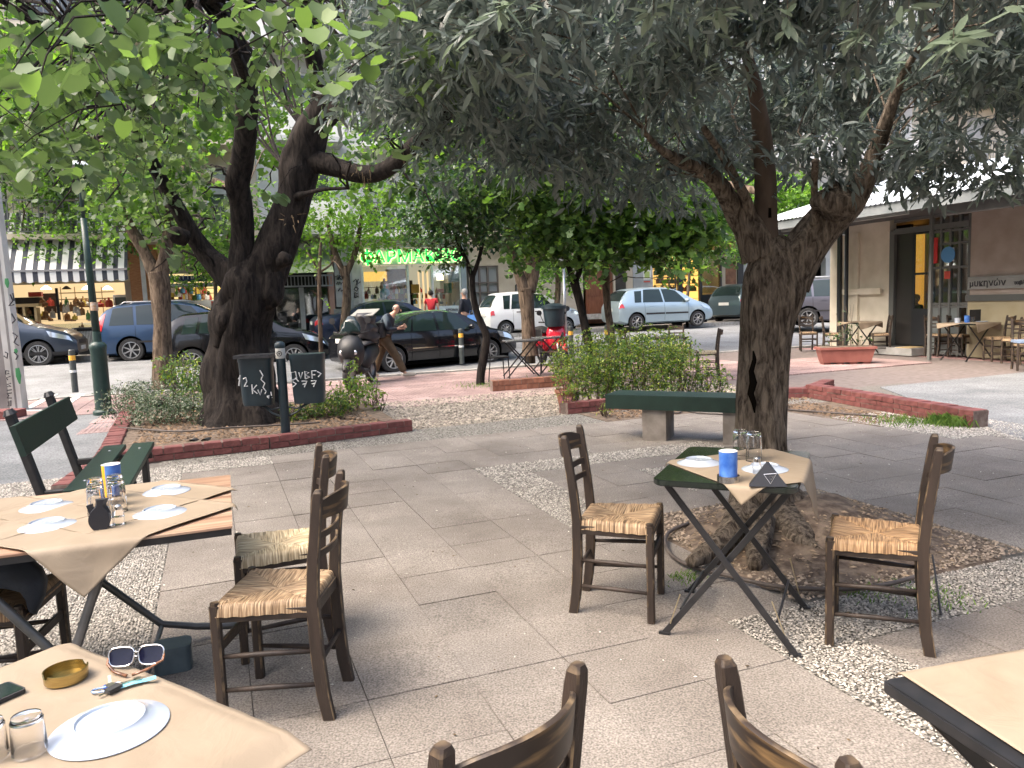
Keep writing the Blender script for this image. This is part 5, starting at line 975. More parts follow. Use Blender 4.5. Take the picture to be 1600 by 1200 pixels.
# ---------------------------------------------------------------- shrubs, ivy, hedge, grass
def shrub(name, label, cl, per, size, m, tpl='diam', m2=None, frac=.3, group=None, h=.35, cat='shrub', stems=14, n_l=5, ln=.12):
    c0 = cl[0]; t = thing(name, label, cat, (0, 0, 0), 0, group); P = clump_pts(cl, per, .05); P = P[P[:, 2] > .03]; a, d, tl_ = sprays(P, n_l, ln, .7, -.4); ok = a[:, 2] > .05; a, d = a[ok], d[ok]; k = RNG.random(len(a)) < frac
    leaves('foliage', a[~k] if m2 is not None else a, size, tpl, m, t, d[~k] if m2 is not None else d, jitter=1.0, droop=0)
    if m2 is not None: leaves('foliage', a[k], size, tpl, m2, t, d[k], jitter=1.0)
    L = []
    for _ in range(stems*len(cl)):
        c = random.choice(cl); x, y = c[0]+random.uniform(-.6, .6)*c[3], c[1]+random.uniform(-.6, .6)*c[4]; L.append([Vector((c[0]+(x-c[0])*.5, c[1]+(y-c[1])*.5, .02)), Vector((x, y, c[2]*.6)), Vector((x+random.uniform(-.1, .1), y+random.uniform(-.1, .1), c[2]+c[5]*.6))])
    twigs('stems', L, .006, BK_BROWN, t); return t
def gcl(u, v, r, z, rz, w=1): p = G(u, v); return (p.x, p.y, z, r, r, rz, w)
shrub('ivy_shrub', 'low dark ivy shrub with tiny pale leaves at the left corner of the bed', [gcl(*c) for c in ((230, 672, .55, .25, .22), (200, 650, .5, .28, .25), (270, 668, .6, .28, .24), (310, 665, .55, .22, .2), (250, 640, .6, .25, .25), (215, 630, .5, .25, .22), (300, 640, .6, .2, .2), (340, 668, .35, .15, .14))], 1500, .035, LF_IVY, 'diam', leafmat('leaf_ivy_pale', (.16, .20, .14), (.30, .32, .24), (.2, .24, .18), .2), .3)
shrub('bush', 'green bush growing at the left foot of the dark burled trunk', [gcl(*c) for c in ((300, 640, .4, .45, .4), (275, 625, .35, .5, .35), (322, 650, .3, .35, .3), (300, 610, .4, .45, .35))], 1100, .055, LF_MID, 'diam', LF_HEDGE, .35)
shrub('bush', 'small bush left of the walking man and before the scooter', [gcl(*c) for c in ((550, 648, .30, .32, .3), (575, 640, .25, .30, .28), (530, 652, .28, .22, .2), (555, 640, .16, .62, .28), (590, 648, .18, .2, .18))], 1500, .05, LF_MIDL, 'diam', LF_HEDGE, .4)
shrub('bush', 'low bush under the litter bins behind the dark red kerb', [gcl(*c) for c in ((480, 662, .35, .2, .18), (510, 660, .35, .22, .2), (455, 665, .25, .16, .14), (535, 655, .3, .2, .18), (420, 668, .2, .14, .12))], 1400, .045, LF_HEDGE, 'diam', LF_MID, .5)
shrub('hedge', 'loose yellow-green hedge behind the concrete bench', [gcl(*c) for c in ((905, 632, .40, .40, .35), (960, 630, .4, .3, .28), (1030, 628, .4, .3, .28), (935, 628, .42, .5, .42), (975, 625, .42, .55, .42), (1015, 625, .42, .60, .42), (1055, 624, .40, .55, .4), (1090, 622, .34, .36, .32), (890, 618, .35, .55, .4), (920, 610, .40, .65, .42), (960, 608, .45, .70, .42), (1000, 606, .4, .75, .36), (1040, 608, .4, .7, .38), (1120, 620, .25, .25, .22), (1070, 612, .3, .6, .35))], 2300, .042, LF_HEDGE, 'diam', LF_MID, .4)
shrub('small_shrub', 'small sprawling plant at the left end of the hedge by the terracotta pot', [gcl(*c) for c in ((945, 652, .10, .12, .12), (888, 645, .12, .3, .2), (870, 600, .2, .45, .25))], 2600, .045, LF_HEDGE)
# terracotta pot
p = G(885, 634); t = thing('flower_pot', 'small terracotta pot at the left end of the hedge', 'flower pot', p, 0); MTC = mat('terracotta', (.22, .09, .05), (.30, .14, .09), 8, .8, bump=.2)
mb = MB(); mb.lathe([(0, 0), (.10, 0), (.15, .2), (.165, .2), (.165, .24), (.145, .24), (.13, .2), (0, .19)], 20); mb.build('pot', MTC, t, smooth=35)
# planter with rose bush
p = G(1320, 568); t = thing('planter', 'rectangular red plastic planter on the pink cobbles with a sparse rose bush', 'planter', p, R(-8)); MPL = mat('planter_red', (.20, .065, .05), (.26, .095, .075), 4, .6)
mb = MB(); a = [(-.46, -.17), (.46, -.17), (.46, .17), (-.46, .17)]; b = [(-.52, -.21), (.52, -.21), (.52, .21), (-.52, .21)]
vs = [(x, y, .04) for x, y in a]+[(x, y, .30) for x, y in b]; mb.add(vs, [(3, 2, 1, 0)]+[(i, (i+1) % 4, (i+1) % 4+4, i+4) for i in range(4)]); mb.slab([(-.55, -.24), (.55, -.24), (.55, .24), (-.55, .24)], .30, .345); 
for x in (-.38, -.13, .13, .38): mb.box((x, 0, .02), (.14, .28, .04))
mb.build('box', MPL, t); mb = MB(); mb.slab([(-.5, -.2), (.5, -.2), (.5, .2), (-.5, .2)], .345, .35); mb.build('soil', MDIRT, t)
cl_ = [(p.x+dx, p.y+dy, z, r, r, rz, w) for dx, dy, z, r, rz, w in ((-.2, .05, .55, .22, .2, .7), (.1, 0, .6, .22, .25, .7), (.3, 0, .5, .2, .15, .6), (0, .05, .9, .12, .2, .5), (.15, 0, 1.1, .08, .15, .4))]
shrub('rose_bush', 'sparse rose bush with thin stems growing in the red planter', cl_, 900, .05, LF_IVY, 'diam', LF_MID, .4, stems=3)
# grass tufts
def grass(label, spots, m=None):
    V_, F_ = [], []
    for u, v, sp_, n, h in spots:
        c = G(u, v)
        for _ in range(n):
            x, y = c.x+random.gauss(0, sp_), c.y+random.gauss(0, sp_); a = random.uniform(0, 6.28); hh = h*random.uniform(.4, 1.2); o = len(V_); w_ = .004; dx, dy = math.cos(a), math.sin(a)
            V_ += [(x-dy*w_, y+dx*w_, 0), (x+dy*w_, y-dx*w_, 0), (x+dx*hh*.25, y+dy*hh*.25, hh*.6), (x+dx*hh*.7, y+dy*hh*.7, hh)]; F_ += [(o, o+1, o+2), (o+2, o+1, o+3), (o, o+2, o+3)]
    me = bpy.data.meshes.new('grass'); me.from_pydata(V_, [], F_); me.materials.append(leafmat('grass_blade', (.05, .12, .02), (.16, .26, .05), (.1, .2, .04), .3)); o = link('grass', me); tag(o, label, 'grass', None, 'stuff')
grass('tufts of green grass at the end of the long red brick kerb', [(1490, 664, .10, 500, .12), (1430, 660, .2, 300, .06), (1400, 658, .2, 160, .05)])
grass('thin grass round the foot of the leaning tree and in the tree pit', [(752, 602, .25, 260, .05), (1065, 905, .05, 90, .03), (1455, 935, .10, 160, .03), (1340, 925, .08, 90, .025), (880, 592, .3, 150, .06)])
# ================================================================== rush-seated chair
def rushmat(name, c1, c2, c3):
    m = bpy.data.materials.new(name); m.use_nodes = True; N = m.node_tree; L = N.links; b = N.nodes['Principled BSDF']; b.inputs['Roughness'].default_value = .6
    tc = N.nodes.new('ShaderNodeTexCoord'); sp = N.nodes.new('ShaderNodeSeparateXYZ'); L.new(tc.outputs['Object'], sp.inputs[0])
    ax = N.nodes.new('ShaderNodeMath'); ax.operation = 'ABSOLUTE'; L.new(sp.outputs[0], ax.inputs[0])
    ay = N.nodes.new('ShaderNodeMath'); ay.operation = 'ABSOLUTE'; L.new(sp.outputs[1], ay.inputs[0])
    gt = N.nodes.new('ShaderNodeMath'); gt.operation = 'GREATER_THAN'; L.new(ax.outputs[0], gt.inputs[0]); L.new(ay.outputs[0], gt.inputs[1])
    def strands(scale):
        mp = N.nodes.new('ShaderNodeMapping'); mp.inputs['Scale'].default_value = scale; L.new(tc.outputs['Object'], mp.inputs[0])
        nz = N.nodes.new('ShaderNodeTexNoise'); nz.inputs['Scale'].default_value = 1; nz.inputs['Detail'].default_value = 4; nz.inputs['Distortion'].default_value = .3; L.new(mp.outputs[0], nz.inputs[0]); return nz.outputs[0]
    a = strands((10, 190, 10)); c = strands((190, 10, 10))
    mx = N.nodes.new('ShaderNodeMix'); mx.data_type = 'FLOAT'; L.new(gt.outputs[0], mx.inputs[0]); L.new(c, mx.inputs[2]); L.new(a, mx.inputs[3])
    rp = N.nodes.new('ShaderNodeValToRGB'); e = rp.color_ramp.elements; e[0].position = .33; e[1].position = .68; e[0].color = (*c1, 1); e[1].color = (*c3, 1); k = rp.color_ramp.elements.new(.5); k.color = (*c2, 1)
    L.new(mx.outputs[0], rp.inputs[0]); L.new(rp.outputs[0], b.inputs['Base Color'])
    bp = N.nodes.new('ShaderNodeBump'); bp.inputs['Strength'].default_value = 1; bp.inputs['Distance'].default_value = .006; L.new(mx.outputs[0], bp.inputs['Height']); L.new(bp.outputs[0], b.inputs['Normal'])
    return m
MRUSH = rushmat('rush_tan', (.08, .048, .024), (.27, .18, .10), (.46, .35, .22))
MRUSHP = rushmat('rush_pale', (.15, .115, .06), (.38, .30, .18), (.60, .52, .36))
MRUSHG = rushmat('rush_golden', (.09, .05, .022), (.29, .175, .085), (.48, .33, .18))
def seatmesh(name, m):
    n = 56; vs = []; wf, wb, d = .208, .165, .185
    for j in range(n+1):
        for i in range(n+1):
            u, v = i/n*2-1, j/n*2-1
            hw = wb+(wf-wb)*(v+1)/2; x, y = u*hw, v*d
            e = max(abs(u), abs(v)); z = .475 - .012*(1-e)**1.0*1.2
            strand = (v*d*2*math.pi/.0075) if abs(u) > abs(v) else (u*hw*2*math.pi/.0075)
            z += .0016*math.sin(strand+1.2*noise.noise(Vector((x*30, y*30, 0)))) + .003*noise.noise(Vector((x*14, y*14, 3)))
            if abs(abs(u)-abs(v)) < .05: z -= .004
            if e > .86: k = (e-.86)/.14; z -= .045*k*k*k + .004*k; 
            # rounded lip, cut corners
            s_ = 1-.03*min(1, max(0, abs(u)-.9)*max(0, abs(v)-.9)*100)*3
            if e > .86: s_ *= 1+.02*math.sin(math.pi*(e-.86)/.14)
            vs.append((x*s_, y*s_, z))
    fs = [(j*(n+1)+i, j*(n+1)+i+1, (j+1)*(n+1)+i+1, (j+1)*(n+1)+i) for j in range(n) for i in range(n)]
    mb = MB(); mb.add(vs, fs); mb.box((0, 0, .437), (.29, .33, .02))
    return mb.mesh(name, m, True)
SEATS = {k: seatmesh('seat', m) for k, m in (('tan', MRUSH), ('pale', MRUSHP), ('gold', MRUSHG))}
def curved_slat(z0, z1, bow, th, top_arch=0.0, y0=-.176, lean=.125, hw=.158, n=18, s_curve=False):
    mb = MB(); rings = []
    for i in range(n+1):
        t = i/n*2-1; x = t*hw
        b = bow*(math.cos(t*math.pi/2)**(.8 if not s_curve else 1.0)) if not s_curve else bow*(1-t*t)**.85
        za, zb = z0, z1+top_arch*math.cos(t*math.pi/2)
        if s_curve: zb -= .02*abs(t)**6; 
        ya = y0-(za-.46)*lean; yb = y0-(zb-.46)*lean
        rings.append([Vector((x, ya-b, za)), Vector((x, ya-b+th, za)), Vector((x, yb-b+th, zb)), Vector((x, yb-b+th*.5, zb+.002)), Vector((x, yb-b, zb))])
    mb.sweep(None, rings)
    # worn top face
    k = 5; base = 0
    for i in range(n):
        for j in (2, 3): mb.m[i*k+j] = 1
    return mb
MRAILW = mat('worn_rail', (.018, .012, .009), (.20, .125, .055), 5, .45, contrast=(.50, .68), stretch=(1, 1, 6))
def chairparts():
    P = []
    def leg(sx, front):
        mb = MB()
        if front:
            x, y = sx*.187, .172
            mb.bar((x, y, 0), (x*1.0, y, .465), .036, .036, 0, 1, .2); mb.bar((x, y, .465), (x, y, .478), .030, .030, 1, 1, .3)
        else:
            x0_ = sx*.148; prof = [(-.212, 0, .046), (-.195, .10, .048), (-.184, .25, .048), (-.18, .46, .046), (-.194, .62, .042), (-.224, .84, .036), (-.228, .868, .031), (-.230, .880, .022)]
            rings = []
            for y, z, d in prof:
                a, b, c = .016, d/2, .004; x = x0_*(1+.10*max(0, z-.1)/.78)
                if z > .87: a = .011
                rings.append([Vector((x+i, y+j, z)) for i, j in ((a-c, -b), (a, -b+c), (a, b-c), (a-c, b), (-a+c, b), (-a, b-c), (-a, -b+c), (-a+c, -b))])
            mb.sweep(None, rings); nf = 8
            for r in range(len(prof)-1):
                for q in (0, 2, 4, 6): mb.m[r*8+q] = 1
            mb.m[-1] = 1
            for q in range(8): mb.m[(len(prof)-2)*8+q] = 1
        return mb
    for sx in (-1, 1):
        P.append(('front_leg', leg(sx, True).mesh('front_leg', [MW, MWW]))); P.append(('rear_post', leg(sx, False).mesh('rear_post', [MW, MWW])))
        mb = MB(); mb.bar((sx*.186, .165, .425), (sx*.156, -.178, .425), .045, .02, 0, 1, .15, side=(0, 0, 1)); P.append(('seat_rail', mb.mesh('seat_rail', [MW, MWW])))
        for z in (.14, .27):
            mb = MB(); mb.tube([(sx*.187, .17, z), (sx*.170, 0, z+.002), (sx*.152, -.185, z)], [.0085, .0115, .0085], 8); P.append(('stretcher', mb.mesh('stretcher', MW, True)))
    for y, z, hw_ in ((.174, .425, .17), (-.18, .425, .14)):
        mb = MB(); mb.bar((-hw_, y, z), (hw_, y, z), .045, .02, 0, 1, .15, side=(0, 0, 1)); P.append(('seat_rail', mb.mesh('seat_rail', [MW, MWW])))
    mb = MB(); mb.bar((-.18, .172, .30), (.18, .172, .30), .038, .014, 0, 1, .15, side=(0, 0, 1)); P.append(('stretcher', mb.mesh('stretcher', [MW, MWW])))
    mb = MB(); mb.tube([(-.145, -.187, .22), (.145, -.187, .22)], .0105, 8); P.append(('stretcher', mb.mesh('stretcher', MW, True)))
    P.append(('top_rail', curved_slat(.765, .845, .070, .012, .012, s_curve=True).mesh('top_rail', [MRAILW, MWW], 40)))
    P.append(('back_slat', curved_slat(.685, .712, .035, .010).mesh('back_slat', [MW, MWW], 40)))
    P.append(('back_slat', curved_slat(.615, .642, .035, .010).mesh('back_slat', [MW, MWW], 40)))
    return P
CH_PARTS = chairparts()
def chair(name, label, loc, rz, seat='tan', group='rush seated wooden chairs', tilt=None, cushion=False):
    t = thing(name, label, 'chair', loc, rz, group)
    for n, me in CH_PARTS: link(n, me, t)
    o = link('seat', SEATS[seat], t)
    return t
def face(p, q): return math.atan2(q[1]-p[1], q[0]-p[0])-math.pi/2
def place_chair(label, fpx, heading, seat, flip):
    """near front-leg (pixel, height) and heading give the place; flip=1: the chair's left side is the near one"""
    a = G(*fpx); h = R(heading); f = Vector((math.cos(h), math.sin(h), 0)); r = Vector((f.y, -f.x, 0))
    c = a - f*.172 + r*(.187*flip); c.z = 0
    return chair('rush_chair', label, c, h-math.pi/2, seat)
c_A = place_chair('tan rush seat chair beside the left table, the nearer of two side by side', (335, 945, .47), 178, 'tan', 1)
c_B = place_chair('pale rush seat chair mostly hidden behind the nearer chair at the left table', (371, 873, .47), 199, 'pale', 1)
c_D = place_chair('rush seat chair left of the black folding table under the olive tree', (1018, 973, 0), -18, 'tan', -1)
c_E = place_chair('golden rush seat chair right of the black folding table, facing the tree', (1296, 1007, 0), 154, 'gold', 1)
band = MB(); band.box((-.155, -.183, .395), (.040, .054, .014)); band.tube([(-.155, -.21, .39), (-.145, -.22, .36)], .004, 6); band.build('tied_strap', MBLK, c_D)
# the two chairs right in front of the camera, seen over their backs
def back_chair(label, tp1, tp2=None, rz=None, side=-1):
    p1 = G(*tp1, .88)
    if tp2 is not None:
        p2 = G(*tp2, .88); rz = math.atan2(p1.y-p2.y, p1.x-p2.x) if side > 0 else math.atan2(p2.y-p1.y, p2.x-p1.x)
    f = Matrix.Rotation(rz, 3, 'Z')
    c = p1 - f @ Vector((side*.163, -.230, 0)); c.z = 0
    return chair('rush_chair', label, c, rz, 'tan')
c_F = back_chair('wooden chair back at the bottom centre, its right post tallest, close to the camera', (903, 1037), None, R(47), 1)
c_G = back_chair('wooden chair back right of centre at the bottom, beside the bottom right table', (1132, 1027), None, R(-75), -1)

# ================================================================== folding tables
def paper_sheet(name, label, corners, z, drops, group=None, m=None, n=40, dropax=None):
    """kraft paper: a grid over the quadrilateral; beyond the table edge it folds down"""
    pass
def papermat():
    m = bpy.data.materials.new('kraft_paper'); m.use_nodes = True; N = m.node_tree; L = N.links; b = N.nodes['Principled BSDF']; b.inputs['Roughness'].default_value = .62; b.inputs['Specular IOR Level'].default_value = .35
    tc = N.nodes.new('ShaderNodeTexCoord'); n1 = N.nodes.new('ShaderNodeTexNoise'); n1.inputs['Scale'].default_value = 2.2; n1.inputs['Detail'].default_value = 5; n1.inputs['Distortion'].default_value = 1.5; L.new(tc.outputs['Object'], n1.inputs[0])
    rp = N.nodes.new('ShaderNodeValToRGB'); rp.color_ramp.elements[0].position = .3; rp.color_ramp.elements[1].position = .7; rp.color_ramp.elements[0].color = (.262, .210, .148, 1); rp.color_ramp.elements[1].color = (.325, .265, .192, 1)
    L.new(n1.outputs[0], rp.inputs[0]); L.new(rp.outputs[0], b.inputs['Base Color'])
    n2 = N.nodes.new('ShaderNodeTexNoise'); n2.inputs['Scale'].default_value = 7; n2.inputs['Detail'].default_value = 5; n2.inputs['Distortion'].default_value = 2; L.new(tc.outputs['Object'], n2.inputs[0])
    bp = N.nodes.new('ShaderNodeBump'); bp.inputs['Strength'].default_value = .35; bp.inputs['Distance'].default_value = .01; L.new(n2.outputs[0], bp.inputs['Height']); L.new(bp.outputs[0], b.inputs['Normal'])
    tl = N.nodes.new('ShaderNodeBsdfTranslucent'); tl.inputs[0].default_value = (.5, .34, .18, 1); ms = N.nodes.new('ShaderNodeMixShader'); ms.inputs[0].default_value = .12
    out = N.nodes['Material Output']; L.new(b.outputs[0], ms.inputs[1]); L.new(tl.outputs[0], ms.inputs[2]); L.new(ms.outputs[0], out.inputs[0])
    return m
MPAPER = papermat()
def sdf_box(x, y, hx, hy):
    """signed distance outside a rectangle and the nearest edge direction"""
    qx, qy = abs(x)-hx, abs(y)-hy
    return qx, qy
def paper(label, loc, rz, table_hx, table_hy, off, ang, px, py, z, cat='paper tablecloth', seed=0, wr=.004, curl=0.0, name='paper_tablecloth', thick=.0012, fold=1.0):
    """px,py: half size of the sheet, rotated by ang and shifted by off relative to the table; what overhangs hangs down"""
    n = 64; vs = []; ca, sa = math.cos(ang), math.sin(ang)
    for j in range(n+1):
        for i in range(n+1):
            u, v = (i/n*2-1)*px, (j/n*2-1)*py
            x, y = off[0]+u*ca-v*sa, off[1]+u*sa+v*ca
            zz = z+.002+wr*abs(noise.noise(Vector((x*5, y*5, seed))))+wr*.6*abs(noise.noise(Vector((x*14, y*3, seed+5))))
            ox, oy = max(0, abs(x)-table_hx), max(0, abs(y)-table_hy)
            o = math.hypot(ox, oy)
            if o > 0:
                # hang: arc length o goes down past the edge
                r = .02; fr = fold*math.pi/2*.93
                a = min(o/r, fr) if o > 0 else 0
                hx = r*math.sin(a)+(max(0, o-r*fr))*math.cos(fr); dz = r*(1-math.cos(a))+(max(0, o-r*fr))*math.sin(fr)
                k = hx/o; sx = 1 if x > 0 else -1; sy = 1 if y > 0 else -1
                x = (sx*(table_hx+ox*k)) if ox > 0 else x; y = (sy*(table_hy+oy*k)) if oy > 0 else y
                zz -= dz; wob = .012*noise.noise(Vector((x*8, y*8, zz*8+seed)))
                x += wob*min(1, o*8); y += wob*min(1, o*8)
            e = max(abs(u)/px, abs(v)/py)
            if curl and e > .93: zz += curl*((e-.93)/.07)**2*(.5+.5*noise.noise(Vector((x*7, y*7, seed+2))))
            vs.append((x, y, zz))
    fs = [(j*(n+1)+i, j*(n+1)+i+1, (j+1)*(n+1)+i+1, (j+1)*(n+1)+i) for j in range(n) for i in range(n)]
    o = MB().add(vs, fs).build(name, MPAPER, smooth=True, loc=loc); o.rotation_euler = (0, 0, rz)
    md = o.modifiers.new('thickness', 'SOLIDIFY'); md.thickness = thick; md.offset = 1
    return tag(o, label, cat)
def rounded_rect(hx, hy, r, n=6):
    P = []
    for cx, cy, a0 in ((hx-r, hy-r, 0), (-hx+r, hy-r, 90), (-hx+r, -hy+r, 180), (hx-r, -hy+r, 270)):
        for k in range(n+1): a = R(a0+90*k/n); P.append((cx+r*math.cos(a), cy+r*math.sin(a)))
    return P
# --- black folding table T1 (under the olive)
def folding_table(name, label, loc, rz, hx, hy, H, mt, group='black folding bistro tables', r=.05, full=True):
    t = thing(name, label, 'table', loc, rz, group)
    mb = MB(); rr = rounded_rect(hx, hy, r); mb.slab(rr, H-.022, H-.003); rr2 = rounded_rect(hx-.004, hy-.004, r); mb.slab(rr2, H-.003, H); mb.slab(rounded_rect(hx-.006, hy-.006, r), H-.028, H-.022)
    mb.build('tabletop', mt, t, smooth=30)
    for sy in (-1, 1):
        y = sy*min(hy-.07, .265)
        for sx in (-1, 1):
            yy = y+sx*.012; m2 = MB(); m2.bar((sx*(hx-.03), yy, H-.03), (-sx*(hx-.015), yy, .006), .028, .012, 0, None, .2, side=(0, 1, 0) if False else (1, 0, 0)); m2.box((-sx*(hx-.015), yy, .006), (.05, .018, .012))
            m2.build('leg', MBLK, t)
    if full:
        for sx in (-1, 1):
            m3 = MB(); m3.tube([(sx*.06, -.255, H-.05), (sx*.06, .255, H-.05)], .006, 6); m3.build('cross_brace', MBLK, t)
            m3 = MB(); m3.tube([(-sx*(hx-.09), -.255, .13), (-sx*(hx-.09), .255, .13)], .006, 6); m3.build('cross_brace', MBLK, t)
        mbw = mat('brass_wire', (.45, .38, .25), None, rough=.4, metal=.8)
        for pts in ([(-(hx-.09), -.262, .20), (-(hx-.045), -.268, .06)], [(hx-.085, .262, .24), (hx-.04, .268, .05)], [(hx-.11, -.262, .22), (hx-.05, -.27, .06)]):
            m4 = MB(); m4.tube(pts, .003, 6); m4.build('stay_rod', mbw, t)
    return t
T1c = [G(1027, 750, .745), G(1258, 765, .745), G(1257, 704, .745), G(1068, 697, .745)]
tc = sum(T1c, Vector())/4; h1 = math.atan2(T1c[1].y-T1c[0].y, T1c[1].x-T1c[0].x)
print('T1', tc, math.degrees(h1), (T1c[1]-T1c[0]).length, (T1c[2]-T1c[1]).length, (T1c[3]-T1c[2]).length, (T1c[0]-T1c[3]).length)
MBG = mat('dark_green_black_enamel', (.006, .010, .008), (.010, .015, .012), 6, .22, coat=.3)
H1 = h1; T1L = Vector((tc.x, tc.y, 0))
folding_table('folding_table', 'small black folding table with crossed legs in front of the olive trunk', T1L, H1, .295, .385, .745, MBG)
paper('kraft paper laid askew over the black folding table under the olive tree, one corner hanging', T1L, H1, .295, .385, (.10, -.04), R(43), .305, .31, .745, seed=3, wr=.002, fold=.95)
def onT(px, z=.75): p = G(px[0], px[1], z); return Vector((p.x, p.y, z))

def plate_mesh(r=.105, up=False):
    mb = MB()
    # upside-down plate: foot ring on top, rim on the table
    prof = [(0, .0165), (r*.54, .0165), (r*.565, .0215), (r*.60, .0215), (r*.63, .0165), (r*.82, .0085), (r*.97, .003), (r, .0015), (r, 0), (r*.97, 0), (r*.5, .013), (0, .013)]
    if up: prof = [(a, .021-b) for a, b in prof][::-1]
    mb.lathe(prof, 48); return mb.mesh('plate', MPORC, 40)
ME_PL = plate_mesh(); 
def glass_mesh(H=.135, r=.034, faceted=False):
    mb = MB()       # upturned tumbler: thick bottom on top
    prof = [(r, 0), (r*.97, .003), (r*.90, H*.86), (r*.86, H-.012), (r*.80, H-.002), (r*.55, H), (0, H-.002)]
    mb.lathe(prof, 12 if faceted else 32); n = 12 if faceted else 32
    inn = [(0, H-.018), (r*.74, H-.016), (r*.82, H*.83), (r*.90, .004), (r, 0)]
    mb.lathe(inn, n); return mb.mesh('glass', MGLASS, 35)
ME_GL = glass_mesh(.125, .034); ME_GLF = glass_mesh(.10, .042)
MINK = mat('printed_mark', (.35, .38, .42), None, rough=.4)
def plate(px, label, sc=1.0, z=.749, mark=True):
    p = onT(px, z); t = thing('plate', label, 'plate', (p.x, p.y, z), 0, 'upside-down white plates')
    o = link('dish', ME_PL, t); o.scale = (sc, sc, sc)
    if mark:
        mb = MB(); mb.lathe([(.010*sc, .0169*sc), (.0135*sc, .0172*sc)], 20); mb.box((0, 0, .0172*sc), (.016*sc, .0022*sc, .0004)); mb.build('maker_mark', MINK, t)
    return t
def glass(px, label, me=None, z=.749, group='upturned drinking glasses', sc=1.0):
    p = onT(px, z); o = link('drinking_glass', me or ME_GL, None, (p.x, p.y, z)); o.scale = (sc, sc, sc)
    return tag(o, label, 'glass', group)
plate((1092, 723), 'white plate upside down on the left half of the papered folding table', .95)
plate((1195, 733), 'white plate upside down behind the black napkin holder on the folding table', .95)
glass((1157, 716), 'upturned clear tumbler, the left one of the pair on the folding table', sc=1.1)
glass((1178, 720), 'upturned clear tumbler, the right one of the pair on the folding table', sc=1.1)
# tin cup blue/yellow in a steel ashtray
MBLUE = mat('tin_blue', (.015, .08, .36), (.10, .24, .58), 18, .35, contrast=(.3, .7)); MYEL = mat('tin_yellow', (.75, .38, .02), None, rough=.35)
def tin(px, label, rot, z=.749, ring=True, H=.115):
    p = onT(px, z); t = thing('napkin_tin', label, 'tin', (p.x, p.y, z), rot, 'printed tins on the tables')
    seg = 36; mb = MB(); mb.lathe([(.037, .012), (.037, .012+H)], seg); 
    for k in range(seg): mb.m[k] = 0 if k < 21 else 1
    mb.lathe([(.037, .012+H), (.038, .014+H), (.036, .015+H), (.034, .008+H)], seg, m=2); mb.lathe([(.034, .008+H), (0, .010+H)], seg, m=2)
    mb.build('tin_body', [MBLUE, MYEL, MWHITE], t, smooth=40)
    if ring:
        mb = MB(); mb.lathe([(.0, .003), (.044, .003), (.046, 0), (.046, .026), (.043, .027), (.042, .008), (0, .008)], 36); mb.build('steel_base', MSTEEL, t, smooth=40)
    # lettering strokes on the blue side
    me = textmesh('ΝΕΡΟ', .018, .0004)
    vs = [(.0376*math.sin(v.co.x/.0376), -.0376*math.cos(v.co.x/.0376), v.co.y+.105) for v in me.vertices]
    return t
tin((1138, 752), 'blue and yellow printed tin standing in a steel ring on the folding table', R(-195))
# napkin holder (black triangular)
MNAPK = mat('black_card', (.008, .010, .016), None, rough=.55)
def napkin_prism(px, label, rz, z=.749, sc=1.0):
    p = onT(px, z); t = thing('napkin_holder', label, 'napkin holder', (p.x, p.y, z), rz, 'black napkin holders')
    a = .075*sc; mb = MB(); h = .095*sc
    vs = [(-a, -.03, 0), (a, -.045, 0), (a*.9, .03, 0), (-a*.8, .03, 0), (.0, -.004, h), (.012, .008, h*.97)]
    mb.add(vs, [(0, 1, 4), (1, 2, 5, 4), (2, 3, 5), (3, 0, 4, 5), (3, 2, 1, 0)]); mb.build('folded_card', MNAPK, t)
    mb = MB()
    n0 = (Vector(vs[1])-Vector(vs[0])).normalized(); up = (Vector(vs[4])-(Vector(vs[0])+Vector(vs[1]))/2).normalized(); nn = n0.cross(up).normalized()*.002
    c = (Vector(vs[0])+Vector(vs[1]))/2+up*.035+nn+n0*.012
    tri = [c+n0*.024+up*.018, c-n0*.026+up*.014, c-n0*.003-up*.024]
    for i in range(3): mb.tube([tri[i], tri[(i+1) % 3]], .0018, 6)
    mb.tube([c+n0*.01+up*.006, c-n0*.008+up*.004, c+up*.0-up*.008, c+n0*.01+up*.006], .0012, 5)
    mb.build('triangle_emblem', MSTEEL, t)
    return t
napkin_prism((1197, 757), 'black triangular napkin holder with a silver triangle emblem on the folding table', H1+R(20))
def shaker(px, label, z=.749, m=None):
    p = onT(px, z); t = thing('salt_shaker', label, 'shaker', (p.x, p.y, z), 0)
    mb = MB(); mb.lathe([(0, 0), (.018, 0), (.019, .03), (.014, .052), (.014, .056)], 20); mb.build('body', MGLASS, t, smooth=40)
    mb = MB(); mb.lathe([(.0155, .052), (.0155, .066), (.010, .072), (0, .073)], 20); mb.build('cap', MSTEEL, t, smooth=40)
shaker((1183, 740), 'small glass shaker with steel cap behind the napkin holder on the folding table')

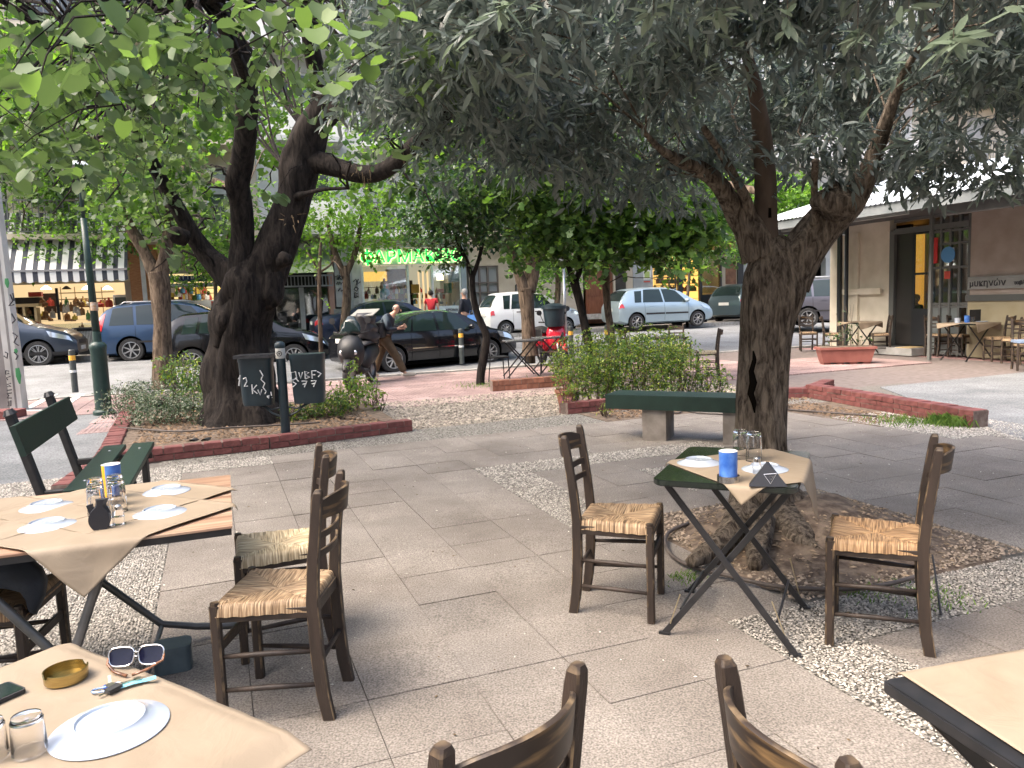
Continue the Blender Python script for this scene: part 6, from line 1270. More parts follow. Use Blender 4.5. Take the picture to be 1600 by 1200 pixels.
# --- left table T2: two papered tables pushed together, wood-print top, grey tubular legs
T2z = .745
k1, k2 = G(360, 742, T2z), G(363, 822, T2z); yd = (k1-k2); wid = yd.length; ydir = yd.normalized(); xdir = Vector((ydir.y, -ydir.x, 0))
T2h = math.atan2(xdir.y, xdir.x); hx2, hy2 = .70, wid/2; ctr = (k1+k2)/2 - xdir*hx2
print('T2', wid, math.degrees(T2h), ctr)
t2 = thing('long_folding_table', 'long table with wood-print edge and grey tube legs at the left, set for four', 'table', (ctr.x, ctr.y, 0), T2h)
def woodprint():
    m = bpy.data.materials.new('wood_print'); m.use_nodes = True; N = m.node_tree; L = N.links; b = N.nodes['Principled BSDF']; b.inputs['Roughness'].default_value = .35
    tc = N.nodes.new('ShaderNodeTexCoord'); mp = N.nodes.new('ShaderNodeMapping'); mp.inputs['Scale'].default_value = (1.5, 26, 1); L.new(tc.outputs['Object'], mp.inputs[0])
    nz = N.nodes.new('ShaderNodeTexNoise'); nz.inputs['Scale'].default_value = 1; nz.inputs['Detail'].default_value = 3; L.new(mp.outputs[0], nz.inputs[0]); rp = N.nodes.new('ShaderNodeValToRGB'); e = rp.color_ramp.elements
    e[0].position = .3; e[1].position = .7; e[0].color = (.16, .085, .055, 1); e[1].color = (.46, .35, .25, 1); q = e.new(.5); q.color = (.32, .20, .135, 1); L.new(nz.outputs[0], rp.inputs[0]); L.new(rp.outputs[0], b.inputs['Base Color']); return m
mb = MB(); mb.slab([(-hx2, -hy2), (hx2, -hy2), (hx2, hy2), (-hx2, hy2)], T2z-.008, T2z); mb.build('tabletop', woodprint(), t2)
mb = MB(); mb.slab([(-hx2+.004, -hy2+.004), (hx2-.004, -hy2+.004), (hx2-.004, hy2-.004), (-hx2+.004, hy2-.004)], T2z-.034, T2z-.0085); mb.build('table_edge', MBLK, t2)
def loc2(u, v, z): p = G(u, v, z)-ctr; return Vector((p.dot(xdir), p.dot(ydir), z))
def tubes(t, name, pts, r=.0165, m=MGREY): mb = MB(); mb.tube(pts, r, 12); return mb.build(name, m, t, smooth=60)
tubes(t2, 'leg', [Vector((hx2-.42, -hy2+.05, T2z-.04)), Vector((.02, -hy2+.03, .02))]); tubes(t2, 'leg', [Vector((-.18, -hy2+.09, T2z-.04)), Vector((.30, -hy2+.09, .02))])
tubes(t2, 'leg', [Vector((hx2-.42, hy2-.06, T2z-.04)), Vector((-.03, hy2-.06, .02))]); tubes(t2, 'leg', [Vector((-.22, hy2-.10, T2z-.04)), Vector((.35, hy2-.10, .10)), Vector((.50, hy2-.10, .06)), Vector((.70, hy2-.12, .035))])
tubes(t2, 'cross_tube', [Vector((.02, -hy2+.03, .03)), Vector((-.03, hy2-.06, .03))]); tubes(t2, 'cross_tube', [Vector((.30, -hy2+.05, .03)), Vector((.35, hy2-.1, .09))], .012)
paper('kraft paper sheet under the far right plate on the left table, its corner pointing out', (ctr.x, ctr.y, 0), T2h, hx2, hy2, (.237, .14), R(42), .35, .35, T2z, seed=11, wr=.003, curl=.012, fold=.3)
paper('kraft paper sheet on the left table with its front corner hanging over the edge', (ctr.x, ctr.y, 0), T2h, hx2, hy2, (.234, -.17), R(42.5), .355, .355, T2z+.003, seed=17, wr=.003, curl=.010, fold=.97)
paper('kraft paper sheet under the two plates at the left end of the left table', (ctr.x, ctr.y, 0), T2h, hx2, hy2, (-.30, .0), R(40), .40, .36, T2z+.001, seed=19, wr=.003, curl=.008, fold=.5)
for px, l in (((260, 768), 'white plate upside down at the far right corner of the left table'), ((250, 802), 'white plate upside down at the near right corner of the left table'),
              ((73, 792), 'white plate upside down at the far left of the left table'), ((74, 822), 'white plate upside down at the near left of the left table')):
    plate(px, l, .95, T2z+.005, True)
glass((152, 793), 'upturned tumbler at the back left of the group on the left table', z=T2z+.005, sc=1.0)
glass((152, 806), 'upturned tumbler right beside the black napkin holder on the left table', z=T2z+.005, sc=1.0)
glass((183, 790), 'upturned tumbler in front of the yellow tin on the left table', z=T2z+.005, sc=1.05)
glass((185, 800), 'upturned tumbler nearest the plates on the left table', z=T2z+.005, sc=1.05)
tin((178, 778), 'yellow and blue printed tin behind the glasses on the left table', R(255), T2z+.005, ring=False, H=.135)
p = onT((158, 828), T2z+.005); t = thing('napkin_holder', 'black curved napkin holder beside salt and pepper on the left table', 'napkin holder', p, R(15), 'black napkin holders')
mb = MB(); ring = []
for k in range(13):
    a = k/12; zz = .115*a; wd = .032*math.sin(math.pi*min(1, a*1.15+.12))**.7+.003; ring.append([Vector((-wd-.01*a+.01*a*a, -.012, zz)), Vector((wd-.01*a+.03*a*a, -.012, zz)), Vector((wd*.9+.03*a*a, .012, zz)), Vector((-wd-.01*a, .012, zz))])
mb.sweep(None, ring); mb.build('folded_card', MNAPK, t, smooth=50)
mb = MB(); mb.box((-.025, .02, .05), (.02, .012, .09), Matrix.Rotation(R(-14), 3, 'Y')); mb.build('folded_flap', MNAPK, t)
p = onT((178, 822), T2z+.005); t = thing('cruet_stand', 'clear salt and pepper cruet stand with steel handle on the left table', 'cruet', p, R(20))
for dx in (-.02, .02):
    mb = MB(); mb.lathe([(0, 0), (.017, 0), (.018, .04), (.012, .058)], 16, (dx, 0, .006)); mb.build('shaker', MGLASS, t, smooth=40); mb = MB(); mb.lathe([(.013, .062), (.013, .074), (.006, .080), (0, .081)], 16, (dx, 0, .0)); mb.build('cap', MSTEEL, t, smooth=40)
mb = MB(); mb.tube([(0, 0, .0), (0, 0, .10)], .002, 6); mb.tube([(0, 0, .10)]+[(.012*math.sin(a), 0, .112-.012*math.cos(a)) for a in [k*.7 for k in range(1, 9)]]+[(0, 0, .10)], .0018, 6); mb.box((0, 0, .003), (.08, .035, .004)); mb.box((0, 0, .034), (.078, .03, .002)); mb.build('handle', MCHROME, t)
# grey-blue box behind the sunglasses
p = G(264, 1052, 0); t = thing('plastic_crate', 'blue-grey rounded plastic box on the ground behind the sunglasses', 'box', (p.x+.0, p.y+.05, 0), T2h)
mb = MB(); mb.slab(rounded_rect(.075, .06, .03), .0, .10); mb.build('box_body', mat('blue_grey_plastic', (.05, .075, .09), (.07, .10, .115), 20, .5), t, smooth=30); mb = MB(); mb.slab(rounded_rect(.078, .063, .033), .101, .112); mb.build('lid', mat('blue_grey_plastic', (.05, .075, .09)), t, smooth=30)

# --- chair C with jacket at the left edge
pC = G(18, 1040, 0); c_C = chair('rush_chair', 'dark wooden chair at the left edge with a dark jacket over its seat corner', (-2.06, 2.90, 0), R(-80), 'gold')
jk = MB(); rings = []
mm = mat('jacket_cloth', (.010, .016, .028), (.022, .032, .05), 9, .75, bump=.5, bscale=25)
n = 30; vs = []
jl = [(-60, 862), (-60, 930), (-60, 965), (28, 862), (60, 885), (74, 905), (66, 935), (58, 950), (52, 962)]
# draped shape: profile bulging over the seat corner
outer = [(-70, 858), (10, 857), (45, 866), (68, 884), (75, 905), (68, 930), (60, 948), (54, 962), (44, 958), (40, 940), (30, 925), (10, 920), (-20, 918), (-70, 920)]
front = [A(u, v, 2.70) for u, v in outer]; back = [A(u, v, 2.98) for u, v in outer]
cen = sum(front, Vector())/len(front); m_ = [f*.0+(cen+(f-cen)*1.0) for f in front]
k = len(outer); rings = []
for t_, sc in ((0, .82), (.12, .95), (.3, 1.0), (.6, 1.02), (.85, .98), (1, .85)):
    rings.append([ (cen+(front[i]-cen)*sc)*(1-t_)+(cen+(back[i]-front[i])+(front[i]-cen)*sc)*t_+Vector((0, .02*noise.noise(front[i]*6), .01*noise.noise(front[i]*9))) for i in range(k)])
mb = MB(); mb.sweep(None, rings); o = mb.build('jacket', mm, smooth=True); tag(o, 'dark navy jacket bunched over the seat of the chair at the left edge', 'jacket')

# --- bottom left table T0 and what lies on it
t0c = Vector((-.95, 1.31, 0)); T0h = R(-33)
folding_table('folding_table', 'folding table at the bottom left covered with kraft paper', t0c, T0h, .37, .29, .742, MBG, full=False)
paper('kraft paper on the bottom left table under the brass ashtray, its right corner curling up', t0c, T0h, .37, .29, (.02, -.005), R(-1), .43, .335, .742, seed=23, wr=.004, curl=.01, fold=.22)
TZ = .748
MBRASS = mat('brass', (.36, .27, .11), (.50, .39, .17), 30, .26, metal=1, bump=.1, stretch=(1, 1, 12))
p = onT((104, 1062), TZ); t = thing('ashtray', 'round brass ashtray on the bottom left table', 'ashtray', p, R(25))
seg = 48; mb = MB(); R0 = .043; Hh = .026
prof = [(0, .002), (R0*.98, .002), (R0, .004), (R0+.001, Hh), (R0-.0012, Hh), (R0-.002, .006), (0, .005)]
mb.lathe(prof, seg)
for i, v in enumerate(mb.v):
    k = i % seg; ring = i//seg
    if ring in (3, 4) and (k in (3, 4, 5) or k in (27, 28, 29)): mb.v[i] = (v[0], v[1], Hh-.008)
mb.build('bowl', MBRASS, t, smooth=35)
# big plate, phone, glasses
plate((172, 1138), 'large white plate upside down at the front of the bottom left table', 1.0, TZ)
pp = onT((2, 1092), TZ); t = thing('phone', 'black phone in a cracked case at the left edge on the bottom left table', 'phone', (pp.x-.03, pp.y-.02, TZ), R(-30))
mb = MB(); mb.slab(rounded_rect(.036, .074, .009), 0, .0085); mb.build('case', MRUB, t, smooth=30); mb = MB(); mb.slab(rounded_rect(.032, .070, .006), .0085, .0092); mb.build('screen', MCARGLASS, t)
glass((47, 1175), 'upturned faceted tumbler beside the large plate on the bottom left table', ME_GLF, TZ, sc=.72)
glass((-14, 1185), 'upturned tumbler cut by the left edge on the bottom left table', ME_GLF, TZ, sc=.72)
# sunglasses
p = onT((212, 1040), TZ); t = thing('sunglasses', 'silver framed sunglasses with dark lenses and tortoiseshell arms on the bottom left table', 'sunglasses', p, R(6))
tilt = Matrix.Rotation(R(-22), 3, 'X'); ML = mat('sunglass_lens', (.003, .004, .018), None, rough=.08, spec=.25)
for s_, nm in ((-1, 0), (1, 0)):
    cx = s_*.032; pts = []
    for k in range(28):
        a = 2*math.pi*k/28; x, y = math.cos(a), math.sin(a); sq = (abs(x)**3.2+abs(y)**3.2)**(-1/3.2)
        q = tilt @ Vector((cx+.027*x*sq*(1+.08*y), 0, .021+.0205*y*sq)); pts.append(q)
    mb = MB(); mb.tube(pts+[pts[0], pts[1]], .0022, 6, caps=False); mb.build('rim', MCHROME, t, smooth=True)
    mb = MB(); mb.add(pts+[tilt @ Vector((cx, .002, .021))], [(k, (k+1) % 28, 28) for k in range(28)]); mb.build('lens', ML, t, smooth=True)
mb = MB(); mb.tube([tilt @ Vector((-.006, 0, .028)), tilt @ Vector((0, -.003, .030)), tilt @ Vector((.006, 0, .028))], .0018, 6); mb.tube([tilt @ Vector((-.007, 0, .020)), tilt @ Vector((.007, 0, .020))], .0014, 6); mb.build('bridge', MCHROME, t, smooth=True)
MTORT = mat('tortoiseshell', (.03, .012, .006), (.25, .11, .05), 60, .25)
for s_, e in ((-1, (.045, -.052)), (1, (-.035, -.040))):
    a = tilt @ Vector((s_*.060, 0, .022)); mb = MB(); mb.tube([a, a+Vector((0, -.008, -.012)), Vector((a.x+e[0]*.6, -.035, .006)), Vector((a.x+e[0]*1.35, -.055, .004))], [.0022, .003, .0035, .004], 8, ell=.7); mb.build('arm', MTORT, t, smooth=True)
# keys
p = onT((172, 1078), TZ); t = thing('key_ring', 'bunch of keys with pale blue carabiner and strap on the bottom left table', 'keys', p, R(22))
MPB = mat('pale_blue_metal', (.30, .42, .62), None, rough=.25, metal=.7); MTQ = mat('turquoise_strap', (.13, .38, .45), (.20, .48, .55), 40, .5)
pts = [(-.034, .0, .004), (-.030, -.008, .004), (-.02, -.009, .004), (.012, -.012, .004), (.016, -.006, .005), (.010, .008, .004), (-.022, .009, .004), (-.032, .006, .004), (-.034, 0, .004)]
mb = MB(); mb.tube(pts, .0024, 8, caps=False); mb.build('carabiner', MPB, t, smooth=True)
mb = MB(); mb.tube([(.012+.011*math.cos(a), .004+.011*math.sin(a), .007) for a in [k*.45 for k in range(15)]], .0011, 6); mb.build('split_ring', MCHROME, t, smooth=True)
mb = MB(); mb.box((.008, -.012, .007), (.030, .018, .008), Matrix.Rotation(R(40), 3, 'Z')); mb.build('key_fob', MRUB, t)
mb = MB(); mb.box((-.002, .024, .009), (.006, .028, .002), Matrix.Rotation(R(8), 3, 'Z')@Matrix.Rotation(R(30), 3, 'X')); mb.lathe([(0, 0), (.009, .0), (.009, .002), (0, .002)], 16, (.0, .010, .006)); mb.build('key', mat('key_nickel', (.5, .45, .35), None, rough=.3, metal=1), t)
mb = MB(); mb.box((-.006, -.020, .004), (.0045, .030, .002), Matrix.Rotation(R(-50), 3, 'Z')); mb.build('key', MCHROME, t)
mb = MB(); mb.box((.036, .006, .008), (.030, .0055, .002), Matrix.Rotation(R(10), 3, 'Z')); mb.lathe([(0, 0), (.008, 0), (.008, .002), (0, .002)], 14, (.052, .011, .007)); mb.build('key', mat('key_nickel', (.5, .45, .35)), t)
mb = MB(); mb.lathe([(0, 0), (.011, 0), (.011, .0025), (0, .003)], 20, (-.004, .010, .003)); mb.build('blue_tag', mat('blue_tag', (.02, .06, .30), None, rough=.3), t)
mb = MB(); rr_ = [(0.02, -.004, .004), (.045, -.001, .006), (.07, .004, .004), (.088, .010, .003)]
for i in range(3):
    a, b = Vector(rr_[i]), Vector(rr_[i+1]); w_ = Vector((-.1, 1, 0))*.0085; mb.add([a-w_, b-w_, b+w_, a+w_, a-w_+Vector((0, 0, .001)), b-w_+Vector((0, 0, .001)), b+w_+Vector((0, 0, .001)), a+w_+Vector((0, 0, .001))], [(3, 2, 1, 0), (4, 5, 6, 7), (0, 1, 5, 4), (2, 3, 7, 6)])
mb.build('strap', MTQ, t)

# --- bottom right table TR
cr = G(1377, 1062, .745); TRh = R(15); xr, yr = Vector((math.cos(TRh), math.sin(TRh), 0)), Vector((-math.sin(TRh), math.cos(TRh), 0))
trc = cr+xr*.36-yr*.36; trc.z = 0
tr = folding_table('square_table', 'table with a thick black edge and kraft paper at the bottom right', trc, TRh, .36, .36, .745, MBLK, r=.012, full=False)
paper('kraft paper on the bottom right table with the black edge', trc, TRh, .36, .36, (.022, -.01), R(-3), .352, .375, .745, seed=31, wr=.004)
# ================================================================== cars
def paint(name, c, metal=.3, rough=.28): return mat(name, c, None, rough=rough, metal=metal, coat=.5, spec=.4)
MHEAD = mat('headlight', (.55, .58, .6), None, rough=.08, metal=.6, coat=1); MTAIL = mat('tail_light', (.45, .015, .02), None, rough=.12, coat=1); MINDI = mat('indicator', (.7, .25, .04), None, rough=.15, coat=1)
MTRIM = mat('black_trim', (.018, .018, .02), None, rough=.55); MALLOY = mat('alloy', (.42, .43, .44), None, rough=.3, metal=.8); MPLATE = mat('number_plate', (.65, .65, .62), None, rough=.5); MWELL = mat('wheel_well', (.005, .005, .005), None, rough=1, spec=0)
def interp(P, x):
    if x <= P[0][0]: return P[0][1]
    for a, b in zip(P[:-1], P[1:]):
        if x <= b[0]: t = (x-a[0])/(b[0]-a[0]); return a[1]+(b[1]-a[1])*t
    return P[-1][1]
class Body:
    def __init__(s, L, Wd, H, top, belt, zb=.19, nose=.10, tail=.06, wroof=.70):
        s.L, s.W, s.H, s.top, s.belt, s.zb, s.nose, s.tail, s.wroof = L, Wd, H, top, belt, zb, nose, tail, wroof
    def topz(s, x): return sum(interp(s.top, x+d)*w for d, w in ((-.09, .15), (-.045, .2), (0, .3), (.045, .2), (.09, .15)))
    def ring(s, x):
        L = s.L; w = s.W/2; e = 0
        if x < .45: e = s.tail*((.45-x)/.45)**2.2
        if x > L-.75: e = s.nose*((x-L+.75)/.75)**2.0*1.9
        w = w-e; zt = s.topz(x); bl = interp(s.belt, x); zb = min(bl, zt-.05); roofz = s.H
        k = max(0, min(1, (zt-zb)/(roofz-bl)))
        z0 = s.zb + (.10*((.25-x)/.25) if x < .25 else 0) + (.08*((x-L+.3)/.3) if x > L-.3 else 0)
        wr = w*(.93-(.93-s.wroof)*k)
        P = [(0, z0), (w*.80, z0), (w*.96, z0+.07), (w, z0+(zb-z0)*.42), (w*.995, z0+(zb-z0)*.75), (w*.955, zb), (w*.955*.45+wr*.55+.012*k, zb+(zt-zb)*.50), (wr, zb+(zt-zb)*(.90 if k > .15 else .72)), (wr*.62, zt-.006), (0, zt+.004)]
        return P
    def pt(s, x, q, side=1, off=0.0):
        """point on the skin: q runs 0..9 along the ring"""
        def f(x, q):
            P = s.ring(x); i = min(int(q), 8); t = q-i
            p0, p1, p2, p3 = P[max(i-1, 0)], P[i], P[i+1], P[min(i+2, 9)]
            return Vector((x, p1[0]+(p2[0]-p1[0])*t, p1[1]+(p2[1]-p1[1])*t))
        p = f(x, q)
        if off:
            a = f(min(x+.03, s.L), q)-f(max(x-.03, 0), q); b = f(x, min(q+.05, 9))-f(x, max(q-.05, 0)); n = a.cross(b)
            if n.length > 1e-9: n.normalize(); 
            if n.y < 0 and q < 8: n = -n
            if q >= 8 and n.z < 0: n = -n
            p = p+n*off
        return Vector((p.x, p.y*side, p.z))
    def hull(s, nx=84):
        mb = MB(); rings = []
        for i in range(nx+1):
            x = s.L*i/nx; P = s.ring(x)
            # refine ring
            Q = []
            for j in range(9):
                for t in (0, .5): Q.append((P[j][0]+(P[j+1][0]-P[j][0])*t, P[j][1]+(P[j+1][1]-P[j][1])*t))
            Q.append(P[9]); rings.append([Vector((x, y, z)) for y, z in Q]+[Vector((x, -y, z)) for y, z in Q[-2:0:-1]])
        mb.sweep(None, rings); return mb
    def patch(s, xb0, xb1, xt0, xt1, q0, q1, off=.006, nx=10, nq=6, side=1):
        mb = MB(); vs = []
        for j in range(nq+1):
            t = j/nq; a, b = xb0+(xt0-xb0)*t, xb1+(xt1-xb1)*t; q = q0+(q1-q0)*t
            for i in range(nx+1): vs.append(s.pt(a+(b-a)*i/nx, q, side, off))
        mb.add(vs, [(j*(nx+1)+i, j*(nx+1)+i+1, (j+1)*(nx+1)+i+1, (j+1)*(nx+1)+i) if side > 0 else (j*(nx+1)+i, (j+1)*(nx+1)+i, (j+1)*(nx+1)+i+1, j*(nx+1)+i+1) for j in range(nq) for i in range(nx)]); return mb
    def top_patch(s, x0, x1, q=7.2, off=.006, n=10, taper=0):
        """across the car between ring parameter q on one side and the other"""
        mb = MB(); vs = []; qs = [q+(9-q)*k/5 for k in range(6)]
        for i in range(n+1):
            x = x0+(x1-x0)*i/n
            row = [s.pt(x, a, 1, off) for a in qs]+[s.pt(x, a, -1, off) for a in qs[-2::-1]]; vs += row
        k = 11; mb.add(vs, [(i*k+j, (i+1)*k+j, (i+1)*k+j+1, i*k+j+1) for i in range(n) for j in range(k-1)]); return mb
def wheel(parent, x, y, r, spokes, side, rimc=None, double=False):
    w_ = .20; yo = y; t = MB(); rr = r*.70
    prof = [(rr, -w_/2), (r*.93, -w_/2), (r, -w_/2+.03), (r, w_/2-.03), (r*.93, w_/2), (rr, w_/2), (rr, -w_/2)]
    t.lathe(prof, 36, (0, 0, 0), axis='y'); o = t.build('wheel', MRUB, parent, smooth=40, loc=(x, yo, r))
    rb = MB(); ys = side*(w_/2-.015)
    rb.lathe([(rr, side*(w_/2+.002)), (rr*.93, side*(w_/2+.004)), (rr*.90, side*(w_/2-.03)), (rr*.89, side*(w_/2-.09))], 36, axis='y')
    rb.lathe([(0, side*(w_/2-.01)), (rr*.16, side*(w_/2-.01)), (rr*.2, side*(w_/2-.04))], 16, axis='y')
    for k in range(spokes):
        a = 2*math.pi*k/spokes
        for da in ((-.13, .13) if double else (0,)):
            d = Vector((math.cos(a+da*.4), 0, math.sin(a+da*.4))); e = Vector((math.cos(a+da), 0, math.sin(a+da)))
            rb.bar(d*rr*.12+Vector((0, ys-side*.012, 0)), e*rr*.93+Vector((0, ys-side*.004, 0)), rr*(.15 if not double else .09)*(1 if spokes > 6 else 1.5), .018, side=(0, 1, 0) if False else (-math.sin(a), 0, math.cos(a)))
    rb.build('rim', rimc or MALLOY, o, smooth=40)
    dk = MB(); dk.lathe([(0, side*(w_/2-.085)), (rr*.92, side*(w_/2-.085))], 24, axis='y'); dk.build('brake_disc', MTRIM, o)
def car(name, label, px, rear_n, head, spec, z, side=-1, front_anchor=False):
    """px: ground pixel of the visible rear (or front) wheel; head: heading in degrees in world axes"""
    B, C = spec['body'], spec; h = R(head); f = Vector((math.cos(h), math.sin(h), 0)); l = Vector((-f.y, f.x, 0))
    a = G(px[0], px[1], z) if rear_n is None else A(px[0], px[1], rear_n); wx = C['front'] if front_anchor else C['rear']
    o = Vector((a.x, a.y, 0)) - f*wx - l*(side*(B.W/2-.1)); o.z = z
    t = thing(name, label, 'car', o, h, 'cars parked along the street')
    # body with wheel arches cut out
    hull = B.hull().build('body', [C['paint'], MTRIM, MWELL], t, smooth=50)
    if C.get('cladding'):
        pass
    cut = MB(); r = C['r']
    for wx_ in (C['rear'], C['front']):
        for sd in (-1, 1): cut.lathe([(0, sd*(B.W/2-.30)), (r+.055, sd*(B.W/2-.30)), (r+.055, sd*(B.W/2+.3)), (0, sd*(B.W/2+.3))], 32, (wx_, 0, r+.01), axis='y')
    cm = cut.mesh('cut', MWELL); 
    import bmesh
    bm = bmesh.new(); bm.from_mesh(cm); bmesh.ops.recalc_face_normals(bm, faces=bm.faces); bm.to_mesh(cm); bm.free()
    bm = bmesh.new(); bm.from_mesh(hull.data); bmesh.ops.remove_doubles(bm, verts=bm.verts, dist=1e-5); bmesh.ops.recalc_face_normals(bm, faces=bm.faces); bm.to_mesh(hull.data); bm.free()
    co = bpy.data.objects.new('cut', cm); COL.objects.link(co); co.parent = t
    md = hull.modifiers.new('b', 'BOOLEAN'); md.operation = 'DIFFERENCE'; md.object = co; md.solver = 'EXACT'
    dg = bpy.context.evaluated_depsgraph_get(); nm = bpy.data.meshes.new_from_object(hull.evaluated_get(dg)); hull.modifiers.clear()
    if len(nm.polygons) > 100: hull.data = nm; 
    bpy.data.objects.remove(co)
    try: hull.data.set_sharp_from_angle(angle=R(35))
    except Exception: pass
    # window glass
    for s_ in (-1, 1):
        for w in C['windows']: B.patch(*w, side=s_).build('side_window', MCARGLASS, t, smooth=True)
        for w in C.get('trim', []): B.patch(*w, side=s_).build('trim_strip', MTRIM, t, smooth=True)
        for w in C.get('chrome', []): B.patch(*w, side=s_).build('chrome_strip', MCHROME, t, smooth=True)
        for x in C['doors']:
            B.patch(x-.004, x+.004, x-.004, x+.004, 2.2, 5.0, off=.003, nx=1, nq=8, side=s_).build('door_gap', MWELL, t)
        for x in C['handles']: B.patch(x-.09, x+.09, x-.09, x+.09, 4.42, 4.62, off=.022, nx=4, nq=1, side=s_).build('door_handle', C.get('handlem', C['paint']), t, smooth=True)
        a_ = C['tail']; B.patch(*a_, off=.010, side=s_).build('tail_light', MTAIL, t, smooth=True)
        a_ = C['head']; B.patch(*a_, off=.010, side=s_).build('headlight', MHEAD, t, smooth=True)
        mx = C['mirror']; p = B.pt(mx, 5.2, s_, .0); mb = MB(); mb.lathe([(0, -.10), (.05, -.09), (.075, -.04), (.075, .04), (.05, .09), (0, .10)], 12, axis='y'); 
        o2 = mb.build('mirror', C.get('mirrorm', C['paint']), t, smooth=True, loc=(p.x, p.y+s_*.12, p.z+.05)); o2.scale = (1.0, 1, .9)
        mb = MB(); mb.tube([Vector((p.x, p.y-.01*s_, p.z)), Vector((p.x, p.y+.08*s_, p.z+.03))], .02, 8); mb.build('mirror_arm', MTRIM, t)
    B.top_patch(*C['screen']).build('windscreen', MCARGLASS, t, smooth=True); B.top_patch(*C['rearscreen'], q=C.get('rq', 7.25)).build('rear_window', MCARGLASS, t, smooth=True)
    zb = B.zb
    for s_ in (-1, 1):
        pass
    mb = MB(); mb.box((-.012, 0, C.get('platez', .75)), (.02, .46, .11)); mb.build('number_plate', MPLATE, t)
    mb = MB(); mb.box((B.L+.008, 0, .45), (.02, .50, .11)); mb.build('number_plate', MPLATE, t)
    mb = MB(); mb.box((B.L-.06, 0, .62), (.14, .75, .12)); mb.build('grille', MTRIM, t)
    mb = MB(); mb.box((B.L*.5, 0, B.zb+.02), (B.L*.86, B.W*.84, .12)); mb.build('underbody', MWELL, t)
    for x in (C['rear'], C['front']):
        for s_ in (-1, 1): wheel(t, x, s_*(B.W/2-.115), C['r'], C['spokes'], s_, C.get('rim'), C.get('double', False))
    for (x0, x1, y0, z0) in C.get('rails', []):
        for s_ in (-1, 1):
            mb = MB(); mb.tube([Vector((x0, s_*y0, z0-.05)), Vector((x0+.1, s_*y0, z0+.02)), Vector((x1-.1, s_*y0, z0+.02)), Vector((x1, s_*y0, z0-.05))], .016, 8); mb.build('roof_rail', MALLOY, t, smooth=True)
    if C.get('clad'):
        for s_ in (-1, 1): B.patch(.05, B.L-.1, .05, B.L-.1, 1.3, 2.35, off=.012, nx=50, nq=3, side=s_).build('sill_cladding', MTRIM, t, smooth=True)
    return t
# --- shapes
hatch = dict(body=Body(3.81, 1.665, 1.49, [(0, .78), (.05, .98), (.32, 1.36), (.55, 1.455), (1.2, 1.49), (2.0, 1.48), (2.45, 1.36), (2.95, 1.02), (3.10, .97), (3.55, .84), (3.75, .70), (3.81, .58)], [(0, .92), (1.0, .93), (2.6, .90), (3.2, .88), (3.81, .65)]),
    rear=.66, front=3.10, r=.285, spokes=7, windows=[(.92, 1.72, 1.02, 1.66, 5.08, 6.9), (1.78, 2.72, 1.72, 2.28, 5.08, 6.9), (.60, .86, .66, .94, 5.1, 6.75)], doors=(.98, 1.76, 2.72), handles=(1.25, 2.1), tail=(.02, .20, .02, .15, 4.2, 5.0), head=(3.30, 3.72, 3.20, 3.62, 4.2, 4.95), mirror=2.62, screen=(2.36, 2.93), rearscreen=(.10, .40), trim=[(1.02, 1.75, 1.02, 1.75, 3.1, 3.35), (1.79, 2.70, 1.79, 2.70, 3.1, 3.35)], platez=.72)
atos = dict(body=Body(3.56, 1.53, 1.56, [(0, .80), (.05, 1.0), (.26, 1.42), (.45, 1.53), (1.1, 1.56), (1.8, 1.545), (2.15, 1.46), (2.72, 1.06), (2.85, 1.0), (3.3, .90), (3.5, .74), (3.56, .6)], [(0, .93), (1, .93), (2.4, .92), (3.0, .90), (3.56, .68)]),
    rear=.55, front=2.90, r=.27, spokes=9, windows=[(.78, 1.45, .90, 1.42, 5.08, 6.9), (1.52, 2.48, 1.48, 2.05, 5.08, 6.9), (.50, .72, .54, .82, 5.1, 6.8)], doors=(.84, 1.49, 2.50), handles=(1.05, 1.75), tail=(.02, .16, .02, .14, 4.0, 4.95), head=(3.08, 3.46, 3.0, 3.4, 4.3, 4.95), mirror=2.38, screen=(2.12, 2.70), rearscreen=(.08, .33), platez=.78, handlem=MTRIM, mirrorm=MTRIM)
sedan = dict(body=Body(4.70, 1.75, 1.46, [(0, .80), (.05, .98), (.35, 1.04), (.85, 1.07), (1.15, 1.17), (1.62, 1.38), (2.0, 1.45), (2.6, 1.46), (3.05, 1.36), (3.62, 1.03), (3.8, .97), (4.4, .82), (4.62, .68), (4.70, .55)], [(0, .90), (1.0, .95), (3.5, .92), (4.2, .84), (4.7, .62)], nose=.13),
    rear=1.02, front=3.72, r=.32, spokes=9, windows=[(1.30, 1.50, 1.54, 1.62, 5.1, 6.7), (1.56, 2.22, 1.66, 2.20, 5.08, 6.9), (2.30, 3.30, 2.26, 2.85, 5.08, 6.9)], doors=(1.50, 2.26, 3.34), handles=(1.72, 2.5), tail=(.01, .26, .02, .22, 4.1, 4.95), head=(4.05, 4.60, 3.98, 4.5, 4.1, 4.95), mirror=3.16, screen=(2.98, 3.58), rearscreen=(1.12, 1.62), chrome=[(1.52, 2.2, 1.52, 2.2, 3.15, 3.25), (2.3, 3.3, 2.3, 3.3, 3.15, 3.25)], platez=.80)
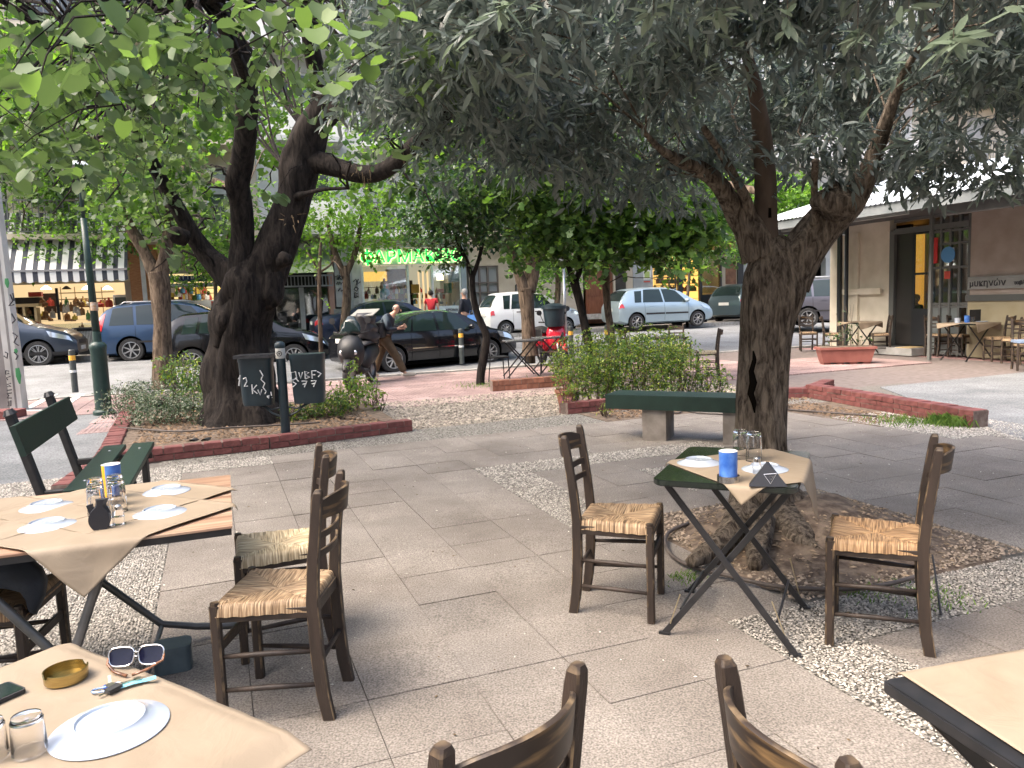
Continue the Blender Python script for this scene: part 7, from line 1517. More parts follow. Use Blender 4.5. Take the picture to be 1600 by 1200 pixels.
suv = dict(body=Body(4.28, 1.78, 1.65, [(0, .85), (.05, 1.08), (.34, 1.46), (.6, 1.60), (1.5, 1.65), (2.2, 1.63), (2.55, 1.53), (3.12, 1.16), (3.3, 1.11), (3.9, .98), (4.2, .80), (4.28, .62)], [(0, 1.03), (1, 1.05), (3, 1.02), (3.6, .98), (4.28, .75)], zb=.24, nose=.12),
    rear=.80, front=3.36, r=.345, spokes=10, windows=[(1.0, 1.85, 1.10, 1.82, 5.08, 6.9), (1.93, 2.92, 1.9, 2.45, 5.08, 6.9), (.58, .92, .70, 1.02, 5.1, 6.7)], doors=(1.05, 1.89, 2.94), handles=(1.3, 2.15), tail=(.02, .30, .02, .24, 4.3, 4.95), head=(3.68, 4.2, 3.6, 4.1, 4.1, 4.9), mirror=2.80, screen=(2.50, 3.08), rearscreen=(.09, .40), clad=True, platez=.85)
mpv = dict(body=Body(4.59, 1.83, 1.66, [(0, .85), (.05, 1.1), (.30, 1.48), (.55, 1.60), (1.4, 1.66), (2.2, 1.65), (2.7, 1.54), (3.5, 1.12), (3.7, 1.05), (4.3, .90), (4.52, .75), (4.59, .6)], [(0, 1.0), (1, 1.0), (3.4, .96), (4.0, .9), (4.59, .7)]),
    rear=.93, front=3.66, r=.33, spokes=7, windows=[(.42, 1.05, .52, 1.02, 5.08, 6.85), (1.12, 1.95, 1.10, 1.92, 5.08, 6.9), (2.03, 3.0, 2.0, 2.55, 5.08, 6.9)], doors=(1.08, 1.99, 3.04), handles=(1.4, 2.3), tail=(.02, .22, .05, .34, 4.3, 6.6), head=(4.0, 4.5, 3.9, 4.4, 4.2, 4.9), mirror=2.95, screen=(2.64, 3.45), rearscreen=(.08, .34), rails=[(.7, 2.5, .60, 1.645)], platez=.9, trim=[(1.1, 1.96, 1.1, 1.96, 3.0, 3.2), (2.0, 3.0, 2.0, 3.0, 3.0, 3.2)])
SD = 20
car('sedan', 'black saloon parked behind the walking man and the near bollard', (615, 582), None, 33, dict(sedan, paint=paint('paint_black', (.008, .009, .012), .1, .14)), -.09)
car('suv', 'glossy black crossover parked behind the thick dark tree trunk', (303, 586), None, 14, dict(suv, paint=paint('paint_black2', (.006, .007, .009), .1, .12)), -.09)
car('estate_car', 'dark blue people carrier with roof rails parked before the bakery', (208, 570), 21.5, 16, dict(mpv, paint=paint('paint_blue', (.02, .05, .11), .2)), gz(23)-.10)
car('crossover', 'dark grey-blue crossover with split spoke wheels cut off by the concrete pillar', (64, 580), 21.0, 17, dict(suv, paint=paint('paint_slate', (.035, .048, .07), .3), double=True, spokes=8), gz(23)-.10, front_anchor=True)
car('sedan', 'dark blue saloon with a red tail light parked beyond the scooter', (545, 549), 24.6, 20, dict(sedan, paint=paint('paint_navy', (.018, .028, .06), .3), spokes=5), gz(23.6)-.10)
car('hatchback', 'small white hatchback behind the forked street tree', (790, 529), 26.8, 22, dict(atos, paint=paint('paint_white', (.66, .68, .70), 0, .3), spokes=9), gz(24)-.08)
car('hatchback', 'silver-blue hatchback parked in front of the amber lit shop', (994, 515), 27.3, 17, dict(hatch, paint=paint('paint_silver_blue', (.36, .46, .52), .5, .3)), gz(24)-.03)
car('hatchback', 'dark teal hatchback half hidden behind the stout fissured trunk, its plate showing', (1172, 501), 30.0, 38, dict(hatch, paint=paint('paint_teal', (.06, .09, .105), .4)), gz(24)+.0)
car('van', 'dark car with a pale roof seen between the stout trunk and the tavern corner', (1262, 505), 25.5, -12, dict(mpv, paint=paint('paint_greyviolet', (.10, .10, .125), .4)), gz(24)-.10)

# ================================================================== scooters
MSCB = mat('scooter_black', (.010, .011, .013), None, rough=.5); MSCR = paint('scooter_red', (.55, .02, .04), .1, .2)
def scooter(name, label, loc, rz, pm, top=True, big=True, lean=0):
    t = thing(name, label, 'scooter', loc, rz, None); t.rotation_euler = (lean, 0, rz)
    for x, nm in ((.62, 'front_wheel'), (-.62, 'rear_wheel')):
        mb = MB(); mb.lathe([(.13, -.05), (.22, -.055), (.255, -.03), (.26, 0), (.255, .03), (.22, .055), (.13, .05), (.13, -.05)], 28, axis='y'); o = mb.build(nm, MRUB, t, smooth=True, loc=(x, 0, .26))
        mb = MB(); mb.lathe([(.13, -.04), (.12, -.01), (.03, -.03), (0, -.03)], 20, axis='y'); mb.lathe([(.13, .04), (.12, .01), (.03, .03), (0, .03)], 20, axis='y'); mb.build('rim', MALLOY, o, smooth=40)
    mb = MB(); mb.tube([(.62, 0, .50), (.52, 0, .75), (.40, 0, 1.0)], .03, 10); mb.tube([(.62, -.09, .26), (.60, -.08, .55)], .022, 8); mb.tube([(.62, .09, .26), (.60, .08, .55)], .022, 8); mb.build('fork', MALLOY, t, smooth=True)
    def loft(name, secs, m):
        rings = []
        for x, z0, z1, w in secs:
            rings.append([Vector((x, w*c*abs(c)**-.25 if abs(c) > 1e-3 else 0, (z0+z1)/2+(z1-z0)/2*s_)) for c, s_ in [(math.cos(a), math.sin(a)) for a in [2*math.pi*k/16 for k in range(16)]]])
        mb = MB(); mb.sweep(None, rings); return mb.build(name, m, t, smooth=True)
    loft('front_mudguard', [(.36, .44, .50, .04), (.48, .46, .56, .08), (.62, .50, .57, .09), (.78, .44, .52, .07), (.88, .34, .40, .03)], pm)
    loft('front_fairing', [(.28, .35, .98, .10), (.36, .36, 1.02, .22), (.46, .40, 1.0, .27), (.56, .50, .92, .22), (.66, .58, .80, .10)], pm)
    loft('floorboard', [(-.05, .24, .34, .18), (.15, .22, .33, .17), (.34, .26, .45, .18)], MTRIM)
    loft('rear_body', [(-.98, .60, .74, .06), (-.85, .48, .78, .14), (-.55, .38, .80, .19), (-.25, .30, .78, .18), (-.05, .26, .60, .15)], pm)
    loft('saddle', [(-.90, .76, .84, .12), (-.60, .77, .90, .17), (-.30, .76, .86, .16), (-.05, .74, .80, .10)], MTRIM)
    mb = MB(); mb.tube([(.33, -.36, 1.06), (.38, -.2, 1.03), (.40, 0, 1.02), (.38, .2, 1.03), (.33, .36, 1.06)], .016, 8); mb.build('handlebar', MTRIM, t, smooth=True)
    for s_ in (-1, 1):
        mb = MB(); mb.tube([(.38, s_*.26, 1.05), (.42, s_*.33, 1.22)], .008, 6); mb.lathe([(0, -.008), (.06, -.006), (.06, .006), (0, .008)], 14, (.42, s_*.35, 1.27), axis='x'); mb.build('mirror', MTRIM, t, smooth=40)
        mb = MB(); mb.lathe([(0, 0), (.05, .0), (.045, .02), (0, .025)], 12, (.61, s_*.13, .68), axis='x'); mb.build('headlight', MHEAD, t, smooth=True)
    if top: loft('windshield', [(.44, .98, 1.10, .20), (.40, 1.0, 1.26, .20), (.36, 1.05, 1.36, .12)], MCARGLASS)
    if big:
        mb = MB(); mb.slab(rounded_rect(.20, .22, .06), 0, .30); mb.build('top_box', MTRIM, t, smooth=30, loc=(-.98, 0, .88))
    mb = MB(); mb.box((-1.02, 0, .66), (.03, .16, .06)); mb.build('tail_light', MTAIL, t)
    mb = MB(); mb.tube([(-.15, .10, .26), (-.12, .26, .02)], .012, 6); mb.build('stand', MALLOY, t)
    return t
p = G(568, 607); sc1 = scooter('scooter', 'large black scooter with a windshield parked facing the plaza behind the small bush', (p.x-.16, p.y+.6, 0), R(-98), MSCB)
mb = MB()
rings = []
for k in range(9):
    a = k/8; ww = .24*(1-.2*a)+.04*math.sin(k*2.1); rings.append([Vector((-.55+.30*math.cos(b)*(1-.15*a)+.1*a, ww*math.sin(b), .86+.50*a+.04*math.cos(b*3+k))) for b in [2*math.pi*j/12 for j in range(12)]])
mb.sweep(None, rings); o = mb.build('delivery_bag', mat('bag_black', (.012, .012, .014), (.03, .03, .035), 8, .45, bump=.4), smooth=True); o.location = sc1.location; o.rotation_euler = sc1.rotation_euler; tag(o, 'bulky black bag with a grey flap on the saddle of the large black scooter', 'bag')
mb = MB(); mb.box((-.5, .0, 1.40), (.5, .46, .02), Matrix.Rotation(R(14), 3, 'Y')); o2 = mb.build('bag_flap', mat('flap_grey', (.22, .22, .20), None, rough=.7), o)
p = G(868, 575); scooter('scooter', 'red scooter parked on the pavement beside the hanging bin', (p.x, p.y+.9, 0), R(-70), MSCR, top=False, big=False, lean=R(6))
# ================================================================== benches, bins, posts
MDG = mat('bench_green', (.007, .022, .016), (.012, .033, .025), 6, .45, bump=.15, stretch=(1, 8, 1)); MCONCR = mat('bench_concrete', (.17, .15, .13), (.27, .245, .22), 6, .9, bump=.5, bscale=40)
# slatted bench at the left: boards run back along the side path
b0, b1 = G(62, 705, .80), G(140, 660, .80)
p1 = G(175, 772, 0); bt = thing('slatted_bench', 'dark green park bench with one back board and two seat slats at the left', 'bench', (0, 0, 0))
sb0, sb1 = G(118, 790, .42), G(190, 698, .42); ax = (sb1-sb0).normalized(); sx = Vector((ax.y, -ax.x, 0))
Lb = 1.75; o0 = sb1-ax*Lb
def brd(name, c0, w, th, z, tilt=0, parent=bt, L=Lb):
    a, b = c0, c0+ax*L; mb = MB(); mb.bar(Vector((a.x, a.y, z)), Vector((b.x, b.y, z)), w, th, 0, None, .12, side=(sx*math.cos(tilt)+Vector((0, 0, math.sin(tilt))))); return mb.build(name, MDG, parent)
brd('seat_slat', o0+sx*-.05, .17, .04, .42); brd('seat_slat', o0+sx*.17, .17, .04, .42)
q0, q1 = A(52, 700, 4.5), A(140, 655, 5.7)
brd('back_board', o0+sx*-.345, .20, .035, .78, R(104))
for tt in (.28, Lb-.3):
    c = o0+ax*tt; mb = MB(); mb.bar(Vector((c.x, c.y, 0))-sx*.22, Vector((c.x, c.y, .93))-sx*.44, .06, .05); o = mb.build('back_post', MBLK, bt); mb = MB(); mb.tube([Vector((c.x, c.y, .92))-sx*.435, Vector((c.x, c.y, .955))-sx*.445], [.045, .025], 12); mb.build('post_cap', MBLK, o)
    mb = MB(); mb.bar(Vector((c.x, c.y, .375))-sx*.30, Vector((c.x, c.y, .375))+sx*.26, .05, .04, side=(0, 0, 1)); mb.build('seat_bearer', MBLK, bt); mb = MB(); mb.bar(Vector((c.x, c.y, 0))+sx*.20, Vector((c.x, c.y, .36))+sx*.20, .05, .05); mb.build('front_leg', MBLK, bt)
    for k_ in (-.05, .17):
        mb = MB(); q = c+sx*k_; mb.lathe([(.012, .441), (.008, .446), (0, .447)], 8, (q.x, q.y, 0)); mb.build('bolt', MALLOY, bt)
# concrete bench behind the trunk
e0, e1 = G(1015, 663), G(1150, 670); bz = .44
fl_, fr_ = G(946, 634, .36), G(1150, 641, .36); ax2 = (fr_-fl_).normalized(); nx2 = Vector((-ax2.y, ax2.x, 0)); hb = math.atan2(ax2.y, ax2.x)
cb = thing('concrete_bench', 'dark green topped bench on two concrete blocks left of the stout trunk', 'bench', (fl_.x, fl_.y, 0), hb)
LB = 1.56
mb = MB(); mb.slab([(0, 0), (LB, 0), (LB, .42), (0, .42)], .33, .475); mb.build('bench_top', MDG, cb)
for i in range(4): mb = MB(); mb.slab([(.0, .006+.104*i), (LB, .006+.104*i), (LB, .102+.104*i), (0, .102+.104*i)], .475, .482); mb.build('seat_board', MDG, cb)
for x in (.53, 1.38): mb = MB(); mb.slab([(x-.13, .03), (x+.13, .03), (x+.11, .38), (x-.11, .38)], 0, .33); mb.build('concrete_block', MCONCR, cb)
# litter bins
pb = G(448, 693); lb = thing('litter_bins', 'pair of dark green graffitied litter bins on one post before the left bed', 'litter bin', (pb.x, pb.y, 0), R(4)); MBIN = mat('bin_dark', (.010, .022, .030), (.016, .032, .042), 5, .4, bump=.1)
mb = MB(); mb.tube([(0, 0, 0), (0, 0, 1.10)], .052, 20); mb.lathe([(.055, 1.10), (.06, 1.11), (.055, 1.15), (.03, 1.17), (0, 1.175)], 20); mb.build('post', MBIN, lb, smooth=50)
mb = MB(); mb.lathe([(0, .012), (.16, .010), (.18, -.005)], 24); mb.build('base_plate', mat('base_sand', (.26, .23, .17), None, rough=.9), lb)
mb = MB(); mb.lathe([(.0535, .98), (.0545, .985), (.0545, 1.09), (.0535, 1.095)], 20); mb.build('sticker', mat('sticker_grey', (.45, .45, .42), None, rough=.5), lb, smooth=True); mb = MB(); mb.lathe([(.022, 0), (.030, 0), (.030, .003), (.022, .003)], 20, (0, -.056, 1.035), axis='y'); mb.lathe([(0, 0), (.010, 0), (.010, .003), (0, .003)], 20, (0, -.056, 1.035), axis='y'); mb.build('sticker_ring', MBLK, lb)
MSPW = mat('spray_white', (.55, .57, .58), None, rough=.6)
def bin_(x0, x1, z0, z1, y, nm, rad):
    n = 14; mb = MB(); rings = []
    for z, k in ((z0, .86), (z0+.03, .90), (z0+.10, .93), (z1-.07, 1.0), (z1-.06, 1.03), (z1, 1.03)):
        c = (x0+x1)/2; w_ = (x1-x0)/2*k; rings.append([Vector((c+w_*math.copysign(abs(math.cos(a))**.6, math.cos(a)), y+.14*k*math.copysign(abs(math.sin(a))**.6, math.sin(a)), z)) for a in [2*math.pi*j/20 for j in range(20)]])
    mb.sweep(None, rings); return mb.build(nm, MBIN, lb, smooth=45)
bin_(-.47, -.10, .46, 1.02, .03, 'bin', 1); bin_(.10, .48, .46, 1.02, .03, 'bin', 1)
mb = MB(); 
for s_ in (-1, 1): mb.tube([(s_*.05, 0, .32), (s_*.14, .0, .36), (s_*.24, .01, .45)], .012, 6); mb.tube([(s_*.05, 0, .42), (s_*.14, .0, .40), (s_*.30, .01, .46)], .010, 6)
mb.build('bracket', MBIN, lb)
mb = MB()
for k in range(9): pass
mb.slab([(-.49, -.135), (-.085, -.135), (-.085, .19), (-.49, .19)], 1.0, 1.035); o = mb.build('bin_bag', mat('bag_plastic', (.02, .022, .025), (.05, .05, .055), 14, .3, bump=.8), lb)
def g2(lines, x0, z0, sc, y=-.118, r=.007): 
    for L_ in lines:
        if len(L_) < 2: continue
        mb = MB(); mb.tube([Vector((x0+a*sc, y-.006, z0+b*sc)) for a, b in L_], r, 5); mb.build('graffiti', MSPW, lb)
g2([[(0, 3), (.3, 3.6), (.0, 2.0)], [(.7, 3.0), (1.1, 3.2), (1.2, 2.6), (.8, 1.9), (1.3, 1.9)], [(1.9, 2.1), (1.9, .7)], [(2.6, 2.0), (1.95, 1.3), (2.6, .7)], [(2.7, 1.3), (3.0, .5), (3.3, 1.3)], [(3.2, 4.2), (3.6, 3.4), (3.3, 2.8), (3.8, 2.2), (3.5, 1.6), (3.9, 1.0), (3.7, .6)], [(4.0, .2), (4.3, .4), (4.2, -.1), (4.0, .2)], [(4.6, .9), (4.65, .3)], [(4.7, .05), (4.72, 0)]], -.45, .55, .075)
g2([[(0, 1), (.0, 1.9), (.6, 2), (.7, 1.1), (.1, .9), (0, 1)], [(.5, 1.2), (.9, .7)], [(1.0, 1.9), (1.2, 1.1), (1.5, 1.9)], [(1.8, 1), (1.8, 2), (2.3, 1.8), (1.8, 1.5), (2.4, 1.2), (1.8, 1.0)], [(2.7, 1.0), (2.7, 2.0), (3.3, 2.0)], [(2.7, 1.5), (3.1, 1.5)], [(3.4, 1.9), (3.9, 1.6), (3.5, 1.2)], [(.1, .7), (.6, .4), (.1, 0)], [(1.3, .7), (2.0, .7), (1.6, -.1)], [(1.4, .3), (1.9, .35)], [(2.5, .7), (3.2, .7), (2.8, -.1)], [(2.6, .3), (3.1, .35)]], .13, .66, .085)
# lamp post
pl_ = G(163, 647); lp_t = thing('lamp_post', 'dark green lamp post with a wide flat lamp head at the left', 'street lamp', (pl_.x, pl_.y, 0), R(10)); top_ = A(133, 262, pl_.y).z
mb = MB(); mb.lathe([(.16, 0), (.16, .05), (.12, .08), (.115, 1.0), (.125, 1.03), (.125, 1.08), (.10, 1.12), (.065, 1.14), (.06, 1.3)], 20); mb.build('base', MGRN, lp_t, smooth=45)
mb = MB(); mb.tube([(0, 0, 1.2), (-.02, 0, 2.4), (-.03, 0, top_-.75)], [.058, .050, .045], 14); mb.tube([(-.03, 0, top_-.75), (-.03, 0, top_)], .032, 12); mb.build('pole', MGRN, lp_t, smooth=True)
mb = MB(); mb.lathe([(0, top_+.10), (.10, top_+.09), (.36, top_+.0), (.37, top_-.02), (.34, top_-.02)], 24, (-.03, 0, 0)); mb.build('lamp_hood', mat('lamp_hood_white', (.45, .5, .52), None, rough=.3), lp_t, smooth=True); mb = MB(); mb.lathe([(.34, top_-.025), (.28, top_-.06), (0, top_-.07)], 24, (-.03, 0, 0)); mb.build('diffuser', mat('lamp_diffuser', (.25, .27, .27), None, rough=.3), lp_t, smooth=True)
mb = MB(); mb.lathe([(.059, 1.62), (.060, 1.63), (.060, 1.74), (.059, 1.75)], 14); mb.build('sticker', mat('sticker_orange', (.4, .2, .08), (.5, .45, .38), 20, .6), lp_t)
# concrete pylon at the left edge
pp_ = G(20, 641); py = thing('concrete_pylon', 'tall grey and white concrete pylon with graffiti at the left edge', 'pylon', (pp_.x, pp_.y, 0), R(14)); dep = pp_.y; k_ = dep/FPX
MPYG = mat('pylon_grey', (.15, .14, .135), (.24, .23, .22), 2.5, .9, bump=.3); MPYW = mat('pylon_white', (.45, .44, .40), (.60, .59, .55), 2, .9, bump=.3)
xs = 22*k_; wb_, wt_ = .36, .26
mb = MB(); mb.add([(-.42, -.13, 0), (.13, -.16, 0), (.13, .14, 0), (-.42, .14, 0), (-.34, -.10, 8), (.04, -.12, 8), (.04, .10, 8), (-.34, .10, 8)], [(0, 1, 5, 4), (1, 2, 6, 5), (2, 3, 7, 6), (3, 0, 4, 7), (4, 5, 6, 7)]); mb.build('grey_face', MPYG, py)
mb = MB(); mb.add([(.02, -.165, 0), (.20, -.15, 0), (.20, .13, 0), (.02, .13, 0), (-.10, -.125, 8), (.07, -.11, 8), (.07, .09, 8), (-.10, .09, 8)], [(0, 1, 5, 4), (1, 2, 6, 5), (2, 3, 7, 6), (3, 0, 4, 7), (4, 5, 6, 7)]); mb.build('white_face', MPYW, py)
def pyf(u, v):
    p = A(u, v, pp_.y-.19)-Vector((pp_.x, pp_.y, 0)); return Matrix.Rotation(-R(14), 3, 'Z') @ p
strokes(py, 'graffiti', [[(12, 634), (17, 634), (17, 626), (12, 628)], [(14, 634), (14, 628)], [(18, 622), (11, 622), (14, 618), (11, 615), (18, 614)], [(18, 609), (11, 610)], [(11, 604), (17, 604), (11, 600), (17, 599)], [(12, 594), (10, 590), (16, 588)], [(14, 583), (9, 585), (9, 579), (14, 580)], [(6, 556), (11, 560), (12, 552), (8, 550)]], 0, .010, MGRAF, pyf)
MSPG = mat('spray_green', (.04, .20, .07), None, rough=.6)
for (u0, v0, u1, v1, w) in ((10, 435, 12, 450, .05), (27, 575, 31, 600, .06), (24, 545, 26, 552, .04)):
    mb = MB(); mb.tube([pyf(u0, v0), pyf((u0+u1)/2, (v0+v1)/2), pyf(u1, v1)], [w*.5, w*.7, w*.2], 14, ell=.12); mb.build('green_spray', MSPG, py)
strokes(py, 'graffiti', [[(16, 460), (20, 470), (14, 478), (22, 476)], [(20, 458), (22, 470)], [(18, 490), (24, 500), (19, 505)], [(20, 520), (27, 525), (22, 535), (29, 540)], [(22, 550), (28, 556), (25, 562)]], 0, .012, MGRAF, pyf)
p = G(5, 652); o = MB(); o.slab(rounded_rect(.32, .20, .08), 0, .12); t = o.build('kerb_block', MBRR, None, loc=(p.x, p.y-.05, 0)); tag(t, 'short red rounded kerb block at the foot of the concrete pylon', 'kerb block')
# bollards
def bollard(label, px, h, col='y'):
    p = G(*px); t = thing('bollard', label, 'bollard', (p.x, p.y, 0), 0, 'street bollards'); mb = MB(); mb.tube([(0, 0, 0), (0, 0, h)], .062, 18); mb.lathe([(.062, h), (.05, h+.02), (0, h+.025)], 18); mb.build('post', mat('bollard_grey', (.035, .045, .045), (.06, .07, .07), 10, .5), t, smooth=50)
    mb = MB(); mb.lathe([(.0635, h-.20), (.0635, h-.10)], 18); mb.build('reflector_band', mat('band_amber', (.75, .40, .06), None, rough=.35), t, smooth=True)
    mb = MB(); mb.lathe([(.0635, h-.45), (.0635, h-.40)], 18); mb.build('reflector_band', MALU, t, smooth=True)
bollard('grey bollard with an amber band left of the lamp post', (118, 613), .86); bollard('grey bollard in front of the black saloon', (722, 568), .86); bollard('grey bollard with an amber band behind the hedge left end', (950, 566), .86)
bollard('grey bollard beside the red scooter, behind the stack of black tables', (893, 560), .80)
# sign pole with hanging bin
p = G(886, 572); t = thing('sign_pole', 'thin grey pole with a small sign beside the red scooter', 'sign pole', (p.x, p.y, 0)); zt_ = A(882, 392, p.y).z
mb = MB(); mb.tube([(0, 0, 0), (-.02, 0, zt_)], .03, 10); mb.build('pole', MALLOY, t, smooth=True); mb = MB(); mb.box((-.2, 0, zt_-.05), (.5, .02, .22), Matrix.Rotation(R(32), 3, 'Y')); mb.build('sign_plate', MALU, t)
t2 = thing('hanging_bin', 'dark fluted litter bin with a domed lid hung on the thin grey pole', 'litter bin', (p.x-.26, p.y-.02, 0)); zb_ = A(870, 510, p.y).z; zt2 = A(870, 474, p.y).z
mb = MB(); mb.lathe([(0, zb_), (.19, zb_), (.21, zb_+.04), (.25, zt2-.12), (.28, zt2-.12), (.28, zt2-.05), (.12, zt2), (0, zt2+.01)], 18); mb.build('bin_body', MBIN, t2, smooth=35); mb = MB(); mb.tube([(.2, 0, zb_+.3), (.27, 0, zb_+.3)], .03, 6); mb.build('bracket', MBLK, t2)
# hose and irrigation lines
def hose(label, pts, r=.011, z=.02, m=MRUB, cat='hose'):
    P = [G(u, v, z) for u, v in pts]; Q = []
    for i in range(len(P)-1):
        p0, p1, p2, p3 = P[max(i-1, 0)], P[i], P[i+1], P[min(i+2, len(P)-1)]
        for k in range(6): t = k/6; Q.append(.5*((2*p1)+(p2-p0)*t+(2*p0-5*p1+4*p2-p3)*t*t+(3*p1-p0-3*p2+p3)*t*t*t))
    Q.append(P[-1]); mb = MB(); mb.tube(Q, r, 8); o = mb.build(cat.replace(' ', '_'), m, smooth=True); tag(o, label, cat)
MHOSE = mat('hose_brown', (.05, .04, .035), (.08, .065, .055), 20, .6)
hose('brown irrigation hose curving round the near side of the tree pit', [(1075, 818), (1045, 832), (1040, 852), (1055, 872), (1090, 888), (1140, 900), (1200, 914), (1260, 920), (1330, 920), (1390, 912), (1450, 895)], .012, .03, MHOSE)
hose('thin black cable beside the golden rush seat chair', [(1442, 820), (1455, 860), (1463, 910), (1470, 960)], .005, .02)
hose('thin black hose lying in the bare soil under the concrete bench', [(1020, 642), (1060, 645), (1065, 640), (1090, 645), (1150, 648)], .010, .015, MHOSE)
hose('black irrigation pipe on the soil right of the stout trunk', [(1230, 640), (1300, 645), (1370, 650)], .012, .02, MHOSE)
hose('black pipe along the foot of the burled trunk', [(185, 668), (280, 674), (360, 668), (440, 664), (500, 660)], .012, .10, MHOSE)

# ================================================================== black bistro sets and tavern tables
def metal_chair(label, loc, rz):
    t = thing('metal_chair', label, 'chair', loc, rz, 'black metal chairs on the pavement')
    mb = MB(); mb.slab(rounded_rect(.20, .20, .05), .44, .465); mb.build('seat', MBLK, t, smooth=30)
    for s_ in (-1, 1):
        mb = MB(); mb.tube([(s_*.18, .19, 0), (s_*.17, .17, .45)], .011, 8); mb.build('front_leg', MBLK, t); mb = MB(); mb.tube([(s_*.18, -.24, 0), (s_*.17, -.19, .44), (s_*.17, -.22, .70), (s_*.16, -.27, .85)], .011, 8); mb.build('rear_leg', MBLK, t)
    mb = MB(); rings = []
    for k in range(9): a = -1+k/4; y = -.245-.03*(1-a*a); rings.append([Vector((a*.165, y+.0, .56)), Vector((a*.165, y+.012, .56)), Vector((a*.16, y-.03+.012, .84)), Vector((a*.16, y-.03, .84))])
    mb.sweep(None, rings); mb.build('backrest', MBLK, t, smooth=40); return t
def small_table(label, loc, rz, H=.73, paper_=False): 
    t = folding_table('folding_table', label, loc, rz, .33, .33, H, mat('table_grey_top', (.10, .105, .11), None, rough=.25) if not paper_ else MBG, full=False)
    return t
def gp_(u, v): p = G(u, v); return (p.x, p.y, 0)
metal_chair('black metal chair at the left of the pavement tables, beside the slender tree', gp_(778, 594), R(-72))
a = gp_(815, 588); small_table('black folding table nearest the orange brick kerb', (a[0], a[1]+.1, 0), R(10)); a = gp_(862, 580); small_table('black folding table behind the one at the orange brick kerb', (a[0], a[1]+.1, 0), R(20))
metal_chair('black metal chair between the two pavement tables, its back to the hedge', gp_(860, 585), R(85)); metal_chair('black metal chair half hidden by the hedge near the leaning tree', gp_(900, 575), R(100)); metal_chair('black metal chair behind the two pavement tables', gp_(835, 572), R(170))
def rc(label, u, v, rz, seat='tan', grp='wooden chairs around the tavern'):
    p = G(u, v); t = chair('rush_chair', label, (p.x, p.y, 0), R(rz), seat, grp); return t
rc('dark wooden chair seen through the right end of the hedge, facing left', 1105, 588, 80, 'pale', 'wooden chairs behind the hedge'); rc('dark wooden chair behind the middle of the hedge, its back to the street', 1062, 572, 185, 'pale', 'wooden chairs behind the hedge'); rc('dark wooden chair behind the hedge left of the upright thin tree', 990, 582, -80, 'tan', 'wooden chairs behind the hedge')
a = gp_(1040, 588); folding_table('folding_table', 'black folding table hidden behind the hedge', (a[0], a[1], 0), R(20), .33, .33, .74, MBG, full=False)
# tavern tables
def tavern_table(label, u, v, rz, cloth=None, hx=.4, hy=.4):
    p = G(u, v); t = folding_table('tavern_table', label, (p.x, p.y, 0), R(rz), hx, hy, .74, MBG, full=False, group='tables in front of the tavern'); t['group'] = 'tables in front of the tavern'
    if cloth: paper(cloth, (p.x, p.y, 0), R(rz), hx, hy, (.03, -.03), R(12), hx+.06, hy+.08, .74, seed=u)
    return p
pA = tavern_table('tavern table with cups and a menu stand beside the door', 1510, 562, 25, 'yellow paper with a hanging corner on the tavern table by the door'); pB = tavern_table('small tavern table by the cream wall behind the planter', 1342, 553, 15, 'kraft paper hanging from the tavern table behind the planter', .33, .33)
rc('tavern chair left of the table by the door, turned towards it', 1465, 556, -65); rc('tavern chair behind the table by the door', 1502, 557, -160); rc('tavern chair right of the table by the door, facing left', 1558, 564, 80); rc('tavern chair with its back to the cream wall panel', 1374, 553, 75); rc('tavern chair left of the small table behind the planter', 1300, 551, -110); rc('tavern chair nearest the corner, left of the dark post', 1262, 548, 170)
cF = rc('front tavern chair with a blue cushion cut by the right edge', 1603, 578, 165); rc('tavern chair behind the front one at the right edge, cut by the frame', 1590, 568, 10)
p = cF.location; mb = MB(); mb.slab(rounded_rect(.20, .19, .06), .478, .52); o = mb.build('seat_cushion', mat('cushion_blue', (.14, .19, .28), (.2, .26, .36), 10, .9), smooth=30, loc=p); o.rotation_euler = cF.rotation_euler; tag(o, 'faded blue cushion tied on the front tavern chair at the right edge', 'cushion')
def item(name, label, cat, p, dx, dy, prof, m): mb = MB(); mb.lathe(prof, 14); o = mb.build(name, m, smooth=40, loc=(p.x+dx, p.y+dy, .745)); tag(o, label, cat)
item('cup', 'small pale cup on the tavern table by the door', 'cup', pA, -.2, 0, [(0, 0), (.05, 0), (.055, .10), (.05, .10), (.045, .01), (0, .01)], MPORC); item('napkin_tin', 'pale blue printed tin on the tavern table by the door', 'tin', pA, .02, .05, [(0, 0), (.05, 0), (.05, .14), (0, .14)], MBLUE); item('tumbler', 'clear glass on the tavern table by the door', 'glass', pA, .10, 0, [(0, 0), (.04, 0), (.045, .11), (.04, .11), (.037, .01), (0, .01)], MGLASS)
item('plate', 'white plate on the tavern table by the door', 'plate', pA, .26, -.05, [(0, .01), (.08, .01), (.12, .02), (.12, .015), (.08, 0), (0, 0)], MPORC)
mb = MB(); mb.box((0, 0, .13), (.22, .015, .24)); o = mb.build('menu_stand', MBLK, loc=(pA.x+.2, pA.y+.08, .745)); tag(o, 'upright dark framed menu on the tavern table by the door', 'menu')
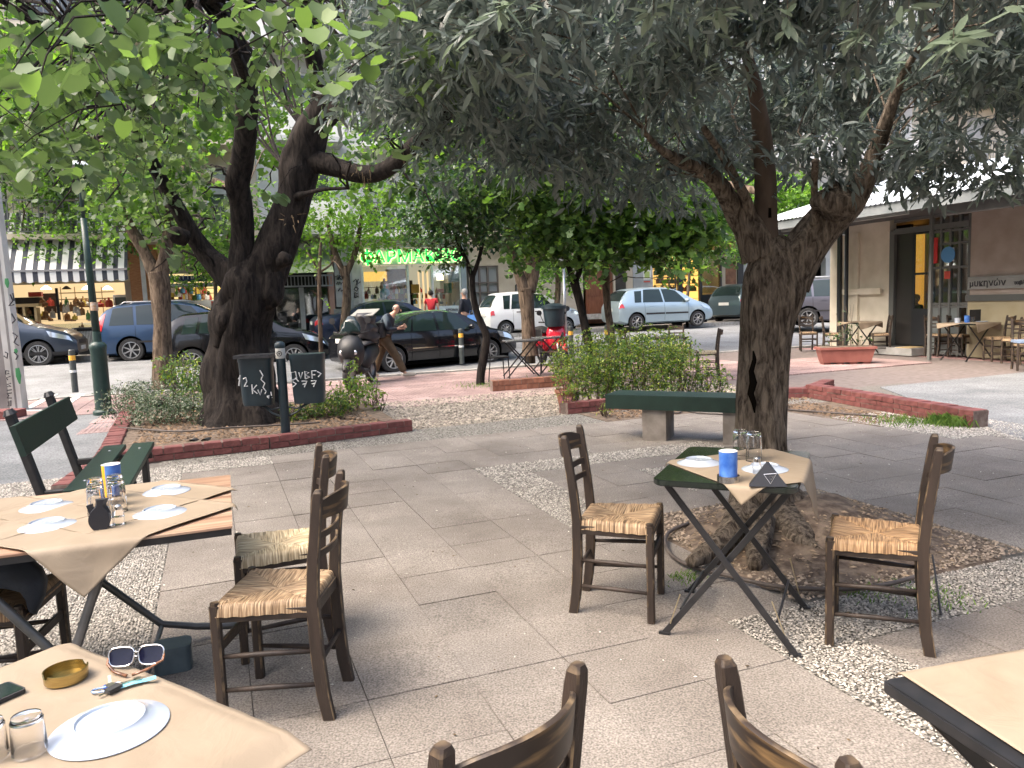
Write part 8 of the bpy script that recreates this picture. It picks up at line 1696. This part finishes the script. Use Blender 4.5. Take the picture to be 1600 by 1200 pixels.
# ================================================================== people
def skin_mesh(name, verts, edges, rad, m, parent, sub=2, root=0):
    me = bpy.data.meshes.new(name); me.from_pydata([tuple(v) for v in verts], edges, []); o = bpy.data.objects.new(name, me); COL.objects.link(o)
    md = o.modifiers.new('s', 'SKIN'); sv = me.skin_vertices[0].data
    for i, r in enumerate(rad): sv[i].radius = r if hasattr(r, '__len__') else (r, r)
    for i in range(len(verts)): sv[i].use_root = (i == root)
    m2 = o.modifiers.new('u', 'SUBSURF'); m2.levels = sub; m2.render_levels = sub
    dg = bpy.context.evaluated_depsgraph_get(); nm = bpy.data.meshes.new_from_object(o.evaluated_get(dg)); bpy.data.objects.remove(o)
    nm.name = name; nm.materials.clear(); nm.materials.append(m)
    nm.polygons.foreach_set('use_smooth', [True]*len(nm.polygons)); return link(name, nm, parent)
def person(label, loc, rz, J, top, trouser, shoe, hair, skin_c, h=1.72, bald=False, collar=None, skirt=False):
    """J: joints (x forward, y left, z up)"""
    t = thing('person', label, 'person', loc, rz)
    MS = mat('skin', skin_c, None, rough=.5)
    V_ = []; E_ = []; Rd = []
    def add(p, r, par=None): V_.append(Vector(p)); Rd.append(r); i = len(V_)-1; (E_.append((par, i)) if par is not None else None); return i
    pel = add(J['pelvis'], (.12, .13)); ch = add(J['chest'], (.12, .15), pel); nk = add(J['neck'], .052, ch); hd0 = add(Vector(J['head'])-Vector((0, 0, .06)), .062, nk); hd = add(J['head'], (.088, .078), hd0); ht = add(Vector(J['head'])+Vector((-.01, 0, .085)), .066, hd)
    for s_ in ('l', 'r'):
        sh = add(J['sh'+s_], .052, ch); el = add(J['el'+s_], .040, sh); wr = add(J['wr'+s_], .026, el)
        hn = Vector(J['wr'+s_])+(Vector(J['wr'+s_])-Vector(J['el'+s_])).normalized()*.07; hp = add(hn, (.030, .022), wr)
        d = (Vector(J['wr'+s_])-Vector(J['el'+s_])).normalized(); sd2 = d.cross(Vector((0, 1, 0))); sd2 = sd2.normalized() if sd2.length > .1 else Vector((0, 0, 1))
        for k in range(4): f1 = add(hn+d*.045+sd2*(k-1.5)*.018, .009, hp); add(hn+d*(.085-.008*abs(k-1.2))+sd2*(k-1.5)*.019-Vector((0, 0, .01)), .007, f1)
        th = add(hn+sd2*.04+d*.01, .010, hp); add(hn+sd2*.05+d*.045, .008, th)
        hp2 = add(J['hip'+s_], .085, pel); kn = add(J['kn'+s_], .058, hp2); an = add(J['an'+s_], .038, kn); add(J['to'+s_], .030, an)
    skin_mesh('body', V_, E_, Rd, MS, t)
    H = Vector(J['head'])
    # face: nose, ears, eyes, mouth
    hy = J.get('look', 0); fr = Matrix.Rotation(hy, 3, 'Z'); pd = J.get('nod', 0)
    def fp(x, y, z): q = fr @ (Matrix.Rotation(pd, 3, 'Y') @ Vector((x, y, z))); return H+q
    mb = MB(); mb.tube([fp(.085, 0, .02), fp(.108, 0, -.012), fp(.088, 0, -.02)], [.008, .014, .008], 8); mb.build('nose', MS, t, smooth=True)
    for s_ in (-1, 1):
        mb = MB(); mb.tube([fp(-.005, s_*.078, .025), fp(-.012, s_*.092, .0), fp(.0, s_*.08, -.03)], [.010, .014, .008], 8); mb.build('ear', MS, t, smooth=True)
        mb = MB(); mb.lathe([(0, -.006), (.009, 0), (0, .006)], 8, tuple(fp(.082, s_*.03, .022))); mb.build('eye', MBLK, t)
    mb = MB(); mb.tube([fp(.084, -.022, -.048), fp(.092, 0, -.05), fp(.084, .022, -.048)], .004, 6); mb.build('mouth', mat('lips', (.35, .12, .10), None), t)
    if not bald:
        mb = MB(); mb.lathe([(.001, -.105), (.05, -.095), (.082, -.05), (.093, 0), (.088, .045), (.06, .085), (.025, .102), (.001, .105)], 20); oo = mb.build('hair', mat('hair_'+hair[0], hair[1], None, rough=.8), t, smooth=True, loc=fp(-.028, 0, .035)); oo.scale = (1.0, .98, .92)
    else:
        V2 = [fp(-.055, 0, -.01), fp(-.03, .055, -.005), fp(-.03, -.055, -.005)]; skin_mesh('hair', V2, [(0, 1), (0, 2)], [.058, .036, .036], mat('hair_'+hair[0], hair[1], None, rough=.8), t)
    # torso clothing
    V3 = [Vector(J['pelvis'])+Vector((0, 0, .0)), (Vector(J['pelvis'])+Vector(J['chest']))/2, Vector(J['chest']), Vector(J['neck'])-Vector((0, 0, .05))]; E3 = [(0, 1), (1, 2), (2, 3)]; R3 = [(.135, .165), (.135, .165), (.14, .18), (.075, .085)]
    for s_ in ('l', 'r'):
        o = len(V3); V3 += [Vector(J['sh'+s_]), Vector(J['el'+s_]), Vector(J['wr'+s_])-(Vector(J['wr'+s_])-Vector(J['el'+s_])).normalized()*(.03 if not J.get('short') else .22)]; E3 += [(2, o), (o, o+1)]; R3 += [.072, .058, .044]
        if not J.get('short'): E3.append((o+1, o+2))
        else: V3.pop(); R3.pop(); V3[-1] = Vector(J['sh'+s_])*.45+Vector(J['el'+s_])*.55
    skin_mesh('jacket' if not J.get('short') else 'shirt', V3, E3, R3, top, t)
    V4 = [Vector(J['pelvis'])+Vector((0, 0, .04))]; E4 = []; R4 = [(.13, .155)]
    for s_ in ('l', 'r'):
        o = len(V4); a, b, c = Vector(J['hip'+s_]), Vector(J['kn'+s_]), Vector(J['an'+s_]); V4 += [a, (a+b)/2, b, (b+c)/2, c+(b-c)*.08]; E4 += [(0, o), (o, o+1), (o+1, o+2), (o+2, o+3), (o+3, o+4)]; R4 += [.112, .108, .092, .084, .076]
    skin_mesh('trousers', V4, E4, R4, trouser, t)
    for s_ in ('l', 'r'):
        a, b = Vector(J['an'+s_]), Vector(J['to'+s_]); d = (b-a); hl = a-Vector((d.x, d.y, 0)).normalized()*.05+Vector((0, 0, -.03)); skin_mesh('shoe', [hl, a+Vector((0, 0, .0)), (a+b)/2+Vector((0, 0, -.005)), b], [(0, 1), (1, 2), (2, 3), (0, 2)], [.050, .056, .054, .044], shoe, t, 2, 1)
    return t
# walking man in front of the black saloon: mid stride to the right, looking down at his phone
pm = G(640, 590); k_ = pm.y/FPX
def px(u, v, y=0): q = A(u, v, pm.y); return Vector((q.x-pm.x, y, q.z))
J = dict(pelvis=px(602, 528), chest=px(604, 501), neck=px(613, 490.5), head=px(619.5, 482), shl=px(605, 495, .17), shr=px(605, 495, -.17), ell=px(610, 514, .22), wrl=px(625, 511, .12), elr=px(608, 515, -.23), wrr=px(624, 513, -.10),
    hipl=px(601, 531, .09), hipr=px(603, 531, -.09), knl=px(592, 556, .09), anl=px(584, 583, .09), tol=px(591, 588, .09), knr=px(620, 556, -.09), anr=px(634, 583, -.09), tor=px(651, 584, -.09), nod=R(25))
MJK = mat('jacket_navy_panels', (.008, .012, .022), (.06, .085, .11), 3.2, .7, contrast=(.58, .64), detail=1); MBRN = mat('trousers_brown', (.075, .05, .028), (.11, .075, .042), 12, .9, bump=.3)
mn = person('bald man in a dark jacket and brown trousers walking, looking at his phone', (pm.x, pm.y, 0), 0, J, MJK, MBRN, mat('shoe_beige', (.38, .35, .30), None, rough=.7), ('grey', (.35, .33, .31)), (.48, .28, .20), bald=True)
q = px(628, 510.5, -.07)+Vector((pm.x, pm.y, 0)); mb = MB(); mb.box((0, 0, 0), (.14, .075, .009), Matrix.Rotation(R(-15), 3, 'Y')); o = mb.build('phone', MRUB, loc=q); tag(o, 'dark phone in the hands of the walking man', 'phone')
def standing(label, u, v_head, Y, h, rz, top, tr, shoe, hair, skin_c, short=False, stride=.10, arm=0):
    P = A(u, v_head, Y); z0 = P.z-h*.93-.0; s = h/1.72
    def j(x, y, z): return Vector((x*s, y*s, z*s))
    J = dict(pelvis=j(0, 0, .95), chest=j(.02, 0, 1.28), neck=j(.01, 0, 1.46), head=j(.03, 0, 1.60), shl=j(0, .18, 1.38), shr=j(0, -.18, 1.38), ell=j(.02, .24, 1.12), wrl=j(.12, .22, .90), elr=j(-.03, -.24, 1.12), wrr=j(.06, -.25, .88), hipl=j(0, .09, .90), hipr=j(0, -.09, .90), knl=j(stride, .1, .50), anl=j(stride*.4, .1, .09), tol=j(stride*.4+.16, .1, .04), knr=j(-.02, -.1, .50), anr=j(-stride*1.4, -.1, .09), tor=j(-stride*1.4+.16, -.1, .04), short=short)
    return person(label, (P.x, P.y, z0), rz, J, top, tr, shoe, hair, skin_c)
MNAVY = mat('coat_navy', (.012, .014, .024), (.02, .024, .035), 8, .8); MREDS = mat('shirt_red', (.42, .02, .03), None, rough=.85)
w1 = standing('grey haired person in a navy jacket walking by the pharmacy with a blue bag', 726, 458, 22.6, 1.68, R(150), MNAVY, mat('trousers_dark', (.03, .03, .035), None, rough=.8), MTRIM, ('silver', (.33, .33, .32)), (.5, .3, .22))
hp_ = w1.location; mb = MB(); mb.add([(-.16, -.05, 0), (.16, -.05, 0), (.16, .05, 0), (-.16, .05, 0), (-.12, -.015, .34), (.12, -.015, .34), (.12, .015, .34), (-.12, .015, .34)], [(3, 2, 1, 0), (0, 1, 5, 4), (1, 2, 6, 5), (2, 3, 7, 6), (3, 0, 4, 7)]); mb.tube([(-.07, 0, .33), (-.04, 0, .46), (.04, 0, .46), (.07, 0, .33)], .006, 6)
q = A(737, 494, 22.4); o = mb.build('shopping_bag', mat('bag_blue', (.12, .30, .70), None, rough=.5), loc=(q.x, q.y, q.z-.30)); tag(o, 'light blue shopping bag carried by the person in the navy jacket', 'bag')
standing('dark haired person in a red shirt seen from behind at the pharmacy entrance', 673, 459, 27.2, 1.70, R(90), MREDS, mat('trousers_dark', (.03, .03, .035)), MTRIM, ('black', (.02, .016, .014)), (.4, .22, .15), short=True, stride=.02)
q = PS(1431, 500, SW+1.0); P0 = W(SW+1.0, q[0])
standing('dim seated looking person in dark clothes behind the tavern door glass', 1431, 468, P0.y, 1.35, R(200), MNAVY, MNAVY, MTRIM, ('brown', (.03, .02, .015)), (.4, .22, .15), stride=.02)
